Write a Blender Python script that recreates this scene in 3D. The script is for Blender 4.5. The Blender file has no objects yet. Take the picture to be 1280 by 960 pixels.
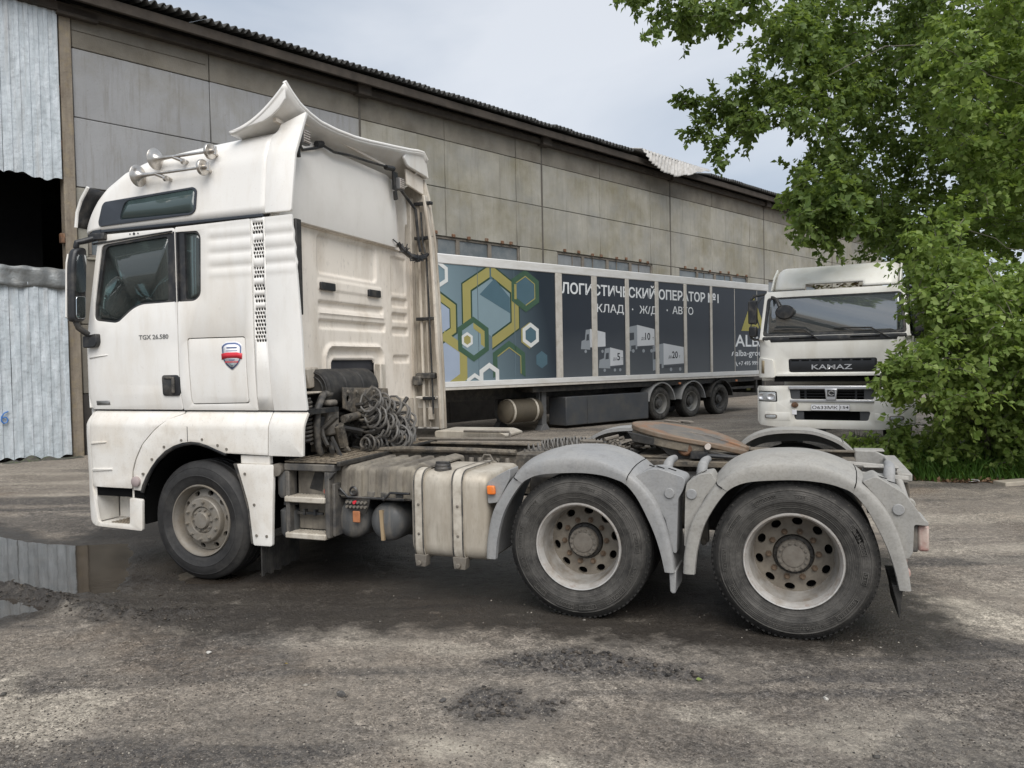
import bpy, bmesh, math, random
import numpy as np
from mathutils import Vector, Matrix
random.seed(7)
rng = np.random.default_rng(7)
R = math.radians
S = bpy.context.scene
COL = S.collection

# ------------------------------------------------------------------ camera
cam_d = bpy.data.cameras.new('camera')
cam = bpy.data.objects.new('camera', cam_d)
COL.objects.link(cam)
S.camera = cam
yaw, pitch, roll = -0.3598, 0.0274, -0.0184
fw = Vector((math.sin(yaw)*math.cos(pitch), math.cos(yaw)*math.cos(pitch), -math.sin(pitch)))
rt = Vector((math.cos(yaw), -math.sin(yaw), 0))
up = rt.cross(fw)
rt2 = rt*math.cos(roll) + up*math.sin(roll)
up2 = -rt*math.sin(roll) + up*math.cos(roll)
cam.matrix_world = Matrix(((rt2.x, up2.x, -fw.x, 4.770), (rt2.y, up2.y, -fw.y, -5.140),
                           (rt2.z, up2.z, -fw.z, 1.786), (0, 0, 0, 1)))
cam_d.sensor_fit = 'HORIZONTAL'
cam_d.sensor_width = 36.0
cam_d.lens = 969.2/1280*36
cam_d.clip_start = 0.05
cam_d.clip_end = 2000
S.render.resolution_x, S.render.resolution_y = 1024, 768
S.view_settings.view_transform = 'Standard'
S.view_settings.look = 'None'
S.view_settings.gamma = 1.0
S.view_settings.use_curve_mapping = False
S.view_settings.exposure = 1.17
S.cycles.max_bounces = 8

# ------------------------------------------------------------------ sky and sun (overcast)
SUN_EL, SUN_AZ = R(50), R(147)          # azimuth clockwise from +Y
world = bpy.data.worlds.new('World')
S.world = world
world.use_nodes = True
nt = world.node_tree
for n in list(nt.nodes):
    nt.nodes.remove(n)
N = nt.nodes.new
L = nt.links.new
out = N('ShaderNodeOutputWorld')
bg = N('ShaderNodeBackground')
bg.inputs['Strength'].default_value = 0.1
sky = N('ShaderNodeTexSky')
sky.sky_type = 'NISHITA'
sky.sun_disc = False
sky.sun_elevation = SUN_EL
sky.sun_rotation = SUN_AZ
tc = N('ShaderNodeTexCoord')
mp = N('ShaderNodeMapping')
mp.inputs['Scale'].default_value = (1.0, 1.0, 2.6)
mp.inputs['Location'].default_value = (3.1, 0.4, 0.2)
n1 = N('ShaderNodeTexNoise')
n1.inputs['Scale'].default_value = 1.9
n1.inputs['Detail'].default_value = 5
n1.inputs['Roughness'].default_value = 0.5
n1.inputs['Distortion'].default_value = 0.4
cr = N('ShaderNodeValToRGB')
cr.color_ramp.elements[0].position = 0.30
cr.color_ramp.elements[0].color = (0.40, 0.458, 0.54, 1)
cr.color_ramp.elements[1].position = 0.68
cr.color_ramp.elements[1].color = (0.69, 0.715, 0.755, 1)
sc = N('ShaderNodeVectorMath')
sc.operation = 'SCALE'
sc.inputs['Scale'].default_value = 5.05
mx = N('ShaderNodeMixRGB')
mx.inputs['Fac'].default_value = 0.90
L(tc.outputs['Generated'], mp.inputs['Vector'])
L(mp.outputs['Vector'], n1.inputs['Vector'])
L(n1.outputs['Fac'], cr.inputs['Fac'])
L(cr.outputs['Color'], sc.inputs[0])
L(sky.outputs['Color'], mx.inputs['Color1'])
L(sc.outputs['Vector'], mx.inputs['Color2'])
L(mx.outputs['Color'], bg.inputs['Color'])
L(bg.outputs['Background'], out.inputs['Surface'])

sun_d = bpy.data.lights.new('sun', 'SUN')
sun_d.energy = 1.5
sun_d.angle = R(50)
sun_d.color = (1.0, 0.965, 0.92)
sun = bpy.data.objects.new('sun', sun_d)
COL.objects.link(sun)
sd = Vector((math.sin(SUN_AZ)*math.cos(SUN_EL), math.cos(SUN_AZ)*math.cos(SUN_EL), math.sin(SUN_EL)))
sun.rotation_euler = (-sd).to_track_quat('-Z', 'Y').to_euler()
sun.location = sd*60

# ------------------------------------------------------------------ materials
def srgb(h):
    h = h.lstrip('#')
    o = []
    for i in (0, 2, 4):
        v = int(h[i:i+2], 16)/255
        o.append(v/12.92 if v <= 0.04045 else ((v+0.055)/1.055)**2.4)
    return tuple(o)

class NT:
    """small helper round a material's node tree"""
    def __init__(s, name):
        s.m = bpy.data.materials.new(name)
        s.m.use_nodes = True
        s.t = s.m.node_tree
        s.b = s.t.nodes['Principled BSDF']
        s.g = s.t.nodes.new('ShaderNodeNewGeometry')
        s.tc = s.t.nodes.new('ShaderNodeTexCoord')
        s.pos = s.g.outputs['Position']
    def n(s, k): return s.t.nodes.new(k)
    def l(s, a, b): s.t.links.new(a, b)
    def noise(s, scale, detail=4, rough=0.55, stretch=None, off=(0, 0, 0), src=None, dist=0):
        src = src or s.pos
        mpn = s.n('ShaderNodeMapping')
        mpn.inputs['Location'].default_value = off
        if stretch: mpn.inputs['Scale'].default_value = stretch
        s.l(src, mpn.inputs['Vector'])
        z = s.n('ShaderNodeTexNoise')
        z.inputs['Scale'].default_value = scale
        z.inputs['Detail'].default_value = detail
        z.inputs['Roughness'].default_value = rough
        z.inputs['Distortion'].default_value = dist
        s.l(mpn.outputs['Vector'], z.inputs['Vector'])
        return z.outputs['Fac']
    def ramp(s, fac, a, b, va=0.0, vb=1.0):
        r = s.n('ShaderNodeMapRange')
        r.inputs['From Min'].default_value = a
        r.inputs['From Max'].default_value = b
        r.inputs['To Min'].default_value = va
        r.inputs['To Max'].default_value = vb
        s.l(fac, r.inputs['Value'])
        return r.outputs['Result']
    def math(s, op, a, b=None):
        z = s.n('ShaderNodeMath')
        z.operation = op
        for i, v in enumerate((a, b)):
            if v is None: continue
            if isinstance(v, (int, float)): z.inputs[i].default_value = v
            else: s.l(v, z.inputs[i])
        return z.outputs[0]
    def mix(s, fac, a, b):
        z = s.n('ShaderNodeMixRGB')
        for k, v in (('Fac', fac), ('Color1', a), ('Color2', b)):
            if isinstance(v, (int, float)): z.inputs[k].default_value = v
            elif isinstance(v, tuple): z.inputs[k].default_value = (*v[:3], 1)
            else: s.l(v, z.inputs[k])
        return z.outputs['Color']
    def sep(s, v=None):
        z = s.n('ShaderNodeSeparateXYZ')
        s.l(v or s.pos, z.inputs[0])
        return z.outputs
    def attr(s, name):
        z = s.n('ShaderNodeAttribute')
        z.attribute_name = name
        return z.outputs['Fac']
    def bump(s, h, dist, strength=1.0):
        z = s.n('ShaderNodeBump')
        z.inputs['Strength'].default_value = strength
        z.inputs['Distance'].default_value = dist
        s.l(h, z.inputs['Height'])
        s.l(z.outputs['Normal'], s.b.inputs['Normal'])
    def set(s, key, v):
        if isinstance(v, tuple): s.b.inputs[key].default_value = (*v[:3], 1)
        elif isinstance(v, (int, float)): s.b.inputs[key].default_value = v
        else: s.l(v, s.b.inputs[key])

def M(name, col, rough=0.5, metal=0.0, var=0.12, vs=3.0, dirt=None, bump=None, spec=0.5, local=False, rand=0.0):
    """painted or dusty surface: col with tone variation, then dirt layers
    dirt = list of (colour, amount, scale, threshold, stretch)"""
    k = NT(name)
    src = k.tc.outputs['Object'] if local else k.pos
    f = k.noise(vs, 5, src=src)
    lo = tuple(c*(1-var) for c in col)
    hi = tuple(min(1, c*(1+var)) for c in col)
    c = k.mix(k.ramp(f, 0.3, 0.7), lo, hi)
    if rand:
        oi = k.n('ShaderNodeObjectInfo')
        hv_ = k.n('ShaderNodeHueSaturation')
        k.l(k.ramp(oi.outputs['Random'], 0, 1, 1-rand, 1+rand), hv_.inputs['Value'])
        k.l(c, hv_.inputs['Color'])
        c = hv_.outputs['Color']
    r = rough
    for d in (dirt or []):
        dc, am, dsc, th, st = d
        fm = k.noise(dsc, 8, 0.65, stretch=st, off=(dsc*1.7, 3.1, 1.3), src=src)
        mk = k.ramp(fm, th-0.09, th+0.13, 0, am)
        c = k.mix(mk, c, dc)
    k.set('Base Color', c)
    fr = k.noise(vs*3.1, 4, src=src, off=(5, 5, 5))
    k.set('Roughness', k.ramp(fr, 0.25, 0.75, max(0.02, rough*0.8), min(1, rough*1.2)))
    k.set('Metallic', metal)
    k.set('Specular IOR Level', spec)
    if bump:
        k.bump(k.noise(bump[0], 6, 0.6, src=src), bump[1])
    return k.m

DUST = (0.30, 0.265, 0.215)
GRIME = (0.12, 0.10, 0.08)
m = {}
m['white'] = M('white_paint', (0.79, 0.772, 0.735), 0.33, var=0.03, vs=1.3, dirt=[((0.62, 0.55, 0.45), 0.40, 2.2, 0.55, (1, 1, 0.35)), ((0.52, 0.46, 0.37), 0.22, 7, 0.62, (1.5, 1.5, 0.3)), (GRIME, 0.30, 60, 0.69, None)], bump=(3.0, 0.002))
m['white_low'] = M('white_paint_splashed', (0.77, 0.745, 0.695), 0.42, var=0.04, vs=1.6, dirt=[((0.58, 0.50, 0.39), 0.45, 2.2, 0.52, (1, 1, 0.8)), ((0.42, 0.35, 0.26), 0.30, 9, 0.60, (1.2, 1.2, 0.6)), (GRIME, 0.40, 70, 0.66, None)], bump=(3.0, 0.002))
m['cream_clean'] = M('clean_cream_paint', (0.82, 0.785, 0.73), 0.4, var=0.03, vs=1.2, dirt=[((0.55, 0.50, 0.42), 0.35, 2.0, 0.55, (1, 1, 0.6))], bump=(4, 0.002))
m['cream'] = M('dusty_cream_paint', (0.82, 0.75, 0.655), 0.5, var=0.05, vs=1.5, dirt=[((0.50, 0.42, 0.32), 0.5, 2.6, 0.54, (1.6, 1.6, 0.5)), (GRIME, 0.4, 24, 0.66, (1, 1, 0.5))], bump=(8, 0.002))
m['cream_dirty'] = M('dirty_cream_paint', (0.60, 0.55, 0.47), 0.6, var=0.08, vs=2.5, dirt=[((0.30, 0.25, 0.19), 0.75, 4.0, 0.47, (2.2, 2.2, 0.35)), (GRIME, 0.5, 22, 0.62, (1, 1, 0.5))], bump=(8, 0.003))
m['step_grey'] = M('dusty_dark_step_plastic', (0.055, 0.053, 0.051), 0.7, var=0.25, vs=6, dirt=[((0.19, 0.17, 0.14), 0.65, 7, 0.50, None)], bump=(40, 0.002))
m['black'] = M('black_plastic', (0.016, 0.017, 0.019), 0.42, var=0.2, dirt=[(DUST, 0.22, 7, 0.55, None)])
m['blackdust'] = M('dusty_black_plastic', (0.035, 0.034, 0.033), 0.65, var=0.3, vs=6, dirt=[(DUST, 0.45, 9, 0.50, None)], bump=(40, 0.002))
m['strip'] = M('dark_blue_grey_strip', (0.028, 0.034, 0.043), 0.45, var=0.1)
m['rubber'] = M('black_rubber', (0.022, 0.021, 0.020), 0.7, var=0.3, vs=8, dirt=[((0.10, 0.09, 0.075), 0.35, 10, 0.52, None)])
m['chassis'] = M('muddy_chassis_steel', (0.060, 0.054, 0.046), 0.75, var=0.35, vs=7, dirt=[((0.20, 0.165, 0.12), 0.75, 6, 0.48, None), ((0.30, 0.265, 0.21), 0.5, 30, 0.60, None)], bump=(60, 0.004))
m['dark_steel'] = M('dark_greasy_steel', (0.018, 0.017, 0.016), 0.6, var=0.3, vs=7, dirt=[((0.08, 0.07, 0.055), 0.6, 6, 0.52, None)], bump=(50, 0.003))
m['dust_plastic'] = M('dust_covered_plastic', (0.13, 0.115, 0.095), 0.8, var=0.2, vs=5, dirt=[((0.27, 0.24, 0.19), 0.75, 4.5, 0.50, (1, 1, 0.6)), ((0.05, 0.047, 0.043), 0.5, 16, 0.60, (2, 2, 0.3))], bump=(70, 0.002))
m['deck'] = M('muddy_deck_plate', (0.20, 0.165, 0.12), 0.85, var=0.3, vs=9, dirt=[((0.07, 0.055, 0.04), 0.8, 9, 0.52, None), ((0.38, 0.33, 0.26), 0.5, 14, 0.60, None)], bump=(60, 0.004))
m['tank'] = M('dusty_aluminium_tank', (0.52, 0.475, 0.40), 0.55, metal=0.25, var=0.08, vs=3, dirt=[((0.30, 0.255, 0.195), 0.6, 5, 0.47, (1, 1, 0.3)), ((0.14, 0.115, 0.085), 0.4, 14, 0.62, (3, 3, 0.4))], bump=(30, 0.001))
m['strap'] = M('dusty_tank_strap', (0.50, 0.46, 0.39), 0.6, var=0.1, dirt=[((0.25, 0.21, 0.16), 0.6, 12, 0.52, None)])
m['airtank'] = M('dusty_air_tank', (0.075, 0.077, 0.078), 0.6, var=0.2, dirt=[((0.21, 0.185, 0.15), 0.6, 6, 0.55, (2, 2, 0.4))], bump=(40, 0.001))
m['fender'] = M('grey_plastic_fender', (0.268, 0.270, 0.270), 0.62, var=0.06, vs=1.5, dirt=[((0.36, 0.345, 0.315), 0.45, 3, 0.50, (1, 1, 0.5)), ((0.16, 0.155, 0.145), 0.35, 60, 0.56, None), ((0.11, 0.105, 0.10), 0.4, 7, 0.62, (1, 1, 2))], bump=(120, 0.0012))
m['fender_dust'] = M('grey_plastic_fender_dust', (0.285, 0.278, 0.260), 0.7, var=0.06, vs=1.5, dirt=[((0.375, 0.355, 0.315), 0.55, 2.6, 0.48, (1, 1, 0.5)), ((0.18, 0.17, 0.148), 0.4, 60, 0.55, None), ((0.13, 0.12, 0.105), 0.4, 7, 0.61, (1, 1, 2))], bump=(120, 0.0012))
m['rim_dark'] = M('dusty_brown_rim', (0.20, 0.175, 0.14), 0.65, metal=0.1, var=0.15, vs=9, dirt=[((0.12, 0.10, 0.08), 0.7, 8, 0.50, None), ((0.28, 0.25, 0.205), 0.5, 12, 0.56, None)], bump=(60, 0.001))
m['rim'] = M('dusty_steel_rim', (0.225, 0.207, 0.18), 0.55, metal=0.2, var=0.1, vs=9, dirt=[((0.20, 0.17, 0.13), 0.7, 8, 0.50, None), ((0.10, 0.075, 0.055), 0.4, 40, 0.62, None)], bump=(60, 0.001))
m['barrel'] = M('scuffed_rim_barrel', (0.40, 0.385, 0.36), 0.42, metal=0.35, var=0.12, vs=9, dirt=[((0.22, 0.185, 0.145), 0.8, 7, 0.50, None), ((0.20, 0.10, 0.05), 0.6, 18, 0.66, None)])
m['rim_bright'] = M('worn_silver_rim_flange', (0.55, 0.53, 0.50), 0.4, metal=0.45, var=0.1, vs=9, dirt=[((0.33, 0.28, 0.22), 0.7, 12, 0.56, None), ((0.23, 0.10, 0.045), 0.8, 22, 0.66, None)])
m['hub'] = M('dusty_hub', (0.165, 0.148, 0.124), 0.75, var=0.15, vs=20, dirt=[((0.12, 0.10, 0.08), 0.6, 25, 0.52, None)])
m['nut'] = M('rusty_nut', (0.15, 0.105, 0.07), 0.75, metal=0.2, var=0.3, vs=30)
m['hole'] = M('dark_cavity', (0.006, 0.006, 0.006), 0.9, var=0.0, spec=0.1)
m['chrome'] = M('tarnished_chrome', (0.60, 0.57, 0.53), 0.33, metal=1.0, var=0.15, vs=14, dirt=[((0.38, 0.34, 0.28), 0.6, 12, 0.54, None)])
m['silver'] = M('silver_trim', (0.60, 0.60, 0.61), 0.35, metal=0.7, var=0.08)
m['orange'] = M('orange_marker_lens', (0.75, 0.17, 0.02), 0.3, var=0.15, vs=15, dirt=[((0.55, 0.30, 0.15), 0.5, 14, 0.55, None)])
m['orange_dirty'] = M('dusty_orange_reflector', (0.40, 0.16, 0.07), 0.5, var=0.2, vs=15)
m['red_lens'] = M('dusty_red_lens', (0.36, 0.19, 0.165), 0.45, var=0.25, vs=9, dirt=[((0.50, 0.43, 0.37), 0.85, 9, 0.46, None)])
m['white_lens'] = M('dusty_clear_lens', (0.52, 0.46, 0.41), 0.35, var=0.15, vs=12)
m['red'] = M('red_print', srgb('#c8303c'), 0.5, var=0.05)
m['badge_blue'] = M('badge_blue_print', srgb('#5d6c90'), 0.5, var=0.05)
m['badge_grey'] = M('badge_grey_print', srgb('#8d9ba0'), 0.5, var=0.05)
m['badge_white'] = M('badge_white_print', (0.78, 0.78, 0.80), 0.5, var=0.03)
m['letter_grey'] = M('grey_lettering', (0.20, 0.20, 0.195), 0.4, metal=0.3, var=0.05)
m['rusty'] = M('rusty_iron', (0.20, 0.10, 0.052), 0.75, metal=0.3, var=0.35, vs=8, dirt=[((0.07, 0.055, 0.045), 0.7, 12, 0.50, None), ((0.33, 0.28, 0.21), 0.5, 9, 0.60, None)], bump=(40, 0.004))
m['coil_grey'] = M('grey_coil_hose', (0.14, 0.134, 0.125), 0.6, var=0.25, vs=12, dirt=[((0.10, 0.085, 0.065), 0.6, 10, 0.52, None)])
m['coil_dark'] = M('dark_coil_hose', (0.06, 0.057, 0.053), 0.6, var=0.3, vs=12, dirt=[((0.17, 0.145, 0.11), 0.6, 14, 0.52, None)])
m['wood'] = M('weathered_wood', (0.21, 0.175, 0.135), 0.85, var=0.25, vs=5, dirt=[((0.08, 0.065, 0.05), 0.7, 7, 0.52, (4, 4, 0.4))], bump=(40, 0.003))
m['seat'] = M('dark_seat_fabric', (0.04, 0.04, 0.045), 0.9, var=0.2)

def glass_mat(name, tint, alpha, rough=0.015, ior=1.5):
    k = NT(name)
    t = k.t
    tr = k.n('ShaderNodeBsdfTransparent')
    tr.inputs['Color'].default_value = (*tint, 1)
    df = k.n('ShaderNodeBsdfDiffuse')
    df.inputs['Color'].default_value = (0.28*tint[0]+.02, 0.28*tint[1]+.02, 0.28*tint[2]+.02, 1)
    gl = k.n('ShaderNodeBsdfGlossy')
    gl.inputs['Roughness'].default_value = rough
    fr = k.n('ShaderNodeFresnel')
    fr.inputs['IOR'].default_value = ior
    a = k.n('ShaderNodeMixShader')
    a.inputs['Fac'].default_value = 1-alpha
    k.l(tr.outputs[0], a.inputs[1])
    k.l(df.outputs[0], a.inputs[2])
    b = k.n('ShaderNodeMixShader')
    k.l(fr.outputs[0], b.inputs['Fac'])
    k.l(a.outputs[0], b.inputs[1])
    k.l(gl.outputs[0], b.inputs[2])
    k.l(b.outputs[0], t.nodes['Material Output'].inputs['Surface'])
    return k.m
m['glass'] = glass_mat('green_tinted_window_glass', (0.48, 0.60, 0.58), 0.74, ior=1.7)
m['glass_dark'] = glass_mat('dark_teal_window_glass', (0.18, 0.30, 0.30), 0.25, ior=1.7)
m['glass_screen'] = glass_mat('windscreen_glass', (0.36, 0.42, 0.44), 0.42, rough=0.05, ior=3.2)
m['mirror'] = M('mirror_glass', (0.55, 0.58, 0.60), 0.03, metal=1.0, var=0.02)
k = NT('headlight_lens')
k.set('Base Color', (0.55, 0.57, 0.58)); k.set('Roughness', 0.15); k.set('Metallic', 0.4)
k.bump(k.noise(45, 2), 0.004)
m['lens'] = k.m

# ------------------------------------------------------------------ mesh helpers
class MB:
    def __init__(s): s.v = []; s.f = []
    def add(s, vs, fs):
        o = len(s.v)
        s.v += [tuple(v) for v in vs]
        s.f += [tuple(i+o for i in f) for f in fs]
        return s
    def box(s, x0, x1, y0, y1, z0, z1):
        if x0 > x1: x0, x1 = x1, x0
        if y0 > y1: y0, y1 = y1, y0
        if z0 > z1: z0, z1 = z1, z0
        return s.add([(x0,y0,z0),(x1,y0,z0),(x1,y1,z0),(x0,y1,z0),(x0,y0,z1),(x1,y0,z1),(x1,y1,z1),(x0,y1,z1)],
                     [(0,3,2,1),(4,5,6,7),(0,1,5,4),(1,2,6,5),(2,3,7,6),(3,0,4,7)])
    def obox(s, c, sz, rot):
        rot = rot.to_3x3() if hasattr(rot, 'to_3x3') else rot
        c = Vector(c)
        vs = [c + rot @ Vector((a*sz[0]/2, b*sz[1]/2, d*sz[2]/2)) for d in (-1, 1) for a, b in ((-1,-1),(1,-1),(1,1),(-1,1))]
        return s.add(vs, [(0,3,2,1),(4,5,6,7),(0,1,5,4),(1,2,6,5),(2,3,7,6),(3,0,4,7)])
    def bar(s, a, b, w, h):
        a = Vector(a); b = Vector(b)
        q = (b-a).to_track_quat('X', 'Z').to_matrix()
        return s.obox((a+b)/2, ((b-a).length, w, h), q)
    def prism(s, pts, pl, a, b):
        """extrude a 2-D outline: pl 'xz' along y, 'yz' along x, 'xy' along z"""
        area = sum(p[0]*q[1]-q[0]*p[1] for p, q in zip(pts, list(pts[1:])+[pts[0]]))
        if (area < 0) != (pl == 'xz'): pts = list(reversed(pts))
        if a > b: a, b = b, a
        n = len(pts)
        def P(p, d):
            return (p[0], d, p[1]) if pl == 'xz' else (d, p[0], p[1]) if pl == 'yz' else (p[0], p[1], d)
        vs = [P(p, a) for p in pts] + [P(p, b) for p in pts]
        fs = [tuple(reversed(range(n))), tuple(range(n, 2*n))]
        fs += [(i, (i+1) % n, (i+1) % n+n, i+n) for i in range(n)]
        return s.add(vs, fs)
    def tube(s, pts, r, n=8, cap=True, closed=False):
        pts = [Vector(p) for p in pts]
        m_ = len(pts)
        rs = r if isinstance(r, (list, tuple)) else [r]*m_
        vs = []; fs = []
        nrm = None
        for i, p in enumerate(pts):
            a = pts[i-1] if (i > 0 or closed) else p
            b = pts[(i+1) % m_] if (i < m_-1 or closed) else p
            t = (b-a).normalized()
            if nrm is None:
                nrm = t.orthogonal().normalized()
            else:
                nrm = (nrm - t*nrm.dot(t))
                nrm = nrm.normalized() if nrm.length > 1e-6 else t.orthogonal().normalized()
            bn = t.cross(nrm)
            for k_ in range(n):
                an = 2*math.pi*k_/n
                vs.append(p + (nrm*math.cos(an) + bn*math.sin(an))*rs[i])
        for i in range(m_ if closed else m_-1):
            j = (i+1) % m_
            for k_ in range(n):
                k2 = (k_+1) % n
                fs.append((i*n+k_, i*n+k2, j*n+k2, j*n+k_))
        if cap and not closed:
            fs.append(tuple(reversed(range(n))))
            fs.append(tuple(range((m_-1)*n, m_*n)))
        return s.add(vs, fs)
    def lathe(s, prof, c, ax='y', n=48, a0=0.0, a1=2*math.pi):
        """prof: (radius, axial) pairs swept round the axis through c"""
        full = abs(a1-a0-2*math.pi) < 1e-6
        k_ = n if full else n+1
        vs = []; fs = []
        for r_, d in prof:
            for i in range(k_):
                a = a0+(a1-a0)*i/n
                u, w = r_*math.cos(a), r_*math.sin(a)
                vs.append((c[0]+u, c[1]+d, c[2]+w) if ax == 'y' else (c[0]+d, c[1]+u, c[2]+w) if ax == 'x' else (c[0]+u, c[1]+w, c[2]+d))
        for j in range(len(prof)-1):
            for i in range(n):
                i2 = (i+1) % k_
                fs.append((j*k_+i, j*k_+i2, (j+1)*k_+i2, (j+1)*k_+i))
        return s.add(vs, fs)
    def cyl(s, c, r, a, b, ax='y', n=24):
        return s.lathe([(0.0005, a), (r, a), (r, b), (0.0005, b)], c, ax, n)
    def grid(s, fn, nu, nv):
        vs = [fn(i/nu, j/nv) for j in range(nv+1) for i in range(nu+1)]
        fs = [(j*(nu+1)+i, j*(nu+1)+i+1, (j+1)*(nu+1)+i+1, (j+1)*(nu+1)+i) for j in range(nv) for i in range(nu)]
        return s.add(vs, fs)

def link(o, parent=None):
    COL.objects.link(o)
    if parent is not None: o.parent = parent
    return o

def finish(me, name, mat, parent=None, bevel=0, seg=2, solid=0, angle=38, smooth=True, centre=True, fixn=True):
    if fixn:
        bm = bmesh.new()
        bm.from_mesh(me)
        bmesh.ops.recalc_face_normals(bm, faces=bm.faces)
        bm.to_mesh(me)
        bm.free()
    if smooth:
        me.polygons.foreach_set('use_smooth', [True]*len(me.polygons))
        me.set_sharp_from_angle(angle=R(angle))
    o = bpy.data.objects.new(name, me)
    if mat is not None and not me.materials: me.materials.append(mat)
    link(o, parent)
    if centre and len(me.vertices):
        co = np.empty(len(me.vertices)*3)
        me.vertices.foreach_get('co', co)
        co = co.reshape(-1, 3)
        c = (co.min(0)+co.max(0))/2
        me.vertices.foreach_set('co', (co-c).ravel())
        o.location = c - (ORG.get(parent, np.zeros(3)) if parent is not None else 0)
        ORG[o] = c
    if solid:
        md = o.modifiers.new('solid', 'SOLIDIFY')
        md.thickness = solid
        md.offset = -1
    if bevel:
        md = o.modifiers.new('bevel', 'BEVEL')
        md.width = bevel
        md.segments = seg
        md.limit_method = 'ANGLE'
        md.angle_limit = R(40)
        md.harden_normals = False
    return o
ORG = {}

def build(mb, name, mat, parent=None, **kw):
    me = bpy.data.meshes.new(name)
    me.from_pydata(mb.v, [], mb.f)
    me.validate()
    return finish(me, name, mat, parent, **kw)

def fillet(pts, r, n=4):
    """round the corners of a closed outline; r a number or one per corner"""
    out_ = []
    k_ = len(pts)
    for i, p in enumerate(pts):
        rr = r[i] if isinstance(r, (list, tuple)) else r
        p = Vector(p); a = Vector(pts[i-1]); b = Vector(pts[(i+1) % k_])
        da = (a-p); db = (b-p)
        if rr <= 0 or da.length < 1e-6 or db.length < 1e-6:
            out_.append((p.x, p.y)); continue
        d = min(rr, da.length*0.49, db.length*0.49)
        pa = p+da.normalized()*d; pb = p+db.normalized()*d
        for j in range(n+1):
            t = j/n
            q = pa*(1-t)**2 + p*2*t*(1-t) + pb*t*t
            out_.append((q.x, q.y))
    return out_

def panel(name, outline, mat, parent, yf=0.0, thick=0.025, holes=(), cz=(), cx=(), bevel=0.004, pl='xz', solid_dir=1, **kw):
    """sheet part: outline (with holes) in the xz plane, pushed to y = yf(x, z), with thickness"""
    bm = bmesh.new()
    edges = []
    for lp in [outline]+list(holes):
        vs = [bm.verts.new((p[0], 0, p[1])) for p in lp]
        edges += [bm.edges.new((vs[i], vs[(i+1) % len(vs)])) for i in range(len(vs))]
    bmesh.ops.triangle_fill(bm, edges=edges, use_beauty=True, use_dissolve=False)
    for c in cz:
        bmesh.ops.bisect_plane(bm, geom=bm.verts[:]+bm.edges[:]+bm.faces[:], plane_co=(0, 0, c), plane_no=(0, 0, 1), dist=1e-5)
    for c in cx:
        bmesh.ops.bisect_plane(bm, geom=bm.verts[:]+bm.edges[:]+bm.faces[:], plane_co=(c, 0, 0), plane_no=(1, 0, 0), dist=1e-5)
    for f in bm.faces:
        f.normal_update()
        if f.normal.y > 0: f.normal_flip()
    for v in bm.verts:
        v.co.y = yf(v.co.x, v.co.z) if callable(yf) else yf
        if pl == 'yz': v.co = Vector((v.co.y, v.co.x, v.co.z))
    if pl == 'yz':                       # outline given as (y, z); sheet faces +x
        for f in bm.faces: f.normal_update()
        for f in bm.faces:
            if f.normal.x < 0: f.normal_flip()
    me = bpy.data.meshes.new(name)
    bm.to_mesh(me)
    bm.free()
    return finish(me, name, mat, parent, solid=thick, bevel=bevel, seg=2, fixn=False, **kw)

def empty(name, loc, label, cat, rz=0.0, group=None, parent=None):
    o = bpy.data.objects.new(name, None)
    o.empty_display_size = 0.3
    o.location = loc
    o.rotation_euler = (0, 0, rz)
    COL.objects.link(o)
    o['label'] = label
    o['category'] = cat
    if group: o['group'] = group
    ORG[o] = np.zeros(3) if rz else np.array(loc, float)
    return o

def tag(o, label=None, cat=None, group=None, kind=None):
    for k_, v in (('label', label), ('category', cat), ('group', group), ('kind', kind)):
        if v: o[k_] = v
    return o

def dup(o, parent, dloc=(0, 0, 0)):
    """copy one part with its sub-parts, moved by dloc"""
    c = o.copy()
    COL.objects.link(c)
    c.parent = parent
    c.location = Vector(o.location)+Vector(dloc)
    for ch in o.children:
        d = ch.copy()
        COL.objects.link(d)
        d.parent = c
    return c

FONT = {}
def text_mesh(body, height, bold=0.0, width=None, shear=0.0, space=1.0):
    """outline text -> flat mesh verts, faces in x/z; cap height = height, optional fitted width"""
    cu = bpy.data.curves.new('lettering', 'FONT')
    cu.body = body
    cu.size = 1.0
    cu.offset = bold
    cu.shear = shear
    cu.space_character = space
    cu.resolution_u = 3
    ob = bpy.data.objects.new('lettering', cu)
    COL.objects.link(ob)
    dg = bpy.context.evaluated_depsgraph_get()
    me = bpy.data.meshes.new_from_object(ob.evaluated_get(dg))
    v = np.array([q.co[:] for q in me.vertices])
    f = [tuple(p.vertices) for p in me.polygons]
    bpy.data.objects.remove(ob)
    bpy.data.meshes.remove(me)
    x0, x1 = v[:, 0].min(), v[:, 0].max()
    cap = 0.70
    sx = height/cap if width is None else width/(x1-x0)
    return [((p[0]-x0)*sx, p[1]*height/cap) for p in v], f

def letters(name, body, x, z, height, y, mat, parent, d=0.003, **kw):
    v, f = text_mesh(body, height, **kw)
    mb = MB()
    n = len(v)
    mb.add([(x+a, y, z+b) for a, b in v], [tuple(reversed(q)) for q in f])
    return build(mb, name, mat, parent, smooth=False, solid=d)

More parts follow.
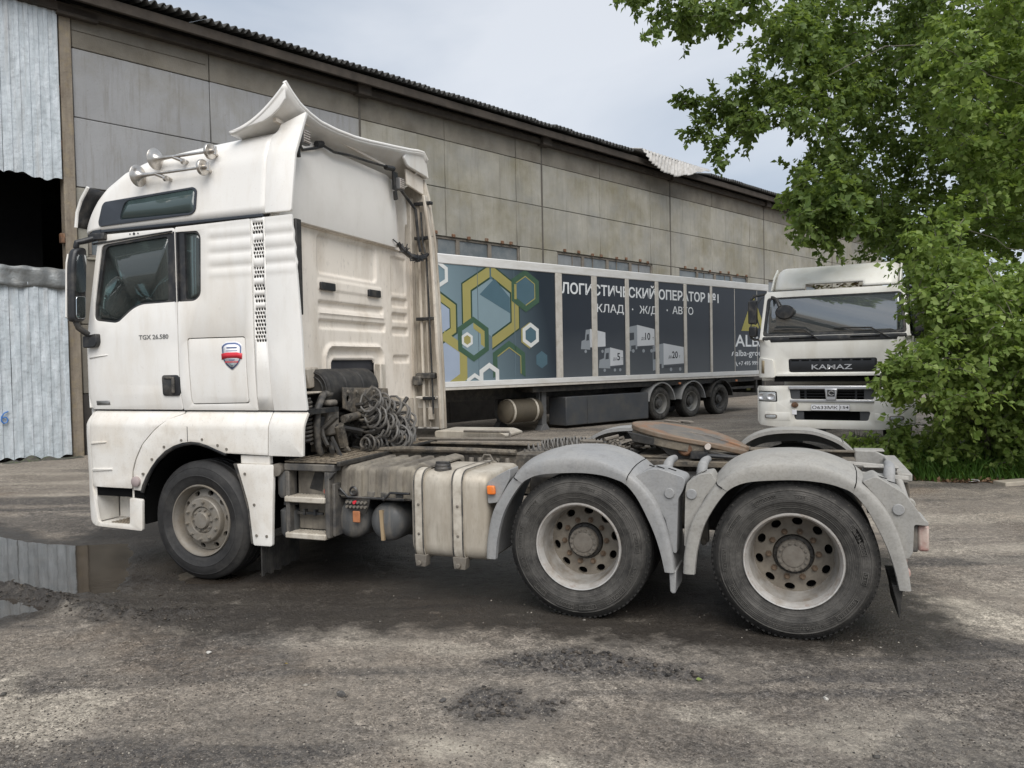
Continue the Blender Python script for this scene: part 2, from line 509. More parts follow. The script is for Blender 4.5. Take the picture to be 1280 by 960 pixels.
def clip(poly, x0, x1, z0, z1):
    def cut(ps, ins, inter):
        o_ = []
        for i, p in enumerate(ps):
            q = ps[i-1]
            if ins(p):
                if not ins(q): o_.append(inter(q, p))
                o_.append(p)
            elif ins(q): o_.append(inter(q, p))
        return o_
    def ix(c): return lambda a, b: (c, a[1]+(b[1]-a[1])*(c-a[0])/(b[0]-a[0]))
    def iz(c): return lambda a, b: (a[0]+(b[0]-a[0])*(c-a[1])/(b[1]-a[1]), c)
    for ins, it in ((lambda p: p[0] >= x0, ix(x0)), (lambda p: p[0] <= x1, ix(x1)), (lambda p: p[1] >= z0, iz(z0)), (lambda p: p[1] <= z1, iz(z1))):
        if not poly: return poly
        poly = cut(poly, ins, it)
    return poly

# value noise for terrain, arrays in / arrays out
def vnoise(x, y, seed):
    r_ = np.random.default_rng(seed)
    tab = r_.random(4096)
    xi = np.floor(x).astype(np.int64); yi = np.floor(y).astype(np.int64)
    fx = x-xi; fy = y-yi
    fx = fx*fx*(3-2*fx); fy = fy*fy*(3-2*fy)
    def h(a, b): return tab[(a*73856093 ^ b*19349663) & 4095]
    return (h(xi, yi)*(1-fx)+h(xi+1, yi)*fx)*(1-fy)+(h(xi, yi+1)*(1-fx)+h(xi+1, yi+1)*fx)*fy - 0.5
def fbm(x, y, sc, oc, seed, g=0.5):
    a = 1.0; t = np.zeros_like(x); f = sc
    for i in range(oc):
        t += a*vnoise(x*f+i*17.3, y*f-i*9.1, seed+i)
        a *= g; f *= 2.03
    return t

# ================================================================== GROUND
def seg_dist(px, py, pts):
    d = np.full_like(px, 1e9)
    for (x0, y0), (x1, y1) in zip(pts[:-1], pts[1:]):
        dx, dy = x1-x0, y1-y0
        t = np.clip(((px-x0)*dx+(py-y0)*dy)/(dx*dx+dy*dy+1e-12), 0, 1)
        d = np.minimum(d, np.hypot(px-x0-t*dx, py-y0-t*dy))
    return d
def inside(px, py, poly):
    c = np.zeros(px.shape, bool)
    n_ = len(poly)
    for i in range(n_):
        x0, y0 = poly[i-1]; x1, y1 = poly[i]
        if abs(y1-y0) < 1e-12: continue
        k_ = ((y0 > py) != (y1 > py)) & (px < (x1-x0)*(py-y0)/(y1-y0)+x0)
        c ^= k_
    return c
def sdf(px, py, poly):
    d = seg_dist(px, py, list(poly)+[poly[0]])
    return np.where(inside(px, py, poly), -d, d)
def sstep(x, a, b):
    t = np.clip((x-a)/(b-a), 0, 1)
    return t*t*(3-2*t)

PUD_A = [(-5.5, -0.9), (-5.0, 1.2), (-2.9, 0.62), (-2.1, 0.74), (-1.75, 0.9), (-1.25, 0.40), (-0.85, 0.0), (-0.55, -0.30), (-0.45, -0.55), (-0.93, -0.62), (-1.34, -0.58), (-1.75, -0.62), (-3.0, -0.75)]
PUD_B = [(-3.0, -1.0), (-1.9, -0.76), (-1.32, -0.80), (-0.62, -0.96), (-0.72, -1.22), (-1.3, -1.32), (-2.2, -1.7), (-3.5, -2.0)]
RIDGE = [(-2.6, -0.80), (-1.47, -0.69), (-1.05, -0.73), (-0.55, -0.85), (-0.10, -0.92), (0.30, -0.88), (0.62, -0.76)]
CHUNK = [(3.0, -0.94), (3.12, -0.84), (3.45, -0.60), (4.02, -0.70), (4.3, -0.78), (3.95, -0.86), (3.55, -0.97)]
CHUNK2 = [(3.05, -1.58), (3.10, -1.32), (3.33, -1.27), (3.40, -1.52), (3.25, -1.62)]
CHUNK3 = [(3.41, -1.44), (3.46, -1.34), (3.57, -1.33), (3.55, -1.46)]
TRACK = [(4.3, -0.78), (4.9, -0.50), (5.4, -0.36), (6.3, 0.06), (7.6, 0.75)]

def axis(fine, ends):
    a = list(fine)
    st = a[1]-a[0]
    lo = [a[0]]
    while lo[-1] > ends[0]:
        st *= 1.16; lo.append(lo[-1]-st)
    st = a[-1]-a[-2]
    hi = [a[-1]]
    while hi[-1] < ends[1]:
        st *= 1.16; hi.append(hi[-1]+st)
    return np.array(lo[:0:-1]+a+hi[1:])
gx = axis(np.concatenate([np.arange(-4.0, -1.2, 0.04), np.arange(-1.2, 6.8, 0.02), np.arange(6.8, 9.0, 0.05)]), (-420, 420))
gy = axis(np.concatenate([np.arange(-3.3, 1.2, 0.02), np.arange(1.2, 4.0, 0.05), np.arange(4.0, 20, 0.16)]), (-420, 420))
GX, GY = np.meshgrid(gx, gy)
def ground_fields(X_, Y_):
    near = sstep(-np.hypot(X_-3, Y_-1), -26, -9)
    h = 0.022*fbm(X_, Y_, 0.45, 3, 11) + near*(0.016*fbm(X_, Y_, 2.1, 3, 21) + 0.008*fbm(X_, Y_, 9.0, 3, 31, 0.6))
    wob = 0.16*fbm(X_, Y_, 1.6, 3, 41)
    da = np.minimum(sdf(X_, Y_, PUD_A), sdf(X_, Y_, PUD_B))+wob*0.5
    rd = seg_dist(X_, Y_, RIDGE)
    h = h + 0.012 - 0.050*sstep(-da, -0.10, 0.16)
    rr = sstep(-(rd+0.3*wob), -0.13, -0.01)
    clod = np.abs(fbm(X_, Y_, 11.0, 3, 51, 0.6))
    h = h + rr*(0.022+0.05*clod)
    # rough bank along the puddle's near side
    bank = np.exp(-((rd-0.12)/0.28)**2)*(Y_ < -0.5)
    h = h + bank*0.035*clod*near
    cm = np.zeros_like(X_)
    for c, ang, w in ((CHUNK, 0.45, 26), (CHUNK2, 0.2, 24), (CHUNK3, 0.9, 30)):
        d = sdf(X_, Y_, c)+0.25*wob
        mk = sstep(-d, -0.05, 0.03)
        q = np.sin((X_*math.cos(ang)+Y_*math.sin(ang))*w*2.2+6*fbm(X_, Y_, 4, 2, 61))*np.sin((Y_*math.cos(ang)-X_*math.sin(ang))*w*2.6+5*fbm(X_, Y_, 5, 2, 71))
        h = h + mk*(0.004+0.013*np.clip(q+0.9*fbm(X_, Y_, 14, 2, 81), -0.8, 1))
        cm = np.maximum(cm, sstep(-d, -0.14, 0.03))
    # tyre track dark with crumbs
    td = seg_dist(X_, Y_, TRACK)
    tm = sstep(-(td+0.5*wob), -0.16, 0.02)*(0.55+0.9*fbm(X_, Y_, 2.2, 2, 91))
    cm = np.maximum(cm, np.clip(tm, 0, 1)*0.8)
    # tyre streaks along the usual way through the yard
    su_, sv_ = X_*0.93+Y_*0.36, Y_*0.93-X_*0.36
    streak = fbm(su_*0.28+0.15*fbm(X_, Y_, 0.8, 2, 201), sv_*2.6, 1.0, 4, 191, 0.55)
    rough = sstep(fbm(X_, Y_, 0.9, 3, 101), 0.10, 0.34)*near*(Y_ < 0)
    h = h + rough*0.012*fbm(X_, Y_, 16, 3, 111, 0.65)
    # wet: damp puddle margin; damp soil and painted truck shadow under the tractor
    damp_shade = sdf(X_, Y_, [(-0.3, -0.86), (0.9, -0.98), (1.7, -0.66), (2.8, -0.36), (4.3, -0.22), (5.2, -0.02), (5.6, 0.3), (5.3, 2.4), (-1.6, 2.4), (-2.6, 1.2), (-2.4, -0.4)])
    wet_shade = np.maximum(sstep(-(da+0.9*wob), -0.42, -0.05), sstep(-(damp_shade+1.6*wob), -0.55, 0.20))
    pale = np.zeros_like(X_)
    for cx_, cy_, rx, ry, a in ((5.85, 0.75, 0.40, 0.50, 1), (3.4, -1.95, 0.75, 0.14, 1), (4.75, -1.25, 0.55, 0.14, 0.7), (0.95, -2.35, 0.55, 0.40, 0.75), (1.3, -1.06, 0.5, 0.10, 0.35),
                                (2.3, -0.85, 0.6, 0.12, 0.4), (6.6, 2.6, 1.7, 0.22, 0.45), (4.5, -1.95, 0.5, 0.16, 0.6), (5.2, -1.15, .5, .2, .5), (6.3, 1.7, 0.5, 0.3, 0.4), (5.1, -1.9, .4, .25, .5)):
        d = ((X_-cx_)/rx)**2+((Y_-cy_)/ry)**2
        pale = np.maximum(pale, a*sstep(-(d+2.2*fbm(X_, Y_, 2.6, 3, 121)), -1.5, -0.3))
    pale = pale*(1-cm)
    dark = np.maximum(cm, np.maximum(rr, bank*clod*1.6)*0.85)
    dark = np.maximum(dark, rough*0.35)
    dark = np.maximum(dark, 0.7*sstep(fbm(X_, Y_, 0.7, 4, 131)+0.10*(X_ < 2), 0.30, 0.5)*near)
    dark = np.maximum(dark, 0.85*sstep(streak, 0.10, 0.42)*near*(1-pale))
    pale = np.maximum(pale, 0.55*sstep(-streak, 0.12, 0.45)*near*(1-cm))
    brown = np.clip(sstep(fbm(X_, Y_, 1.3, 3, 141)+0.5*np.exp(-((X_-1.3)/1.0)**2-((Y_+1.25)/0.4)**2), 0.2, 0.6), 0, 1)
    for wx in (0, 3.30, 4.70):                       # firm under the wheels
        for wy in (0.16, 0.5, 1.96, 2.3):
            d = np.hypot((X_-wx)/0.40, (Y_-wy)/0.30)
            kk = sstep(-d, -1.3, -0.5)
            h = h*(1-kk)+np.where(wx == 0, -0.012, 0.006)*kk
    return h, np.clip(wet_shade, 0, 1), np.clip(dark, 0, 1), np.clip(pale, 0, 1), brown
GH, WET_SHADE, DARK, PALE, BROWN = ground_fields(GX, GY)
me = bpy.data.meshes.new('ground')
ny, nx = GX.shape
idx = np.arange(ny*nx).reshape(ny, nx)
quads = np.stack([idx[:-1, :-1], idx[:-1, 1:], idx[1:, 1:], idx[1:, :-1]], -1).reshape(-1, 4)
me.vertices.add(ny*nx)
me.vertices.foreach_set('co', np.stack([GX, GY, GH], -1).ravel())
me.loops.add(quads.size)
me.loops.foreach_set('vertex_index', quads.ravel().astype(np.int32))
me.polygons.add(len(quads))
me.polygons.foreach_set('loop_start', np.arange(0, quads.size, 4, dtype=np.int32))
me.update(calc_edges=True)
me.polygons.foreach_set('use_smooth', [True]*len(quads))
for nm, a in (('wet_shade', WET_SHADE), ('dark', DARK), ('pale', PALE), ('brown', BROWN)):
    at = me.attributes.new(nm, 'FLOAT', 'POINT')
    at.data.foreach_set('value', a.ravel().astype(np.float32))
k = NT('yard_dirt_and_asphalt')
a_w, a_d, a_p, a_b = (k.attr(q) for q in ('wet_shade', 'dark', 'pale', 'brown'))
f1 = k.noise(0.8, 8, 0.62)
c = k.mix(k.ramp(f1, 0.30, 0.68), (0.185, 0.155, 0.124), (0.325, 0.285, 0.236))
f2 = k.noise(7.0, 8, 0.7, off=(3, 8, 1))
c = k.mix(k.ramp(f2, 0.44, 0.70, 0, 0.5), c, (0.125, 0.113, 0.100))
c = k.mix(k.ramp(k.noise(30, 10, 0.85, off=(2, 7, 3)), 0.42, 0.56, 0.55, 0), c, (0.095, 0.086, 0.076))
c = k.mix(k.ramp(k.noise(55, 8, 0.85, off=(8, 1, 5)), 0.53, 0.64, 0, 0.55), c, (0.40, 0.36, 0.305))
c = k.mix(k.math('MULTIPLY', a_b, k.ramp(f2, 0.35, 0.65, 0.15, 0.7)), c, (0.185, 0.140, 0.100))
fp = k.noise(16, 6, 0.7, off=(1, 2, 7))
c = k.mix(k.math('MULTIPLY', a_p, k.ramp(fp, 0.30, 0.62, 0.35, 1.0)), c, (0.43, 0.385, 0.315))
fd = k.noise(22, 6, 0.75, off=(9, 2, 7))
dk = k.math('MULTIPLY', a_d, k.ramp(fd, 0.36, 0.60, 0.45, 1.0))
c = k.mix(dk, c, (0.050, 0.048, 0.048))
grain = k.noise(150, 5, 0.8)
c = k.mix(k.ramp(grain, 0.56, 0.70, 0, 0.55), c, (0.085, 0.079, 0.072))
c = k.mix(k.ramp(k.noise(90, 4, 0.7, off=(4, 4, 4)), 0.60, 0.68, 0, 0.7), c, (0.44, 0.40, 0.34))
def grit(sc_, lo, hi, msk, c):
    vo = k.n('ShaderNodeTexVoronoi')
    vo.inputs['Scale'].default_value = sc_
    k.l(k.pos, vo.inputs['Vector'])
    sp_ = k.sep(vo.outputs['Color'])
    v_ = k.ramp(sp_[0], 0, 1, lo, hi)
    mu = k.n('ShaderNodeMixRGB'); mu.blend_type = 'MULTIPLY'
    k.l(msk, mu.inputs['Fac']); k.l(c, mu.inputs['Color1'])
    cb = k.n('ShaderNodeCombineXYZ')
    for i_ in range(3): k.l(v_, cb.inputs[i_])
    k.l(cb.outputs[0], mu.inputs['Color2'])
    return mu.outputs['Color'], vo.outputs['Distance']
gm = k.ramp(k.noise(1.7, 5, 0.6, off=(7, 3, 9)), 0.35, 0.62, 0.35, 1.0)
c, d1 = grit(62, 0.66, 1.35, gm, c)
c, d2 = grit(135, 0.60, 1.42, gm, c)
c, d3 = grit(24, 0.78, 1.22, gm, c)
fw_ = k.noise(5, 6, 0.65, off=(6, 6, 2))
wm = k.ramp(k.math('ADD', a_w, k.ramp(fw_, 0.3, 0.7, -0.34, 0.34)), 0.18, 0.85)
wet_shade_c = k.mix(0.86, c, (0.019, 0.0155, 0.0125))  # dark tone for damp soil and the painted shadow under the truck
c = k.mix(wm, c, wet_shade_c)
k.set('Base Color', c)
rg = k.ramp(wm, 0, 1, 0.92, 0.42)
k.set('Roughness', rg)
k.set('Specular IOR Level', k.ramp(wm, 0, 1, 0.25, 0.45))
hh = k.math('ADD', k.math('MULTIPLY', k.noise(28, 8, 0.72), 1.0), k.math('MULTIPLY', grain, 0.2))
hh = k.math('SUBTRACT', hh, k.math('MULTIPLY', d1, 0.35))
k.bump(hh, 0.014, 1.0)
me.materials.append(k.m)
ground = link(bpy.data.objects.new('ground', me))
tag(ground, 'bare yard of grey brown dirt and worn asphalt with tyre marks', None, kind='structure')

# water lying in the hollows
k = NT('muddy_puddle_water')
k.set('Base Color', k.mix(k.ramp(k.noise(3, 5), 0.35, 0.65), (0.026, 0.021, 0.017), (0.048, 0.040, 0.032)))
k.set('Roughness', 0.035); k.set('IOR', 1.33)
k.bump(k.noise(5, 3), 0.002, 0.35)
for nm, poly, lab in (('puddle', [(-5.6, -0.95), (-5.2, 1.35), (-2.0, 1.4), (0.5, 0.75), (1.15, 0.2), (1.1, -0.5), (0.3, -0.72), (-0.3, -0.84), (-1.3, -0.70), (-3.0, -0.78)], 'shallow muddy puddle round the front wheel reflecting the metal gate'),
                      ('puddle', [(-3.6, -2.1), (-3.2, -0.9), (-1.9, -0.72), (-1.3, -0.76), (-0.5, -0.92), (-0.55, -1.3), (-1.3, -1.42), (-2.2, -1.8)], 'small puddle in front of the low mud ridge')):
    mb = MB().add([(x, y, -0.006) for x, y in poly], [tuple(reversed(range(len(poly))))])
    o = build(mb, nm, k.m, smooth=False)
    tag(o, lab, None, kind='structure')

def ground_h(x, y):
    X_ = np.array([x], float); Y_ = np.array([y], float)
    return float(ground_fields(X_, Y_)[0][0])

# loose gravel and clods: one uncountable mass
def pebbles(name, n, region, rmin, rmax, cols, label, flat=0.6, seed=1, dens=None):
    g = np.random.default_rng(seed)
    base = np.array([(1,0,0),(-1,0,0),(0,1,0),(0,-1,0),(0,0,1),(0,0,-1)], float)
    tri = np.array([(0,2,4),(2,1,4),(1,3,4),(3,0,4),(2,0,5),(1,2,5),(3,1,5),(0,3,5)])
    x = g.uniform(region[0], region[1], n*4); y = region[2]+(region[3]-region[2])*g.random(n*4)**1.5
    if dens is not None:
        kp = g.random(n*4) < dens(x, y)
        x, y = x[kp], y[kp]
    x, y = x[:n], y[:n]
    n = len(x)
    z = ground_fields(x, y)[0]
    r_ = rmin+(rmax-rmin)*g.random(n)**4
    v = base[None]*(0.65+0.7*g.random((n, 6, 1)))*r_[:, None, None]
    a = g.random(n)*6.283
    ca, sa = np.cos(a)[:, None], np.sin(a)[:, None]
    vx = v[..., 0]*ca-v[..., 1]*sa; vy = v[..., 0]*sa+v[..., 1]*ca
    vv = np.stack([vx+x[:, None], vy+y[:, None], v[..., 2]*flat+z[:, None]+r_[:, None]*0.2], -1).reshape(-1, 3)
    ff = (tri[None]+6*np.arange(n)[:, None, None]).reshape(-1, 3)
    me = bpy.data.meshes.new(name)
    me.vertices.add(len(vv)); me.vertices.foreach_set('co', vv.ravel())
    me.loops.add(ff.size); me.loops.foreach_set('vertex_index', ff.ravel().astype(np.int32))
    me.polygons.add(len(ff)); me.polygons.foreach_set('loop_start', np.arange(0, ff.size, 3, dtype=np.int32))
    me.update(calc_edges=True)
    at = me.attributes.new('tint', 'FLOAT', 'POINT')
    at.data.foreach_set('value', np.repeat(g.random(n), 6).astype(np.float32))
    kk = NT(name+'_stone')
    kk.set('Base Color', kk.mix(kk.ramp(kk.attr('tint'), 0.3, 0.95), cols[0], cols[1]))
    kk.set('Roughness', 0.9)
    me.materials.append(kk.m)
    o = link(bpy.data.objects.new(name, me))
    tag(o, label, None, kind='stuff')
    return o
def dry(x, y): return (1-0.85*ground_fields(x, y)[1])*np.clip(1.0-1.4*np.minimum(np.maximum(sstep(-sdf(x, y, PUD_A), -0.05, 0.05), sstep(-sdf(x, y, PUD_B), -0.05, 0.05)), 1), 0, 1)*(0.25+0.75*sstep(fbm(x, y, 1.1, 3, 151), -0.2, 0.35))
pebbles('gravel', 13000, (-2.2, 6.9, -2.9, 1.6), 0.0018, 0.0085, ((0.15, 0.13, 0.108), (0.36, 0.325, 0.275)), 'fine loose gravel scattered over the dirt', dens=dry)
pebbles('dirt_crumbs', 26000, (-2.2, 6.9, -2.9, 0.6), 0.0018, 0.0075, ((0.040, 0.037, 0.035), (0.13, 0.105, 0.082)), 'dark crumbs of earth and asphalt on the yard', seed=2, dens=dry)
clods = lambda x, y: np.clip(sstep(-seg_dist(x, y, RIDGE), -0.22, -0.0)+0.65*np.maximum(sstep(-sdf(x, y, CHUNK), -0.06, 0.0), np.maximum(sstep(-sdf(x, y, CHUNK2), -0.06, 0.0), sstep(-sdf(x, y, CHUNK3), -0.05, 0.0))), 0, 1)
pebbles('mud_clods', 4200, (-1.9, 4.4, -1.7, -0.5), 0.004, 0.020, ((0.030, 0.027, 0.024), (0.080, 0.066, 0.052)), 'black clods of churned mud along the ridge and tyre prints', seed=3, dens=clods, flat=0.55)

pebbles('loose_stones', 170, (-2.0, 6.9, -2.7, 2.2), 0.006, 0.022, ((0.07, 0.065, 0.058), (0.34, 0.31, 0.265)), 'scattered larger stones half bedded in the dirt', seed=8, dens=dry, flat=0.5)

def stone(x, y, r_, label, mat, seed, name='stone', group=None):
    bm = bmesh.new()
    bmesh.ops.create_icosphere(bm, subdivisions=2, radius=r_)
    g = random.Random(seed)
    ax = [(Vector((g.gauss(0, 1), g.gauss(0, 1), g.gauss(0, 1))).normalized(), g.uniform(0.5, 0.85)) for _ in range(7)]
    for v in bm.verts:
        for a, d in ax:
            q = v.co.dot(a)
            if q > r_*d: v.co -= a*(q-r_*d)
        v.co.z *= 0.65
        v.co.x *= 1.25
    me = bpy.data.meshes.new(name)
    bm.to_mesh(me); bm.free()
    me.materials.append(mat)
    o = link(bpy.data.objects.new(name, me))
    o.location = (x, y, ground_h(x, y)+r_*0.4)
    o.rotation_euler = (0, 0, g.uniform(0, 6))
    tag(o, label, 'stone', group)
    return o
m['stone_pale'] = M('pale_stone', (0.46, 0.44, 0.40), 0.9, var=0.15, vs=40)
m['stone_dark'] = M('dark_stone', (0.075, 0.07, 0.065), 0.9, var=0.25, vs=40, dirt=[((0.4, 0.38, 0.34), 0.7, 30, 0.60, None)])
stone(2.43, -1.62, 0.026, 'dark stone with a pale top lying on open dirt, left of the tread prints', m['stone_dark'], 1)
stone(1.32, -1.37, 0.017, 'small white stone on brown dirt before the front wheel', m['stone_pale'], 2)
stone(4.865, -0.86, 0.014, 'small white pebble by the rearmost wheel track', m['stone_pale'], 3)
stone(2.98, -1.50, 0.018, 'dark clod of earth just left of the black tread print', m['stone_dark'], 4, name='earth_clod')

# ================================================================== WAREHOUSE
concrete = M('stained_concrete', (0.255, 0.243, 0.205), 0.9, var=0.14, vs=0.6, rand=0.10,
             dirt=[((0.185, 0.165, 0.105), 0.75, 0.55, 0.50, None), ((0.36, 0.345, 0.30), 0.70, 0.62, 0.53, None), ((0.20, 0.205, 0.20), 0.5, 0.9, 0.55, None),
                   ((0.10, 0.088, 0.066), 0.40, 2.6, 0.62, (2.2, 2.2, 0.16)), ((0.38, 0.365, 0.33), 0.25, 3.6, 0.60, (2, 2, 0.2)), ((0.10, 0.09, 0.075), 0.5, 14, 0.70, None)], bump=(30, 0.006))
concrete_grey = M('grey_concrete', (0.270, 0.272, 0.275), 0.9, var=0.10, vs=0.8, rand=0.05,
             dirt=[((0.20, 0.185, 0.145), 0.5, 1.0, 0.57, None), ((0.15, 0.135, 0.11), 0.5, 3.2, 0.60, (2.6, 2.6, 0.2)), ((0.12, 0.10, 0.08), 0.6, 12, 0.70, None)], bump=(30, 0.005))
concrete_dark = M('brown_concrete', (0.165, 0.151, 0.126), 0.9, var=0.18, vs=0.9, rand=0.08,
             dirt=[((0.10, 0.085, 0.062), 0.6, 1.0, 0.52, None), ((0.24, 0.215, 0.17), 0.5, 1.3, 0.56, (1, 1, 0.6))], bump=(30, 0.006))
wall_shade = M('painted_wall_shade', (0.035, 0.031, 0.027), 0.95, var=0.3)  # near-black wall colour with the shade painted in
joint_m = M('dark_joint', (0.085, 0.076, 0.064), 0.95, var=0.2)
roof_m = M('mossy_roof_sheet', (0.055, 0.056, 0.055), 0.95, var=0.35, vs=3, dirt=[((0.10, 0.095, 0.085), 0.5, 6, 0.55, None)])
soffit_m = M('dark_eaves_boards', (0.045, 0.036, 0.028), 0.95, var=0.3, vs=3)
galv = M('galvanised_sheet', (0.455, 0.50, 0.525), 0.5, metal=0.12, var=0.07, vs=1.2,
         dirt=[((0.63, 0.67, 0.70), 0.75, 3.3, 0.52, (3, 3, 0.6)), ((0.36, 0.32, 0.28), 0.5, 1.6, 0.60, (4, 4, 0.2)), ((0.24, 0.26, 0.28), 0.6, 9, 0.62, (1, 1, 1.6))], bump=(7, 0.02))
galv_dark = M('grey_galvanised_sheet', (0.20, 0.21, 0.21), 0.5, metal=0.3, var=0.15, vs=2, dirt=[((0.15, 0.14, 0.125), 0.5, 5, 0.52, None)], bump=(9, 0.02))
pale_sheet = M('weathered_pale_sheet', (0.42, 0.41, 0.395), 0.6, metal=0.2, var=0.15, vs=3, dirt=[((0.22, 0.205, 0.18), 0.6, 5, 0.53, None)])
win_frame = M('old_window_frame', (0.17, 0.15, 0.125), 0.85, var=0.25, vs=5)
win_glass = M('dusty_window_pane', (0.085, 0.105, 0.115), 0.22, var=0.3, vs=0.9, dirt=[((0.19, 0.20, 0.20), 0.7, 1.1, 0.50, None)])
win_pale = M('whitened_window_pane', (0.20, 0.21, 0.215), 0.45, var=0.2, vs=1.2, dirt=[((0.12, 0.12, 0.12), 0.6, 1.6, 0.52, None)])

BA = R(65.88)
wh = empty('warehouse', (-9.349, 6.703, 0), 'long concrete panel warehouse with a corrugated roof and sheet metal gate', 'building', rz=BA)
W = wh
WBOT = -0.15
def wall_panel(x0, x1, z0, z1, mat, y=0.0, tk=0.18):
    g = 0.008
    j = random.uniform(-0.006, 0.006)
    return build(MB().box(x0+g, x1-g, y+j, y+tk, z0+g, z1-g), 'wall_panel', mat, W, bevel=0.012, seg=1)
ZR = [5.595, 7.03, 8.45, 9.36]
bays = [(0.14, 7.18, [3.04]), (7.18, 14.45, [10.18, 13.21]), (14.45, 22.2, [17.59, 20.8]), (22.2, 30.28, [25.49, 28.88]), (30.28, 38.3, [33.6, 37.0]), (38.3, 46, [42])]
for bi, (u0, u1, js) in enumerate(bays):
    xs = [u0]+js+[u1]
    for r_ in range(3):
        for a, b in zip(xs[:-1], xs[1:]):
            mt = concrete_dark if r_ == 2 else (concrete_grey if (bi == 0) else concrete)
            wall_panel(a, b, ZR[r_], ZR[r_+1], mt)
    if bi == 0:
        wall_panel(u0, 2.96, 8.46+0.34, 8.46+0.36, concrete_dark, y=-0.014, tk=0.03)
    # panels below the window band
    for r_, (z0, z1) in enumerate(((WBOT, 1.3), (1.3, 2.75), (2.75, 4.15))):
        for a, b in zip(xs[:-1], xs[1:]):
            wall_panel(a, b, z0, z1, wall_shade if r_ == 0 else concrete_dark)  # bottom row: shade behind the trailer put into the colour
# piers beside the windows, then windows with frame, sill and panes
def window(x0, x1, npane, z0=4.15, z1=5.595):
    wf = MB()
    t = 0.07
    wf.box(x0, x1, 0.05, 0.13, z0, z0+t); wf.box(x0, x1, 0.05, 0.13, z1-t, z1)
    w = (x1-x0)/npane
    for i in range(npane+1):
        c_ = x0+i*w
        wf.box(max(x0, c_-t), min(x1, c_+t), 0.04, 0.14, z0+t, z1-t)
    o = build(wf, 'window', win_frame, W, bevel=0.006, seg=1)
    for i in range(npane):
        a, b = x0+i*w+t, x0+(i+1)*w-t
        build(MB().box(a, b, 0.09, 0.10, z0+t, z1-t), 'pane', win_pale if random.random() < 0.45 else win_glass, o, smooth=False)
        if random.random() < 0.6:
            q = a+(b-a)*random.choice((0.4, 0.62))
            build(MB().box(q-0.02, q+0.02, 0.07, 0.088, z0+t, z1-t), 'glazing_bar', win_frame, o, smooth=False)
    build(MB().box(x0-0.05, x1+0.05, -0.05, 0.05, z0-0.05, z0-0.002), 'sill', concrete, o, bevel=0.01, seg=1)
    return o
winspan = [(0.35, 6.3, 4), (8.0, 13.35, 4), (15.2, 20.92, 4), (22.85, 28.7, 4), (30.75, 36.4, 4)]
last = 0.14
for x0, x1, n_ in winspan:
    if x0-last > 0.05: wall_panel(last, x0, 4.15, 5.595, concrete)
    window(x0, x1, n_)
    last = x1
wall_panel(last, 46, 4.15, 5.595, concrete)
# rusty lugs above the windows
lug = None
for x0, x1, n_ in winspan[1:4]:
    for i in range(8):
        c_ = x0+(i+0.5)*(x1-x0)/8+random.uniform(-0.2, 0.2)
        if lug is None:
            lug = build(MB().box(c_-0.06, c_+0.06, -0.05, 0.0, 5.60, 5.70), 'bracket', m['rusty'], W, bevel=0.01)
        else:
            d = lug.copy(); COL.objects.link(d); d.parent = W
            d.location = (c_, lug.location[1], lug.location[2]+random.uniform(-0.03, 0.03))
# backing, core, far walls so the hall is dark inside
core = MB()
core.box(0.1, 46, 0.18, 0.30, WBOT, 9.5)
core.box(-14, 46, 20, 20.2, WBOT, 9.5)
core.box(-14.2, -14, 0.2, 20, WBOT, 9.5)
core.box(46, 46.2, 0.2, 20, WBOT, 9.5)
build(core, 'inner_wall', wall_shade, W, smooth=False)
# posts between bays
for x_ in (7.18, 14.45, 22.2, 30.28, 38.3):
    o = build(MB().box(x_-0.035, x_+0.035, -0.012, 0.06, WBOT, 9.1), 'joint_strip', joint_m, W, bevel=0.004)
    o = build(MB().box(x_-0.20, x_+0.22, -0.30, -0.015, 9.02, 9.30), 'roof_bracket', soffit_m, W, bevel=0.02)
post_m = M('tan_concrete_post', (0.235, 0.20, 0.155), 0.9, var=0.2, vs=2, dirt=[((0.15, 0.12, 0.09), 0.7, 3, 0.52, (3, 3, 0.4)), ((0.33, 0.26, 0.13), 0.4, 6, 0.60, None), ((0.06, 0.05, 0.045), 0.6, 9, 0.66, None)], bump=(18, 0.01))
build(MB().box(-0.10, 0.125, -0.06, 0.2, WBOT, 9.02), 'gate_post', post_m, W, bevel=0.02)
build(MB().box(-0.16, 0.62, -0.20, -0.062, 9.0, 9.22), 'roof_bracket', soffit_m, W, bevel=0.02)
for z_ in (0.35, 1.1, 2.6, 4.4, 6.3, 7.4):
    build(MB().box(-0.19, -0.102, -0.05, 0.06, z_, z_+0.20), 'hinge', m['rusty'], W, bevel=0.01)
# wooden lintel left of the first window
build(MB().box(0.13, 0.60, -0.05, -0.002, 4.78, 4.90), 'lintel', m['wood'], W, bevel=0.01)

# roof: corrugated sheets one by one, eaves boards, rafters
def corr_sheet(name, mat, width, length, pitch, amp, tk=0.012, square=False, nseg=1, crumple=0.0, seed=0, n6=6):
    nw = int(round(width/pitch))
    nu = nw*n6
    g = random.Random(seed)
    ph = [g.uniform(0, 6) for _ in range(8)]
    def pr(t):
        u = (t*nw) % 1.0
        if square:
            return amp if u < 0.42 else (amp*(1-(u-0.42)/0.08) if u < 0.5 else (-0.0 if u < 0.92 else amp*(u-0.92)/0.08))
        return amp*math.sin(u*2*math.pi)
    mb = MB()
    def fn(a, b):
        c_ = 0.0
        if crumple:
            c_ = crumple*(math.sin(a*9+ph[0]+b*5)*math.sin(b*13+ph[1])+0.6*math.sin(a*23+ph[2])*math.sin(b*31+ph[3]))
        return (a*width, pr(a)+c_, b*length)
    mb.grid(fn, nu, nseg)
    return mb
roof_slope = R(13)
sh_me = None
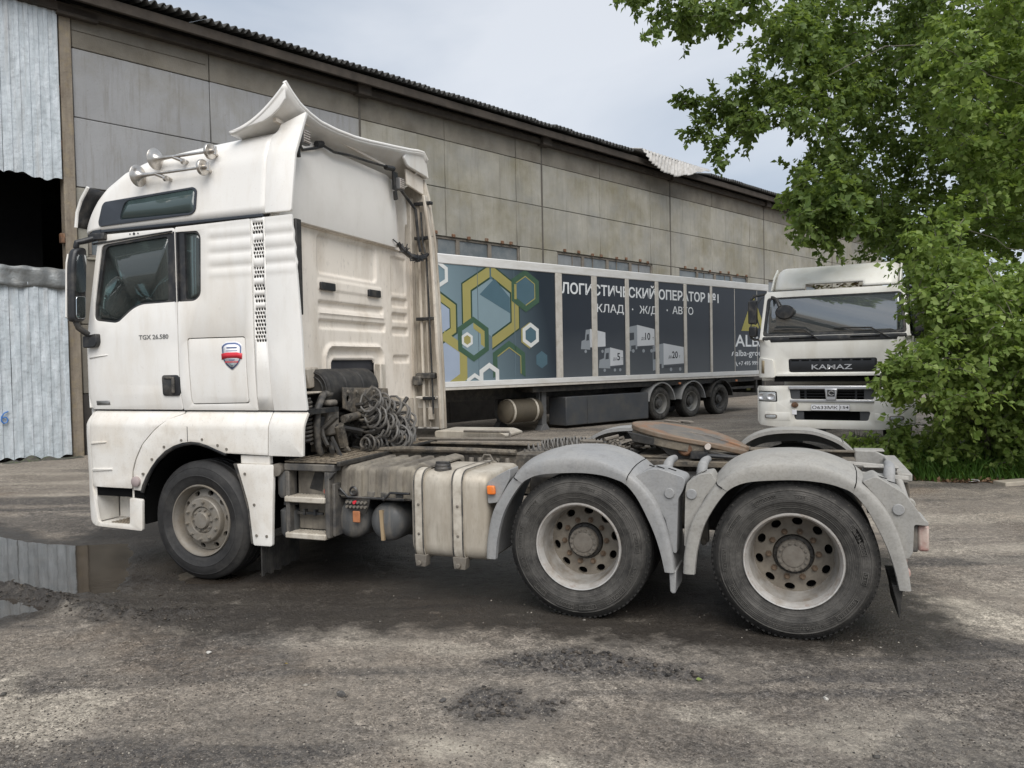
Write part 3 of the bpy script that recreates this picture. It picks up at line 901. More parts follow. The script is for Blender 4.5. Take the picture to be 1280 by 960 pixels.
for i in range(66):
    x0 = -13.5+i*0.90
    if 19.2 < x0+0.45 < 24.0: continue
    if sh_me is None:
        mb = corr_sheet('roof_sheet', roof_m, 0.94, 6.5, 0.2, 0.055)
        me = bpy.data.meshes.new('roof_sheet'); me.from_pydata(mb.v, [], mb.f)
        me.polygons.foreach_set('use_smooth', [True]*len(me.polygons))
        me.materials.append(roof_m)
        sh_me = me
    o = bpy.data.objects.new('roof_sheet', sh_me)
    link(o, W)
    md = o.modifiers.new('solid', 'SOLIDIFY'); md.thickness = 0.02; md.offset = 0
    o.location = (x0, -0.62+random.uniform(-0.03, 0.03), 9.58+random.uniform(-0.012, 0.012)+(0.012 if i % 2 else 0))
    o.rotation_euler = (-(math.pi/2-roof_slope), 0, 0)
build(MB().add([(-14, -0.05, 9.52), (46, -0.05, 9.52), (46, 10, 11.9), (-14, 10, 11.9), (46, 20.2, 9.52), (-14, 20.2, 9.52)], [(0, 1, 2, 3), (3, 2, 4, 5)]), 'roof_deck', soffit_m, W, smooth=False, solid=0.06)
ev = MB()
ev.box(-14, 46, -0.50, -0.42, 9.24, 9.46)
ev.box(-14, 46, -0.42, -0.02, 9.40, 9.45)
build(ev, 'eaves_board', soffit_m, W, bevel=0.01, seg=1)
ev = MB()
ev.box(-14, 46, -0.20, -0.015, 9.06, 9.24)
build(ev, 'wall_plate', soffit_m, W, bevel=0.01, seg=1)
# the torn pale sheet hanging over the eaves
def torn(a, b):
    x = 19.25+a*4.85
    top = 9.72-0.02*a
    low = np.interp(a, [0, 0.08, 0.25, 0.43, 0.60, 0.75, 1.0], [9.60, 9.36, 9.10, 8.98, 9.14, 9.38, 9.66])
    z = top+(low-top)*b
    return (x+0.25*(1-b)*math.sin(a*3), -0.70-0.12*b+0.045*math.sin(a*24*2*math.pi)+0.10*math.sin(a*7)*b, z+0.02*math.sin(a*37)*b)
build(MB().grid(torn, 200, 10), 'bent_roof_sheet', pale_sheet, W, solid=0.006)
def torn2(a, b):
    return (19.25+a*4.9, -0.70+b*4.5, 9.70+b*1.0+0.035*math.sin(a*24*2*math.pi)-0.06*math.sin(a*3.1)*(1-b))
build(MB().grid(torn2, 180, 2), 'roof_sheet', pale_sheet, W, solid=0.01)

# gate: separate corrugated sheets, a gap, and the lower leaf
def gate_sheets(z0, z1, mat, y0, w=1.02, top_wave=0.0, n_=6, crump=0.006):
    for i in range(n_):
        mb = corr_sheet('gate_sheet', mat, w, z1-z0, 0.17, 0.020, square=True, nseg=26, crumple=crump, seed=i+int(z0*10), n6=12)
        for j, v in enumerate(mb.v):
            x, y, z = v
            t = z/(z1-z0)
            e = 0.0
            if t < 0.02: e = 0.04*math.sin(x*7+i*2)+0.02*math.sin(x*23)
            if t > 0.98: e = top_wave*(math.sin(x*5+i*1.7)+0.5*math.sin(x*17))
            mb.v[j] = (-0.13-(i+1)*w+x, y0+y+0.012*(i % 2), z0+z+e)
        build(mb, 'gate_sheet', mat, W, solid=0.002, smooth=False)
gate_sheets(5.68, 9.45, galv, -0.10, crump=0.004)
gate_sheets(0.06, 3.55, galv, -0.14, top_wave=0.02, crump=0.009)
for i in range(3):
    mb = MB()
    def cap_fn(a, b, i=i):
        x = -0.12-(i+1)*2.04+a*2.06
        return (x, -0.18+0.02*math.sin(a*40+i)+0.03*math.sin(a*11+b*4), 3.46+b*0.40+0.02*math.sin(a*19)*(b < 0.1)+0.012*math.sin(a*31+1)*(b > 0.9))
    mb.grid(cap_fn, 48, 5)
    build(mb, 'gate_top_sheet', galv_dark, W, solid=0.003)
gb = MB()
gb.box(-6.3, -0.14, -0.06, 0.0, 3.3, 3.42); gb.box(-6.3, -0.14, -0.06, 0.0, 0.5, 0.62); gb.box(-6.3, -0.14, -0.06, 0.02, 5.72, 5.84)
build(gb, 'gate_rail', m['dark_steel'], W)
for a, b in ((-14, -10.3), (-10.3, -6.35)):
    for r_, z0 in enumerate((WBOT, 1.3, 2.75, 4.15, 5.6, 7.03, 8.45)):
        wall_panel(a, b, z0, (1.3, 2.75, 4.15, 5.6, 7.03, 8.45, 9.36)[r_], concrete_grey)
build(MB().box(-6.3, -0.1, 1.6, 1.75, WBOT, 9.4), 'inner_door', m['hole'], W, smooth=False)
paint_blue = M('blue_spray_paint', (0.05, 0.16, 0.42), 0.6, var=0.15)
pts = [(-1.24, -0.165, 1.02), (-1.31, -0.165, 0.99), (-1.355, -0.165, 0.92), (-1.36, -0.165, 0.84), (-1.32, -0.165, 0.79), (-1.27, -0.165, 0.81), (-1.25, -0.165, 0.86), (-1.28, -0.165, 0.91), (-1.34, -0.165, 0.90)]
build(MB().tube(pts, 0.014, 6), 'graffiti_mark', paint_blue, W)
dm = MB()
def debris(a, b):
    x = -6.2+a*6.2
    return (x, -0.45+b*0.42, 0.02+0.12*math.sin(b*math.pi)*(0.5+0.5*math.sin(a*31))*abs(math.sin(a*57)))
dm.grid(debris, 160, 6)
build(dm, 'dirt_heap', M('dark_heap', (0.055, 0.05, 0.042), 0.95, var=0.4, vs=14, dirt=[((0.09, 0.14, 0.035), 0.8, 12, 0.60, None)]), W)

def unparent(o, P):
    mw = Matrix.Translation(P.location) @ Matrix.Rotation(P.rotation_euler.z, 4, 'Z') @ Matrix.Translation(o.location)
    o.parent = None
    o.matrix_world = mw
    return o
heap = [o for o in wh.children if o.name == 'dirt_heap'][0]
tag(unparent(heap, wh), 'dark heap of earth and weeds along the foot of the gate', None, kind='stuff')

# ================================================================== wheels
def wheel_meshes(kind, detail=True):
    """profile lists for tyre and rim; axis along y, outer face at y = 0, axle at origin"""
    Rt = 0.505
    if kind == 'near_rear': tread_n, Rr = 30, 0.300
    tyre = [(0.290, 0.026), (0.302, 0.010), (0.318, 0.000), (0.345, -0.010), (0.380, -0.018), (0.384, -0.021), (0.388, -0.018), (0.420, -0.017), (0.448, -0.008), (0.452, -0.009), (0.456, -0.004), (0.474, 0.010), (0.490, 0.020), (0.500, 0.032)]
    ys = [0.040, 0.086, 0.090, 0.100, 0.104, 0.150, 0.154, 0.164, 0.168, 0.214, 0.218, 0.228, 0.232, 0.275]
    rr = [0.505, 0.506, 0.494, 0.494, 0.506, 0.507, 0.494, 0.494, 0.507, 0.506, 0.494, 0.494, 0.506, 0.504]
    tyre += list(zip(rr, ys))
    tyre += [(0.495, 0.290), (0.470, 0.306), (0.40, 0.325), (0.34, 0.318), (0.29, 0.29)]
    return tyre

def make_tyre(name, mat, parent, c, n=96, lugs=0):
    mb = MB()
    mb.lathe(wheel_meshes(''), c, 'y', n)
    if lugs:                                   # shoulder blocks
        for i in range(lugs):
            a = 2*math.pi*i/lugs
            rot = Matrix.Rotation(-a, 3, 'Y')
            for y_ in (0.029, 0.288):
                p = Vector(c)+rot @ Vector((0.4895, 0, 0))+Vector((0, y_, 0))
                mb.obox(p, (0.024, 0.016, 0.018), rot)
    return build(mb, name, mat, parent, angle=30)

k = NT('tyre_rubber')
r_ = k.sep(k.tc.outputs['Object'])
rad = k.math('SQRT', k.math('ADD', k.math('MULTIPLY', r_[0], r_[0]), k.math('MULTIPLY', r_[2], r_[2])))
side = k.ramp(rad, 0.475, 0.455)
f = k.noise(9, 7, 0.7)
c = k.mix(k.ramp(f, 0.35, 0.68), (0.012, 0.0115, 0.011), (0.032, 0.0305, 0.028))
c = k.mix(k.math('MULTIPLY', side, k.ramp(k.noise(7, 8, 0.75, off=(4, 2, 2)), 0.38, 0.64, 0.10, 0.90)), c, (0.10, 0.094, 0.085))
c = k.mix(k.ramp(k.noise(60, 4, 0.7), 0.60, 0.72, 0, 0.5), c, (0.15, 0.135, 0.115))
k.set('Base Color', c); k.set('Roughness', 0.78); k.set('Specular IOR Level', 0.35)
ring = k.math('SINE', k.math('MULTIPLY', rad, 520))
k.bump(k.math('ADD', k.math('MULTIPLY', ring, 0.12), k.noise(34, 6, 0.7)), 0.006, 0.8)
m['tyre'] = k.m
m['tyre_mark'] = M('lighter_raised_rubber', (0.085, 0.080, 0.072), 0.8, var=0.35, vs=14)  # raised marks in a lighter rubber than the sidewall
k = NT('front_tyre_rubber')
c = k.mix(k.ramp(k.noise(6, 7, 0.7), 0.35, 0.70), (0.016, 0.0155, 0.0155), (0.037, 0.036, 0.035))
c = k.mix(k.ramp(k.noise(4, 6, 0.6, off=(4, 2, 2)), 0.52, 0.70, 0, 0.5), c, (0.085, 0.08, 0.072))
k.set('Base Color', c); k.set('Roughness', 0.62); k.set('Specular IOR Level', 0.4)
k.bump(k.noise(34, 6, 0.7), 0.005, 0.7)
m['tyre_f'] = k.m

def ringed_disc(mb, c, prof, n=64):
    mb.lathe(prof, c, 'y', n)

def disc_with_holes(c, r0, r1, y, nh, rh, n_hole=14, phase=0.0, dish=0.0):
    """annulus with round holes, built from one wedge repeated"""
    mb = MB()
    half = math.pi/nh
    rm0 = (r0+r1)/2
    cor = math.atan2(half*rm0, r1-rm0)
    angs = sorted([2*math.pi*j/n_hole+0.01 for j in range(n_hole)]+[cor, math.pi-cor, math.pi+cor, 2*math.pi-cor])
    n_hole = len(angs)
    for i in range(nh):
        a0 = 2*math.pi*i/nh+phase
        rm = (r0+r1)/2
        outer = []
        k_ = n_hole
        hole = []
        for j in range(k_):
            t = angs[j]
            # direction from hole centre, hit wedge boundary in polar space
            du, dv = math.cos(t), math.sin(t)
            hr = rm+rh*0.82*du; ha = a0+(rh*1.1*dv)/rm
            hole.append((hr, ha))
            su = (r1-rm)/abs(du) if abs(du) > 1e-6 else 1e9
            sv = (half*rm)/abs(dv) if abs(dv) > 1e-6 else 1e9
            s_ = min(su, sv)
            outer.append((rm+s_*du, a0+s_*dv/rm))
        vs = []
        for (r_, a) in outer+hole:
            vs.append((c[0]+r_*math.cos(a), c[1]+y+dish*(r1-r_), c[2]+r_*math.sin(a)))
        fs = [(j, (j+1) % k_, k_+(j+1) % k_, k_+j) for j in range(k_)]
        mb.add(vs, fs)
        # hole wall going inwards
        o = len(mb.v)
        vs2 = [mb.v[o-k_+j] for j in range(k_)]
        vs2 = vs2+[(v[0], v[1]+0.03, v[2]) for v in vs2]
        mb.add(vs2, [(j, (j+1) % k_, k_+(j+1) % k_, k_+j) for j in range(k_)])
    bm = bmesh.new()
    return mb

def nuts(mb, c, rad_, y, n, r_, ln, phase=0.0):
    for i in range(n):
        a = 2*math.pi*i/n+phase
        p = (c[0]+rad_*math.cos(a), c[1], c[2]+rad_*math.sin(a))
        mb.lathe([(r_*1.45, y), (r_*1.45, y-ln*0.18), (r_, y-ln*0.18), (r_*0.96, y-ln*0.7), (r_*0.55, y-ln*0.72), (r_*0.5, y-ln), (0.0004, y-ln)], p, 'y', 6)

def nut_parts(parent, c, rad_, y, n, r_, ln, mat, phase=0.0, name='wheel_nut'):
    first = None
    for i in range(n):
        a = 2*math.pi*i/n+phase
        p = (c[0]+rad_*math.cos(a), c[1], c[2]+rad_*math.sin(a))
        if first is None:
            mb = MB()
            mb.lathe([(r_*1.45, y), (r_*1.45, y-ln*0.18), (r_, y-ln*0.18), (r_*0.96, y-ln*0.7), (r_*0.55, y-ln*0.72), (r_*0.5, y-ln), (0.0004, y-ln)], p, 'y', 6)
            first = build(mb, name, mat, parent, angle=30)
            p0 = p
        else:
            dup(first, parent, (p[0]-p0[0], 0, p[2]-p0[2]))

def sidewall_marks(c, ty, seed):
    """raised moulded frames, ticks and rings on the tyre's outer side"""
    g = random.Random(seed)
    mb = MB()
    for rr, y_ in ((0.392, -0.0195), (0.452, -0.0095), (0.345, -0.0115)):
        mb.lathe([(rr-0.0016, y_+0.002), (rr-0.001, y_-0.0012), (rr+0.001, y_-0.0012), (rr+0.0016, y_+0.002)], c, 'y', 96)
    def arc_bar(r0, r1, a0, a1, y_=-0.0200):
        if r1-r0 < 0.003: r0, r1 = r0-0.0008, r1+0.0008
        n = max(1, int((a1-a0)/0.05))
        for i in range(n):
            b0, b1 = a0+(a1-a0)*i/n, a0+(a1-a0)*(i+1)/n
            vs = [(c[0]+r_*math.cos(a), c[1]+y_+d, c[2]+r_*math.sin(a)) for d in (0.004, -0.0012) for r_, a in ((r0, b0), (r1, b0), (r1, b1), (r0, b1))]
            mb.add(vs, [(0,1,2,3),(4,7,6,5),(0,4,5,1),(1,5,6,2),(2,6,7,3),(3,7,4,0)])
    a = g.uniform(0, 1)
    while a < 6.6:
        w = g.uniform(0.18, 0.42)
        if g.random() < 0.55:
            for r_ in (0.402, 0.432): arc_bar(r_-0.0012, r_+0.0012, a, a+w)
            for q in (a, a+w): arc_bar(0.402, 0.432, q, q+0.006)
        k_ = int(w/0.045)
        for i in range(k_):
            q = a+0.02+i*0.045
            arc_bar(0.408, 0.426, q, q+0.006)
            if g.random() < 0.6: arc_bar(0.422, 0.426, q, q+0.026)
            if g.random() < 0.5: arc_bar(0.408, 0.412, q, q+0.026)
            if g.random() < 0.5: arc_bar(0.410, 0.426, q+0.022, q+0.028)
        a += w+g.uniform(0.10, 0.35)
    o = build(mb, 'sidewall_marking', m['tyre_mark'], ty, angle=30)
    o['kind'] = 'stuff'

def rear_wheel(T, x, name='rear_wheel'):
    c = (x, 0.0, 0.505)
    ty = make_tyre(name, m['tyre'], T, c, lugs=84)
    # flange and barrel
    mb = MB().lathe([(0.302, 0.022), (0.306, 0.004), (0.300, -0.006), (0.292, -0.004), (0.287, 0.012), (0.281, 0.020), (0.272, 0.060)], c, 'y', 96)
    build(mb, 'rim_flange', m['rim_bright'], ty, angle=50)
    mb = MB().lathe([(0.272, 0.060), (0.266, 0.085), (0.262, 0.125), (0.258, 0.170), (0.254, 0.200), (0.248, 0.215)], c, 'y', 72)
    build(mb, 'rim_barrel', m['barrel'], ty, angle=50)
    mb = disc_with_holes(c, 0.186, 0.248, 0.215, 10, 0.030, phase=0.2, dish=-0.10)
    mb.lathe([(0.186, 0.209), (0.170, 0.207), (0.130, 0.207), (0.126, 0.215), (0.126, 0.26)], c, 'y', 72)
    build(mb, 'rim', m['rim_dark'], ty, angle=35)
    build(MB().lathe([(0.252, 0.265), (0.0005, 0.265)], c, 'y', 32), 'brake_drum', m['hole'], ty)
    nut_parts(ty, c, 0.154, 0.207, 10, 0.0150, 0.034, m['nut'], 0.05)
    build(MB().lathe([(0.124, 0.26), (0.124, 0.195), (0.118, 0.188), (0.10, 0.186)], c, 'y', 48), 'hub_flange', m['dark_steel'], ty, angle=30)
    mb = MB()
    nuts(mb, c, 0.112, 0.188, 14, 0.008, 0.016)
    build(mb, 'flange_bolt', m['dark_steel'], ty, angle=30)['kind'] = 'stuff'
    mb = MB().lathe([(0.102, 0.2), (0.102, 0.150), (0.098, 0.142), (0.072, 0.139), (0.068, 0.133), (0.060, 0.131), (0.0005, 0.131)], c, 'y', 48)
    build(mb, 'hub', m['hub'], ty, angle=30)
    mb = MB()
    nuts(mb, c, 0.085, 0.141, 14, 0.0105, 0.014)
    build(mb, 'hub_bolt', m['hub'], ty, angle=30)['kind'] = 'stuff'
    sidewall_marks(c, ty, int(x*10))
    return ty

def front_wheel(T, x):
    c = (x, 0.02, 0.502)
    ty = make_tyre('front_wheel', m['tyre_f'], T, c)
    mb = MB().lathe([(0.302, 0.022), (0.306, 0.004), (0.300, -0.006), (0.292, -0.004), (0.287, 0.012), (0.281, 0.020), (0.272, 0.060), (0.262, 0.11)], c, 'y', 96)
    build(mb, 'rim_flange', m['rim'], ty, angle=50)
    mb = disc_with_holes(c, 0.198, 0.262, 0.085, 10, 0.026, phase=0.1, dish=-0.35)
    mb.lathe([(0.198, 0.062), (0.192, 0.035), (0.188, 0.022), (0.180, 0.016), (0.118, 0.016), (0.114, 0.022), (0.110, 0.036)], c, 'y', 72)
    build(mb, 'rim', m['rim'], ty, angle=35)
    build(MB().lathe([(0.262, 0.16), (0.0005, 0.16)], c, 'y', 32), 'brake_drum', m['hole'], ty)
    nut_parts(ty, c, 0.158, 0.016, 10, 0.0135, 0.026, m['rim'], 0.2)
    mb = MB().lathe([(0.110, 0.036), (0.106, 0.030), (0.074, 0.026), (0.070, 0.006), (0.064, -0.002), (0.0005, -0.004)], c, 'y', 48)
    build(mb, 'hub', m['rim'], ty, angle=30)
    mb = MB()
    nuts(mb, c, 0.090, 0.028, 10, 0.0105, 0.020)
    build(mb, 'hub_bolt', m['rim'], ty, angle=30)['kind'] = 'stuff'
    return ty

# ================================================================== SEMI-TRAILER
TA = R(61.47)
tr = empty('semi_trailer', (0.78, 17.70, 0), 'long box semi-trailer with hexagon graphics parked along the warehouse wall', 'trailer', rz=TA)
TX0, TX1, TB, TT = -8.35, 6.02, 1.18, 4.30
tw = M('trailer_white_paint', (0.66, 0.655, 0.64), 0.5, var=0.03, vs=0.8, dirt=[((0.46, 0.43, 0.37), 0.45, 3, 0.55, (0.5, 0.5, 3))])
tpost = M('trailer_post_paint', (0.55, 0.52, 0.47), 0.5, var=0.05, dirt=[((0.33, 0.29, 0.23), 0.5, 5, 0.55, None)])
k = NT('hexagon_print_ground')
sx = k.sep(k.tc.outputs['Object'])
k.set('Base Color', k.mix(k.ramp(k.math('ADD', sx[0], k.math('MULTIPLY', sx[2], 0.25)), -1.9, 1.75), srgb('#7d929b'), srgb('#242e38')))
k.set('Roughness', 0.42)
hexground = k.m
k = NT('charcoal_print')
sx = k.sep(k.tc.outputs['Object'])
fz = k.ramp(k.math('ADD', sx[2], k.math('MULTIPLY', k.noise(1.1, 4), 0.5)), 0.2, -1.15)
k.set('Base Color', k.mix(fz, srgb('#252c36'), srgb('#4d5257')))
k.set('Roughness', 0.4)
charcoal = k.m
PZ0, PZ1 = 1.375, 4.075
hexp = build(MB().box(TX0+0.1, -4.17, 0.0, 0.05, PZ0, PZ1), 'wall_panel', hexground, tr, smooth=False)
hexp['label'] = 'blue grey panel printed with green and yellow hexagons'
posts = [-4.05, -2.715, -1.37, -0.05, 1.315, 2.655]
PWD = [0.22, 0.20, 0.15, 0.15, 0.13, 0.10]
edges = [(p-w/2, p+w/2) for p, w in zip(posts, PWD)]
pn = []
for i in range(len(posts)):
    x0 = edges[i][1]; x1 = edges[i+1][0] if i+1 < len(posts) else 3.96
    pn.append(build(MB().box(x0+0.002, x1-0.002, 0.0, 0.05, PZ0, PZ1), 'wall_panel', charcoal, tr, smooth=False))
pn.append(build(MB().box(3.985, 5.29, 0.0, 0.05, PZ0, PZ1), 'wall_panel', charcoal, tr, smooth=False))
pn.append(build(MB().box(5.315, TX1-0.1, 0.0, 0.05, PZ0, PZ1), 'wall_panel', charcoal, tr, smooth=False))
for (a, b) in edges:
    mb = MB().box(a, b, -0.028, 0.04, PZ0, PZ1)
    build(mb, 'panel_post', tpost, tr, bevel=0.006, seg=1)
for x_ in (3.9725, 5.3025):
    build(MB().box(x_-0.012, x_+0.012, -0.004, 0.03, PZ0, PZ1), 'panel_seam', tpost, tr, smooth=False)
for x_ in (-6.72, -5.57):
    build(MB().box(x_-0.008, x_+0.008, -0.006, 0.0, PZ0, PZ1), 'panel_seam', hexground, tr, smooth=False)
build(MB().box(TX0, TX1, -0.022, 0.06, PZ1, TT), 'top_rail', tw, tr, bevel=0.02)
build(MB().box(TX0, TX1, -0.030, 0.06, 1.245, PZ0), 'bottom_rail', tw, tr, bevel=0.008)
build(MB().box(TX0, TX1, -0.020, 0.06, TB, 1.243), 'rail_lip', tpost, tr, bevel=0.006)
build(MB().box(TX0, TX0+0.09, -0.02, 2.5, PZ0+0.002, PZ1-0.002).box(TX1-0.095, TX1, -0.024, 2.5, PZ0+0.002, PZ1-0.002), 'end_wall', tw, tr, bevel=0.02)
build(MB().box(TX0+0.1, TX1-0.1, 0.06, 2.5, TB+0.02, TB+0.12).box(TX0+0.1, TX1-0.1, 0.061, 2.5, TT-0.1, TT-0.004).box(TX0+0.1, TX1-0.1, 2.42, 2.5, TB+0.12, TT-0.1), 'box_body', tw, tr, smooth=False)

# ---- hexagon artwork: thin flat vinyl pieces, each layer a little proud
HX0, HX1 = TX0+0.11, -4.175
def hv(c, Rr): return [(c[0]+Rr*math.cos(R(90+60*i)), c[1]+Rr*math.sin(R(90+60*i))) for i in range(6)]
def flat(polys, y, mat, name, parent=hexp):
    mb = MB()
    for p in polys:
        p = clip(p, HX0, HX1, PZ0+0.004, PZ1-0.004)
        if len(p) >= 3:
            mb.add([(a, y, b) for a, b in p], [tuple(range(len(p)))])
    if mb.v: return build(mb, name, mat, parent, smooth=False, solid=0.0012, centre=True)
def ringseg(c, Ro, Ri, es):
    o, i_ = hv(c, Ro), hv(c, Ri)
    return [[o[e], o[(e+1) % 6], i_[(e+1) % 6], i_[e]] for e in es]
vin = lambda n, h: M(n, srgb(h), 0.42, var=0.04, vs=2)
v_yel, v_grn, v_wht = vin('vinyl_olive_yellow', '#99925a'), vin('vinyl_dark_green', '#3f5a48'), vin('vinyl_white', '#cfd1cf')
v_lt, v_teal, v_lav, v_dk = vin('vinyl_light_blue', '#7c9098'), vin('vinyl_teal', '#4c6672'), vin('vinyl_lavender', '#97a3b5'), vin('vinyl_deep_green', '#2d4436')
A = (-6.30, 3.14)
flat([hv(A, 0.72)], -0.0015, v_lt, 'vinyl_print')
flat([[(-6.66, 3.42), (-6.2, 3.82), (-5.72, 3.38), (-5.72, 3.0)], ], -0.0025, v_teal, 'vinyl_print')
flat(ringseg(A, 1.04, 0.68, (0, 1, 3, 4, 5)), -0.003, v_dk, 'vinyl_print')
flat(ringseg(A, 1.00, 0.73, (0, 1, 3, 4, 5)), -0.0045, v_yel, 'vinyl_print')
flat([[(-6.345, 3.8), (-6.345, 4.2), (-6.255, 4.2), (-6.255, 3.8)]], -0.0055, v_teal, 'vinyl_print')
G = (-7.92, 2.83)
flat([hv(G, 0.45)], -0.0025, v_lav, 'vinyl_print')
flat(ringseg(G, 0.68, 0.42, (3, 4, 5)), -0.003, v_dk, 'vinyl_print')
flat(ringseg(G, 0.63, 0.45, (3, 4, 5)), -0.0045, v_yel, 'vinyl_print')
G2 = (-7.72, 1.80)
flat([hv(G2, 0.52)], -0.0025, v_lav, 'vinyl_print')
flat(ringseg(G2, 0.75, 0.50, (3, 4, 5)), -0.0045, v_yel, 'vinyl_print')
B_ = (-5.20, 3.57)
flat([hv(B_, 0.38)], -0.006, v_teal, 'vinyl_print')
flat(ringseg(B_, 0.53, 0.36, range(6)), -0.0075, v_grn, 'vinyl_print')
flat(ringseg(B_, 0.375, 0.345, (3, 4, 5, 0)), -0.009, v_yel, 'vinyl_print')
flat([[(-5.575, 3.35), (-5.575, 3.72), (-5.50, 3.72), (-5.50, 3.35)]], -0.0095, v_yel, 'vinyl_print')
C_ = (-6.87, 2.36)
flat([hv(C_, 0.40)], -0.006, v_lt, 'vinyl_print')
flat(ringseg(C_, 0.53, 0.385, range(6)), -0.0075, v_grn, 'vinyl_print')
flat(ringseg(C_, 0.385, 0.25, (4, 5)), -0.0085, v_yel, 'vinyl_print')
H_ = (-5.77, 1.73)
flat(ringseg(H_, 0.60, 0.44, (0, 1, 4, 5)), -0.006, v_grn, 'vinyl_print')
flat(ringseg(H_, 0.445, 0.415, (0, 4, 5)), -0.0075, v_yel, 'vinyl_print')
D_ = (-5.05, 2.47)
flat(ringseg((-5.08, 2.46), 0.335, 0.2, (0, 1, 2)), -0.008, v_yel, 'vinyl_print')
flat([hv(D_, 0.2)], -0.0085, v_teal, 'vinyl_print')
flat(ringseg(D_, 0.315, 0.205, range(6)), -0.0095, v_wht, 'vinyl_print')
E_ = (-7.06, 2.34)
flat([hv(E_, 0.12)], -0.0095, v_yel, 'vinyl_print')
flat(ringseg(E_, 0.185, 0.115, range(6)), -0.0105, v_wht, 'vinyl_print')
flat(ringseg((-7.86, 3.83), 0.32, 0.22, range(6)), -0.0095, v_wht, 'vinyl_print')
flat(ringseg((-6.41, 1.45), 0.35, 0.22, range(6)), -0.0095, v_wht, 'vinyl_print')
flat(ringseg((-6.86, 1.29), 0.27, 0.17, range(6)), -0.0115, v_wht, 'vinyl_print')
flat([hv((-4.68, 1.85), 0.22)], -0.003, v_teal, 'vinyl_print')

# ---- lettering
lw = M('white_vinyl_lettering', srgb('#dfe2e4'), 0.45, var=0.03)
gold = M('gold_vinyl', srgb('#9d9548'), 0.45, var=0.05)
pen = M('black_vinyl_lettering', srgb('#1d2126'), 0.5, var=0.05)
ty_ = -0.004
letters('lettering', 'ЛОГИСТИЧЕСКИЙ ОПЕРАТОР №1', -3.94, 3.575, 0.27, ty_, lw, tr, bold=0.022, width=7.02)
letters('lettering', 'КЛАД', -2.60, 3.12, 0.215, ty_, lw, tr, bold=0.006, width=1.10)
letters('lettering', '·', -1.15, 3.13, 0.22, ty_, lw, tr, bold=0.03)
letters('lettering', 'Ж/Д', -0.82, 3.13, 0.215, ty_, lw, tr, bold=0.004, width=0.80)
letters('lettering', '·', 0.42, 3.15, 0.22, ty_, lw, tr, bold=0.03)
letters('lettering', 'АВТО', 0.70, 3.16, 0.215, ty_, lw, tr, bold=0.004, width=1.03)
letters('lettering', 'ALBA', 3.99, 2.185, 0.385, ty_, lw, tr, bold=0.012, width=1.98)
letters('lettering', 'alba-group', 4.00, 1.87, 0.20, ty_, lw, tr, bold=0.004, width=1.78)
letters('lettering', '+7 495 999 3', 4.17, 1.56, 0.135, ty_, lw, tr, bold=0.004, width=1.36)
mb = MB()
mb.add([(3.78+a, ty_, 1.87+b) for a, b in ((0, 0), (0.05, 0.02), (0.12, 0.16), (0.03, 0.12))], [(0, 1, 2, 3)])
mb.add([(4.0+a, ty_, 1.54+b) for a, b in ((0, 0.14), (0.03, 0.15), (0.05, 0.10), (0.10, 0.03), (0.13, 0.02), (0.12, 0), (0.07, 0), (0.02, 0.07))], [tuple(range(8))])
build(mb, 'print_symbol', lw, tr, smooth=False, solid=0.002)
mb = MB()
for tri in ([(5.09, 3.92), (4.35, 2.70), (4.80, 2.70), (5.18, 3.42), (5.34, 3.50)], [(5.09, 3.92), (5.34, 3.50), (5.84, 2.72), (5.55, 2.72), (5.18, 3.42)], [(4.93, 2.80), (5.18, 3.28), (5.42, 2.80)]):
    mb.add([(a, ty_, b) for a, b in tri], [tuple(range(len(tri)))])
build(mb, 'emblem', gold, tr, smooth=False, solid=0.003)

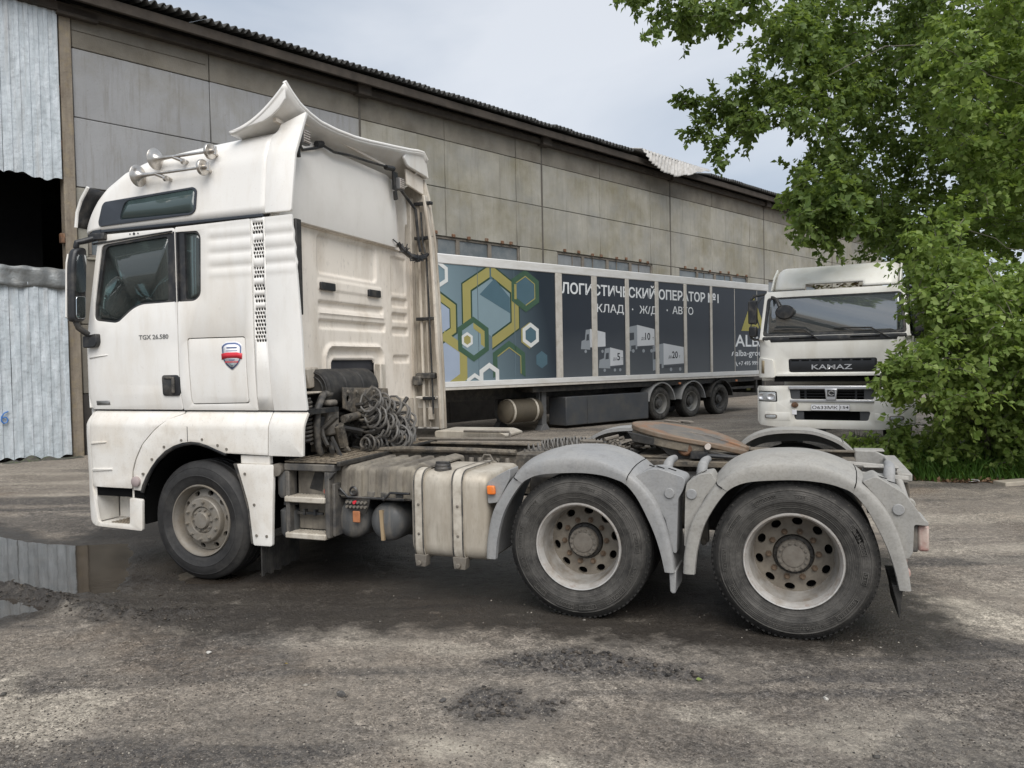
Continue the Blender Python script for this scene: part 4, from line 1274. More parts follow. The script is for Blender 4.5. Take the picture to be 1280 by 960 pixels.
# ---- printed little lorries
pw_, pg_, pd_ = vin('print_pale_grey', '#c3c6ca'), vin('print_mid_grey', '#8e949a'), vin('print_dark_grey', '#3a3f45')
def plist(polys, y, mat):
    mb = MB()
    for p in polys: mb.add([(a, y, b) for a, b in p], [tuple(range(len(p)))])
    build(mb, 'lorry_print', mat, tr, smooth=False, solid=0.0012)
def lorry(x0, x1, z0, z1, cabw, label, nose=False):
    w = x1-x0; h = z1-z0; cx_ = x0+cabw
    plist([[(cx_, z0+0.22*h), (x1, z0+0.26*h), (x1, z1-0.14*h), (cx_, z1)]], -0.003, pw_)
    if nose:
        plist([[(x0, z0+0.15*h), (cx_-0.003, z0+0.12*h), (cx_-0.003, z0+0.98*h), (cx_-cabw*0.45, z0+0.95*h), (cx_-cabw*0.55, z0+0.55*h), (x0+0.03, z0+0.48*h)]], -0.003, pg_)
        plist([[(cx_-cabw*0.42, z0+0.50*h), (cx_-cabw*0.12, z0+0.52*h), (cx_-cabw*0.12, z0+0.78*h), (cx_-cabw*0.36, z0+0.76*h)]], -0.0045, pd_)
    else:
        plist([[(x0, z0+0.02*h), (cx_-0.003, z0+0.12*h), (cx_-0.003, z0+0.99*h), (x0+cabw*0.15, z0+0.93*h), (x0, z0+0.88*h)]], -0.003, pg_)
        plist([[(x0+0.05*cabw, z0+0.42*h), (x0+cabw*0.62, z0+0.46*h), (x0+cabw*0.62, z0+0.72*h), (x0+0.05*cabw, z0+0.70*h)], [(x0+cabw*0.25, z0+0.06*h), (x0+cabw*0.8, z0+0.1*h), (x0+cabw*0.8, z0+0.26*h), (x0+cabw*0.25, z0+0.24*h)]], -0.0045, pd_)
    plist([[(cx_+0.05, z0+0.10*h), (x1-0.02, z0+0.15*h), (x1-0.02, z0+0.20*h), (cx_+0.05, z0+0.17*h)]], -0.003, pd_)
    wh_ = []
    for q in (x0+cabw*0.5, cx_+(x1-cx_)*0.35, x1-w*0.13):
        wh_.append([(q+0.055*h*1.4*math.cos(t*math.pi/4), z0+0.05*h+0.07*h*math.sin(t*math.pi/4)) for t in range(8)])
    plist(wh_, -0.005, pg_)
    if label:
        a, b_2, c_2 = label
        lx = cx_+(x1-cx_)*0.26
        letters('lettering', a, lx-0.02, z0+0.46*h, 0.095, -0.005, pen, tr, d=0.001)
        letters('lettering', b_2, lx+0.15, z0+0.46*h, 0.20, -0.005, pen, tr, d=0.001, bold=0.02)
        letters('lettering', c_2, lx+0.15+0.155*len(b_2)+0.02, z0+0.46*h, 0.095, -0.005, pen, tr, d=0.001)
lorry(-3.25, -2.28, 2.02, 2.66, 0.36, None, True)
lorry(-2.56, -1.56, 1.50, 2.16, 0.46, ('до', '5', 'т'), True)
lorry(-1.30, -0.16, 2.02, 2.80, 0.36, ('до', '10', 'т'))
lorry(-0.25, 1.23, 1.46, 2.28, 0.50, ('до', '20', 'т'))

# ---- running gear
skirt = M('dark_grey_side_box', (0.050, 0.054, 0.060), 0.5, var=0.15, vs=1.2, dirt=[((0.085, 0.08, 0.07), 0.6, 2.5, 0.52, None)])
build(MB().box(-3.8, -0.42, 0.04, 0.7, 0.10, 0.86), 'pallet_box', skirt, tr, bevel=0.02)
build(MB().box(-3.0, -2.99, 0.035, 0.04, 0.12, 0.84), 'box_seam', m['black'], tr, smooth=False)
build(MB().box(TX0+0.5, TX1-0.05, 0.75, 0.90, 0.86, 1.18).box(TX0+0.5, TX1-0.05, 1.6, 1.75, 0.86, 1.18), 'chassis_rail', m['dark_steel'], tr, bevel=0.01)
build(MB().box(-4.9, 5.3, 0.12, 0.75, 1.02, 1.15), 'underfloor', m['dark_steel'], tr)
for x_ in (5.35, 5.75):
    build(MB().box(x_, x_+0.10, 0.1, 2.4, 0.62, 1.05), 'cross_member', m['dark_steel'], tr)
build(MB().box(3.9, 5.95, 0.15, 0.20, 0.78, 0.86), 'side_guard', m['dark_steel'], tr)
mb = MB().lathe([(0.0005, -5.68), (0.20, -5.66), (0.285, -5.60), (0.30, -5.5), (0.30, -4.6), (0.285, -4.52), (0.20, -4.48), (0.0005, -4.47)], (0, 0.42, 0.56), 'x', 32)
tk = build(mb, 'fuel_tank', M('tan_dusty_tank', (0.085, 0.070, 0.048), 0.7, var=0.2, dirt=[((0.07, 0.06, 0.045), 0.6, 3, 0.52, None)]), tr)
for x_ in (-5.52, -4.75):
    build(MB().lathe([(0.302, x_), (0.312, x_), (0.312, x_+0.06), (0.302, x_+0.06)], (0, 0.42, 0.56), 'x', 32), 'tank_strap', m['strap'], tk)
lg = build(MB().box(-4.42, -4.26, 0.30, 0.46, 0.16, 1.15).box(-4.38, -4.30, 0.34, 0.42, 0.05, 0.16).prism([(-4.52, 0.01), (-4.16, 0.01), (-4.28, 0.17), (-4.40, 0.17)], 'xz', 0.26, 0.5).box(-4.50, -4.46, 0.32, 0.44, 0.3, 1.15), 'landing_leg', M('grey_landing_leg', (0.11, 0.11, 0.11), 0.6, var=0.2), tr, bevel=0.008)
dup(lg, tr, (0, 1.7, 0))
build(MB().box(-4.44, -4.24, 0.5, 2.0, 0.75, 0.85), 'leg_brace', m['dark_steel'], tr)
twr = M('trailer_rim_grey', (0.28, 0.275, 0.26), 0.5, metal=0.3, var=0.15)
twd = M('trailer_rim_dark', (0.055, 0.053, 0.05), 0.6, var=0.3)
fw0 = None
for i, x_ in enumerate((0.20, 1.73, 3.25)):
    c = (x_, 0.10, 0.50)
    mb = MB().lathe(wheel_meshes(''), c, 'y', 48)
    ty = build(mb, 'trailer_wheel', m['tyre'], tr, angle=30)
    rm_ = twr if i < 2 else twd
    build(MB().lathe([(0.300, 0.02), (0.300, -0.006), (0.288, 0.0), (0.275, 0.05), (0.255, 0.13), (0.175, 0.16), (0.10, 0.15)], c, 'y', 40), 'rim', rm_, ty)
    build(MB().lathe([(0.145, 0.15), (0.135, 0.06), (0.10, 0.04), (0.095, 0.0), (0.0005, -0.005)], c, 'y', 24), 'hub', twd, ty)
    mb = MB(); nuts(mb, c, 0.175, 0.155, 10, 0.018, 0.05)
    build(mb, 'wheel_nut', twd, ty)
    build(MB().lathe(wheel_meshes(''), (x_, 2.05, 0.50), 'y', 32), 'trailer_wheel', m['tyre'], tr, angle=30)
    build(MB().cyl((x_, 0, 0.5), 0.08, 0.3, 2.2), 'axle', m['dark_steel'], tr)
    mb = MB().lathe([(0.60, 0.0), (0.635, 0.0), (0.645, 0.03), (0.645, 0.40), (0.62, 0.40), (0.61, 0.05), (0.60, 0.0)], (x_, 0.02, 0.50), 'y', 32, a0=R(8), a1=R(172))
    build(mb, 'mudguard', m['fender'] if i < 2 else m['rubber'], tr, solid=0)
for x_ in (0.98, 4.0):
    build(MB().box(x_, x_+0.10, -0.01, 0.03, 1.04, 1.10), 'side_marker', m['orange_dirty'], tr, bevel=0.01)
build(MB().box(5.15, 5.7, 0.30, 0.34, 0.70, 0.80), 'hazard_board', M('dull_yellow_board', (0.30, 0.30, 0.12), 0.6), tr)
tag(build(MB().box(-0.4, 0.4, -0.06, 0.06, 0.02, 0.05).box(0.25, 0.85, -0.02, 0.10, 0.05, 0.085), 'wood_plank', M('pale_wood_plank', (0.45, 0.40, 0.34), 0.85, var=0.1), None, bevel=0.004), 'pale broken plank on the ground before the trailer wheels', 'plank')
pl = bpy.data.objects['wood_plank']
pl.location = (1.45, 17.0, 0.05); pl.rotation_euler = (0, 0, R(-48))

# ================================================================== TRACTOR UNIT
T = empty('tractor_truck', (2.1, 1.23, 0), 'muddy white three-axle tractor truck without a trailer, high cab and fifth wheel', 'truck')
def cyv(x, z):
    """cab side surface: leans in upwards, rounds into the front"""
    y = 0.0
    if x < -1.0:
        t = min(0.98, (-1.0-x)/0.33)
        y += 0.10*(1-math.sqrt(1-t*t))
    if z > 3.0: y += (z-3.0)*0.10
    if z > 3.48: y += (z-3.48)*0.30
    if z < 1.76: y += (1.76-z)*0.035
    if z < 1.56: y += (1.56-z)*0.10
    if 0.16 < x < 1.06 and 2.50 < z < 2.96:
        w = min(1, (x-0.16)/0.06)*min(1, (1.06-x)/0.05)*min(1, (z-2.50)/0.04)*min(1, (2.96-z)/0.04)
        y += w*(0.010-0.013*abs(math.sin((z-2.50)/0.115*math.pi)))
    return y
def lowv(x, z):
    y = -0.022
    if z > 1.30: y = -0.022+0.060*((z-1.30)/0.12)**1.4
    if z < 1.16: y += 0.010*min(1, (1.16-z)/0.3)
    if x < -1.02:
        t = min(0.985, (-1.02-x)/0.275)
        y += 0.085*(1-math.sqrt(1-t*t))
    return y
zc = [1.5, 1.56, 1.66, 1.76, 1.9]
xc = [-1.28, -1.26, -1.23, -1.2, -1.16, -1.12, -1.06, -1.0]
W_ = m['white']
# --- door with its window
door_o = fillet([(-0.168, 2.972), (-0.170, 1.95), (-0.166, 1.62), (-0.150, 1.440), (-1.225, 1.440), (-1.232, 2.02), (-1.185, 2.24), (-1.035, 2.90), (-1.012, 2.972)], [0.03, 0, 0, 0.02, 0.05, 0.05, 0.02, 0.02, 0.03])
win_h = fillet([(-0.186, 2.938), (-0.186, 2.352), (-0.552, 2.346), (-0.655, 2.312), (-0.815, 2.206), (-0.86, 2.198), (-1.112, 2.228), (-1.098, 2.36), (-0.985, 2.885)], [0.03, 0.02, 0.05, 0.05, 0.03, 0.03, 0.05, 0.02, 0.05])
gls_h = fillet([(-0.250, 2.905), (-0.262, 2.366), (-0.560, 2.360), (-0.672, 2.328), (-0.828, 2.224), (-0.87, 2.216), (-1.075, 2.242), (-1.064, 2.36), (-0.945, 2.870)], [0.03, 0.03, 0.05, 0.05, 0.03, 0.03, 0.04, 0.02, 0.05])
door = panel('door', door_o, W_, T, yf=cyv, holes=[win_h], cz=zc+[2.03, 2.06], cx=xc)
fr_ = panel('window_frame', win_h, m['black'], door, yf=lambda x, z: cyv(x, z)+0.010, holes=[gls_h], cx=xc, bevel=0.003)
panel('window_pane', gls_h, m['glass'], door, yf=lambda x, z: cyv(x, z)+0.020, cx=xc, thick=0.004, bevel=0)
build(MB().prism([(-1.09, 2.905), (-0.19, 2.95), (-0.19, 2.938), (-1.08, 2.890)], 'xz', -0.012, 0.004), 'drip_rail', m['black'], door, bevel=0.003)
build(MB().box(-0.1885, -0.1700, -0.0025, 0.01, 2.35, 2.94), 'pillar_trim', m['black'], door, bevel=0.001)
# crease below the lettering, sill strip, data plate
panel('door_crease', [(-1.19, 1.905), (-0.96, 1.922), (-0.96, 1.917), (-1.19, 1.890)], W_, door, yf=lambda x, z: cyv(x, z)-0.006, cx=xc, thick=0.008, bevel=0)
panel('data_plate', [(-1.13, 1.515), (-0.965, 1.518), (-0.965, 1.480), (-1.13, 1.477)], m['letter_grey'], door, yf=lambda x, z: cyv(x, z)-0.003, cx=[-1.1, -1.05, -1.0], thick=0.003, bevel=0)
letters('lettering', 'TGX 26.580', -0.592, 2.045, 0.038, -0.0035, m['letter_grey'], door, bold=0.012, width=0.325)
# handle
hp = fillet([(-0.352, 1.735), (-0.166, 1.735), (-0.160, 1.558), (-0.345, 1.558)], 0.03)
hd = panel('handle', hp, m['black'], door, yf=lambda x, z: -0.004, thick=0.03, bevel=0.006)
build(MB().box(-0.235, -0.21, -0.022, 0.0, 1.58, 1.72).box(-0.325, -0.24, -0.014, 0.0, 1.70, 1.722), 'handle_grip', m['blackdust'], hd, bevel=0.008)
build(MB().box(-0.20, -0.12, 0.034, 0.04, 1.43, 2.35), 'seam_backing', m['black'], T, smooth=False)
# --- rear side panel with small window and luggage hatch
side_o = fillet([(0.606, 2.985), (0.612, 2.0), (0.622, 1.437), (-0.142, 1.437), (-0.157, 1.62), (-0.161, 1.95), (-0.159, 2.975)], 0.008)
rw_h = fillet([(0.070, 2.930), (0.106, 2.885), (0.090, 2.395), (0.028, 2.350), (-0.146, 2.350), (-0.146, 2.935)], [0.02, 0.05, 0.05, 0.05, 0.01, 0.01])
ht_h = fillet([(-0.069, 2.043), (0.532, 2.041), (0.546, 1.494), (-0.051, 1.484)], 0.03)
ht_i = fillet([(-0.061, 2.035), (0.524, 2.033), (0.538, 1.502), (-0.043, 1.492)], 0.028)
side = panel('side_panel', side_o, W_, T, yf=cyv, holes=[rw_h, ht_h], cz=zc+[2.5+i*0.0192 for i in range(26)], cx=[0.16, 0.19, 0.22])
rg_h = fillet([(0.055, 2.915), (0.083, 2.88), (0.070, 2.405), (0.022, 2.368), (-0.075, 2.368), (-0.075, 2.918)], [0.02, 0.05, 0.05, 0.05, 0.01, 0.01])
panel('window_frame', rw_h, m['black'], side, yf=0.010, holes=[rg_h], bevel=0.003)
panel('window_pane', rg_h, m['glass'], side, yf=0.018, thick=0.004, bevel=0)
build(MB().box(-0.1575, -0.1440, -0.0025, 0.01, 2.35, 2.935), 'pillar_trim', m['black'], side, bevel=0.001)
hatch = panel('hatch', ht_i, W_, T, yf=lambda x, z: cyv(x, z)+0.001, cz=zc)
build(MB().box(-0.09, 0.57, 0.03, 0.04, 1.46, 2.07), 'hatch_seal', m['black'], T, smooth=False)
# badge on the hatch: shield with a red ribbon, print too small to read
bx, bz = 0.392, 1.885
def shield(s_): return fillet([(bx-0.098*s_, bz+0.085*s_), (bx-0.05*s_, bz+0.108*s_), (bx+0.05*s_, bz+0.108*s_), (bx+0.098*s_, bz+0.085*s_), (bx+0.092*s_, bz-0.02*s_), (bx+0.06*s_, bz-0.07*s_), (bx, bz-0.115*s_), (bx-0.06*s_, bz-0.07*s_), (bx-0.092*s_, bz-0.02*s_)], 0.02)
bg_ = panel('badge', shield(1.06), m['badge_white'], hatch, yf=-0.0012, thick=0.001, bevel=0)
panel('badge_print', shield(1.0), m['badge_blue'], bg_, yf=-0.0022, thick=0.001, bevel=0)
panel('badge_print', shield(0.87), m['badge_white'], bg_, yf=-0.0032, thick=0.001, bevel=0)
panel('badge_print', [(bx-0.105, bz+0.018), (bx-0.05, bz+0.028), (bx+0.05, bz+0.028), (bx+0.105, bz+0.018), (bx+0.102, bz-0.030), (bx+0.05, bz-0.018), (bx-0.05, bz-0.018), (bx-0.102, bz-0.030)], m['red'], bg_, yf=-0.0042, thick=0.001, bevel=0)
mb = MB()
for i in range(9):
    mb.box(bx-0.066+i*0.015, bx-0.056+i*0.015, -0.0052, -0.0042, bz-0.056, bz-0.044)
build(mb, 'badge_print', m['red'], bg_, smooth=False)['kind'] = 'stuff'
mb = MB()
mb.box(bx-0.05, bx+0.055, -0.0052, -0.0042, bz+0.062, bz+0.072); mb.box(bx-0.058, bx+0.06, -0.0052, -0.0042, bz+0.040, bz+0.044); mb.box(bx-0.03, bx+0.03, -0.0052, -0.0042, bz-0.038, bz-0.030)
build(mb, 'badge_print', m['badge_blue'], bg_, smooth=False)['kind'] = 'stuff'
panel('badge_print', [(bx-0.03, bz-0.064), (bx+0.03, bz-0.064), (bx, bz-0.092)], m['badge_grey'], bg_, yf=-0.0042, thick=0.001, bevel=0)
# --- perforated vent strip
vo = [(0.611, 2.985), (0.747, 2.987), (0.746, 2.0), (0.772, 1.437), (0.627, 1.437), (0.617, 2.0)]
holes = []
def hexh(cx_, cz_, r_): return [(cx_+r_*math.cos(R(60*i+30)), cz_+r_*math.sin(R(60*i+30))*1.15) for i in range(6)]
rows = []
for z0, z1 in ((2.855, 2.955), (2.66, 2.815), (2.50, 2.60), (2.405, 2.455), (2.30, 2.375), (1.985, 2.27)):
    n_ = max(2, int((z1-z0)/0.030))
    rows += [z0+(i+0.5)*(z1-z0)/n_ for i in range(n_)]
for i, z_ in enumerate(rows):
    for j in range(4):
        holes.append(hexh(0.640+0.0255*j+(0.010 if i % 2 else 0), z_, 0.0122))
vent = panel('vent_panel', vo, W_, T, yf=lambda x, z: cyv(x, z)+0.003, holes=holes, cz=[1.56, 1.76], thick=0.012, bevel=0)
build(MB().box(0.62, 0.75, 0.05, 0.06, 1.95, 2.98), 'vent_cavity', M('vent_grime', (0.10, 0.075, 0.05), 0.9), T, smooth=False)
# --- rear fairings
fl_o = fillet([(0.752, 2.985), (1.005, 2.988), (1.036, 2.60), (1.070, 2.09), (1.091, 1.437), (0.777, 1.437), (0.752, 2.0)], 0.006)
sf = panel('side_fairing', fl_o, W_, T, yf=cyv, cz=zc+[2.5+i*0.0192 for i in range(26)], cx=[0.98, 1.0, 1.03, 1.06], bevel=0.006)
build(MB().box(1.0, 1.03, 0.03, 0.10, 2.2, 2.96), 'rubber_flap', m['rubber'], sf, bevel=0.008)
build(MB().prism([(0.98, 0.028), (1.06, 0.028), (1.045, 0.05), (0.98, 0.07)], 'xy', 1.5, 2.2), 'rubber_flap', m['rubber'], sf)
lo_o = fillet([(0.762, 1.425), (1.090, 1.425), (1.072, 1.075), (0.744, 1.075)], 0.008)
panel('lower_fairing', lo_o, m['white_low'], T, yf=lowv, cz=[1.2, 1.28, 1.32, 1.35, 1.38, 1.41], bevel=0.006)
up_o = fillet([(0.754, 3.020), (1.004, 3.016), (1.032, 3.70), (1.036, 3.840), (0.812, 3.752), (0.806, 3.700), (0.754, 3.660)], [0.01, 0.02, 0, 0.015, 0.01, 0.02, 0.02])
panel('roof_fairing', up_o, W_, T, yf=cyv, cz=[3.48, 3.54, 3.6, 3.66, 3.75], bevel=0.006)
# --- lower door cover, wheel-arch panel, bumper corner
ld_o = fillet([(-0.150, 1.425), (-0.150, 1.408), (-0.311, 1.356), (-0.458, 1.252), (-0.584, 1.137), (-0.664, 1.006), (-0.706, 0.90), (-0.716, 0.752), (-1.190, 0.752), (-1.190, 1.425)], [0.004, 0.01, 0.08, 0.06, 0.06, 0.05, 0.05, 0.01, 0.03, 0.03])
zl = [1.0, 1.1, 1.16, 1.2, 1.28, 1.30, 1.32, 1.35, 1.38, 1.41]
xl = [-1.28, -1.26, -1.23, -1.2, -1.16, -1.12, -1.08, -1.02]
panel('lower_door_panel', ld_o, m['white_low'], T, yf=lowv, cz=zl, cx=xl, bevel=0.006)
for pr in ([(-1.18, 0.912), (-0.93, 0.922), (-0.93, 0.906), (-1.18, 0.885)], [(-1.18, 1.145), (-0.98, 1.158), (-0.98, 1.150), (-1.18, 1.128)]):
    panel('panel_ridge', pr, m['white_low'], T, yf=lambda x, z: lowv(x, z)-0.008, cx=xl, thick=0.01, bevel=0.003)
arc = [(0.31, 1.085), (0.24, 1.108), (0.135, 1.145), (0.045, 1.168), (-0.043, 1.174), (-0.135, 1.162), (-0.227, 1.136), (-0.325, 1.090), (-0.418, 1.020), (-0.485, 0.950), (-0.542, 0.870), (-0.585, 0.795), (-0.607, 0.735)]
wa_o = [(0.752, 1.425), (0.735, 1.077)]+arc+[(-0.698, 0.740), (-0.690, 0.90), (-0.648, 1.009), (-0.567, 1.142), (-0.443, 1.255), (-0.300, 1.358), (-0.134, 1.408), (-0.134, 1.425)]
panel('wheel_arch_panel', wa_o, m['white_low'], T, yf=lowv, cz=zl, bevel=0.005)
panel('seam_backing', [(-0.10, 1.43), (-0.19, 1.43), (-0.36, 1.36), (-0.51, 1.25), (-0.63, 1.13), (-0.70, 1.0), (-0.74, 0.86), (-0.74, 0.75), (-0.66, 0.75), (-0.64, 0.90), (-0.60, 1.0), (-0.52, 1.12), (-0.40, 1.22), (-0.26, 1.31), (-0.10, 1.36)], m['black'], T, yf=lambda x, z: lowv(x, z)+0.032, cz=zl, thick=0.004, bevel=0)
build(MB().box(-0.077, -0.072, -0.024, -0.015, 1.176, 1.30), 'panel_seam', m['black'], T, smooth=False)
mb = MB()
for p in ((-0.14, 1.185), (0.08, 1.195), (-0.33, 1.125), (0.33, 1.12), (-0.47, 1.015), (0.24, 1.15), (-0.575, 0.885)):
    mb.cyl((p[0], 0, p[1]), 0.011, -0.028, 0, 'y', 12)
build(mb, 'panel_screw', m['hub'], T)
build(MB().tube([(p[0], 0.0, p[1]-0.012) for p in arc], 0.018, 8), 'arch_edge', m['black'], T)
build(MB().lathe([(0.045, 0.0), (0.045, -0.035), (0.03, -0.045), (0.0005, -0.045)], (-0.655, 0.0, 0.815), 'y', 20), 'side_marker', M('dull_marker', (0.33, 0.27, 0.26), 0.5), T)
bu_o = fillet([(-1.197, 1.425), (-1.255, 1.330), (-1.272, 1.240), (-1.288, 0.825), (-1.272, 0.60), (-1.245, 0.435), (-1.18, 0.400), (-0.612, 0.386), (-0.602, 0.660), (-0.742, 0.668), (-0.750, 0.432), (-1.128, 0.430), (-1.182, 0.676), (-1.200, 0.740)], [0.005, 0.05, 0.05, 0.03, 0.03, 0.04, 0.03, 0.02, 0.02, 0.02, 0.03, 0.04, 0.02, 0.01])
panel('bumper', bu_o, m['white_low'], T, yf=lowv, cz=[0.5, 0.6, 0.8, 1.0, 1.2, 1.3, 1.35, 1.4], cx=xl, bevel=0.008)
st_ = MB()
st_.box(-1.16, -0.745, 0.26, 0.28, 0.43, 0.75)
st_.box(-1.19, -1.165, 0.02, 0.26, 0.43, 0.75)
st_.box(-0.748, -0.73, 0.02, 0.26, 0.43, 0.75)
st_.box(-1.16, -0.75, 0.03, 0.26, 0.405, 0.425)
build(st_, 'step_well', m['white_low'], T, bevel=0.006)
mb = MB()
for i in range(7):
    for j in range(5):
        mb.box(-1.03+i*0.036, -1.006+i*0.036, 0.045+j*0.04, 0.068+j*0.04, 0.425, 0.434)
build(mb, 'step_tread', m['deck'], T, bevel=0.003, seg=1)
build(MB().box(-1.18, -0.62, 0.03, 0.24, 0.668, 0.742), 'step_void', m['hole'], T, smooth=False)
# strip between door and lower panels, corner deflector, front shell
build(MB().box(-1.16, 1.07, 0.06, 0.5, 1.40, 1.44), 'cab_sill', m['black'], T)
co_o = fillet([(-1.290, 2.005), (-1.240, 2.020), (-1.250, 1.60), (-1.225, 1.445), (-1.262, 1.450), (-1.284, 1.62)], 0.02)
panel('corner_deflector', co_o, W_, T, yf=lambda x, z: 0.03+(-1.22-x)*0.7, thick=0.02, bevel=0.005)
build(MB().box(-1.232, -1.18, 0.085, 0.12, 1.44, 2.05), 'door_gap', M('pinkish_inner_paint', (0.42, 0.36, 0.34), 0.7), T)
# cab shell: floor, roof lining, far side, front face and windscreen
cab = MB()
cab.box(-1.10, 0.68, 0.06, 2.40, 1.44, 1.50)
cab.box(-1.18, -1.06, 0.32, 2.14, 0.55, 1.44)
cab.box(0.55, 0.70, 0.05, 0.07, 1.44, 2.95)
build(cab, 'cab_floor', m['black'], T)
def fyv(x, z): return 2.46-cyv(x, z)
far = panel('far_side', fillet([(0.75, 2.985), (0.75, 1.437), (-1.225, 1.437), (-1.232, 2.02), (-1.035, 2.90), (-1.012, 2.985)], 0.01), W_, T, yf=lambda x, z: 2.46-cyv(x, z)-0.03, holes=[fillet([(-0.186, 2.93), (-0.186, 2.352), (-0.655, 2.312), (-0.815, 2.206), (-1.10, 2.228), (-0.985, 2.885)], 0.03)], cz=zc, cx=xc)
panel('window_pane', fillet([(-0.18, 2.935), (-0.18, 2.345), (-0.655, 2.305), (-0.815, 2.20), (-1.11, 2.22), (-0.99, 2.89)], 0.03), m['glass'], far, yf=lambda x, z: 2.445-cyv(x, z), thick=0.004, bevel=0)
panel('far_lower_panel', [(1.07, 1.425), (1.07, 1.08), (0.31, 1.085), (0.135, 1.145), (-0.043, 1.174), (-0.227, 1.136), (-0.418, 1.02), (-0.542, 0.87), (-0.607, 0.735), (-0.61, 0.39), (-1.24, 0.42), (-1.28, 0.83), (-1.26, 1.24), (-1.19, 1.425)], m['white_low'], T, yf=lambda x, z: 2.455-lowv(x, z), cz=zl, cx=xl)
def front(a, b):
    y = 0.085+a*2.29
    z = 0.42+b*1.66
    cur = 0.06*(1-(2*a-1)**2)
    return (-1.265-cur+0.04*max(0, b-0.8), y, z)
build(MB().grid(front, 12, 12), 'front_panel', W_, T, solid=0.03)
def wscr(a, b):
    y = 0.10+a*2.26
    return (-1.215-0.05*(1-(2*a-1)**2)+b*0.16, y, 2.08+b*0.90)
build(MB().grid(wscr, 12, 6), 'windscreen', m['glass_screen'], T, solid=0.006)
for s_ in (0, 1):
    y0 = 0.055 if s_ == 0 else 2.36
    build(MB().add([(-1.235, y0, 2.05), (-1.15, y0, 2.05), (-1.0, y0, 2.99), (-1.06, y0, 2.99), (-1.235, y0+0.05, 2.05), (-1.15, y0+0.05, 2.05), (-1.0, y0+0.05, 2.99), (-1.06, y0+0.05, 2.99)], [(0,3,2,1),(4,5,6,7),(0,1,5,4),(1,2,6,5),(2,3,7,6),(3,0,4,7)]), 'windscreen_pillar', W_, T)
gr = MB()
for i in range(4): gr.box(-1.36, -1.30, 0.55, 1.91, 1.05+i*0.2, 1.17+i*0.2)
build(gr, 'grille_bar', m['black'], T, bevel=0.01)
for y_ in (0.35, 1.80):
    build(MB().box(-1.345, -1.27, y_, y_+0.32, 0.72, 0.92), 'headlight', m['lens'], T, bevel=0.03)
# interior: wheel, dashboard, seats
build(MB().prism([(-1.12, 2.02), (-0.80, 2.12), (-0.72, 2.28), (-1.05, 2.30), (-1.14, 2.2)], 'xz', 0.12, 2.34), 'dashboard', m['black'], T, bevel=0.02)
pts = []
for i in range(24):
    a = 2*math.pi*i/24
    pts.append((-0.62-0.115*math.sin(a), 0.60+0.225*math.cos(a), 2.30+0.19*math.sin(a)))
sw = build(MB().tube(pts, 0.017, 8, closed=True), 'steering_wheel', m['black'], T)
build(MB().tube([(-0.82, 0.6, 2.16), (-0.63, 0.6, 2.29)], 0.03, 8).bar((-0.62, 0.40, 2.30), (-0.62, 0.80, 2.30), 0.03, 0.05), 'steering_column', m['black'], sw)
for y_ in (0.38, 1.62):
    st = build(MB().box(-0.30, 0.20, y_, y_+0.5, 1.72, 1.86).prism([(0.08, 1.84), (0.20, 1.84), (0.34, 2.52), (0.22, 2.56)], 'xz', y_, y_+0.5).prism([(0.24, 2.56), (0.34, 2.54), (0.36, 2.72), (0.27, 2.74)], 'xz', y_+0.1, y_+0.4), 'seat', m['seat'], T, bevel=0.03)
build(MB().box(0.42, 0.74, 0.1, 2.36, 1.7, 2.0), 'bunk', m['seat'], T, bevel=0.04)

# --- roof body
def roofz(x):
    xs = [-1.30, -1.235, -1.150, -1.080, -0.975, -0.805, -0.585, -0.36, -0.13, 0.139, 0.506, 0.80]
    zs = [3.03, 3.115, 3.275, 3.380, 3.465, 3.562, 3.628, 3.655, 3.676, 3.698, 3.718, 3.728]
    return float(np.interp(x, xs, zs))
sx_ = list(np.linspace(-1.285, -0.72, 28))+list(np.linspace(-0.68, 0.75, 26))
def roof_sec(x):
    zt = roofz(x)
    pts_ = []
    zb = 3.018
    r_ = min(0.16, max(0.02, (zt-zb)*0.45))
    front_in = 0.0
    if x < -0.97:
        t = min(0.975, (-0.97-x)/0.335)
        front_in = 0.17*(1-math.sqrt(1-t*t))
    za = zt-r_
    n_s = 8
    for i in range(n_s+1):
        z = zb+(za-zb)*i/n_s
        pts_.append((cyv(max(x, -1.0), z)+front_in+0.004, z))
    y_a = pts_[-1][0]
    for i in range(1, 9):
        a = i/8*math.pi/2
        pts_.append((y_a+(r_*1.15)*(1-math.cos(a))+0.02*a, za+r_*math.sin(a)))
    half = [(x, y, z) for y, z in pts_]
    return half+[(x, 2.46-y, z) for y, z in reversed(pts_)]
secs = [roof_sec(x) for x in sx_]
mb = MB()
n_ = len(secs[0])
mb.add([p for s_ in secs for p in s_], [(i*n_+j, i*n_+j+1, (i+1)*n_+j+1, (i+1)*n_+j) for i in range(len(secs)-1) for j in range(n_-1)])
roof = build(mb, 'roof', W_, T, solid=0.03, angle=50, fixn=True)
build(MB().box(-0.99, 0.735, -0.006, 0.03, 2.990, 3.016), 'roof_strip', m['strip'], T, bevel=0.006)
build(MB().prism([(-1.20, 0.07), (-1.10, 0.012), (-0.99, -0.006), (-0.985, 0.03), (-1.09, 0.06), (-1.19, 0.11)], 'xy', 2.985, 3.02), 'roof_strip', m['strip'], T)
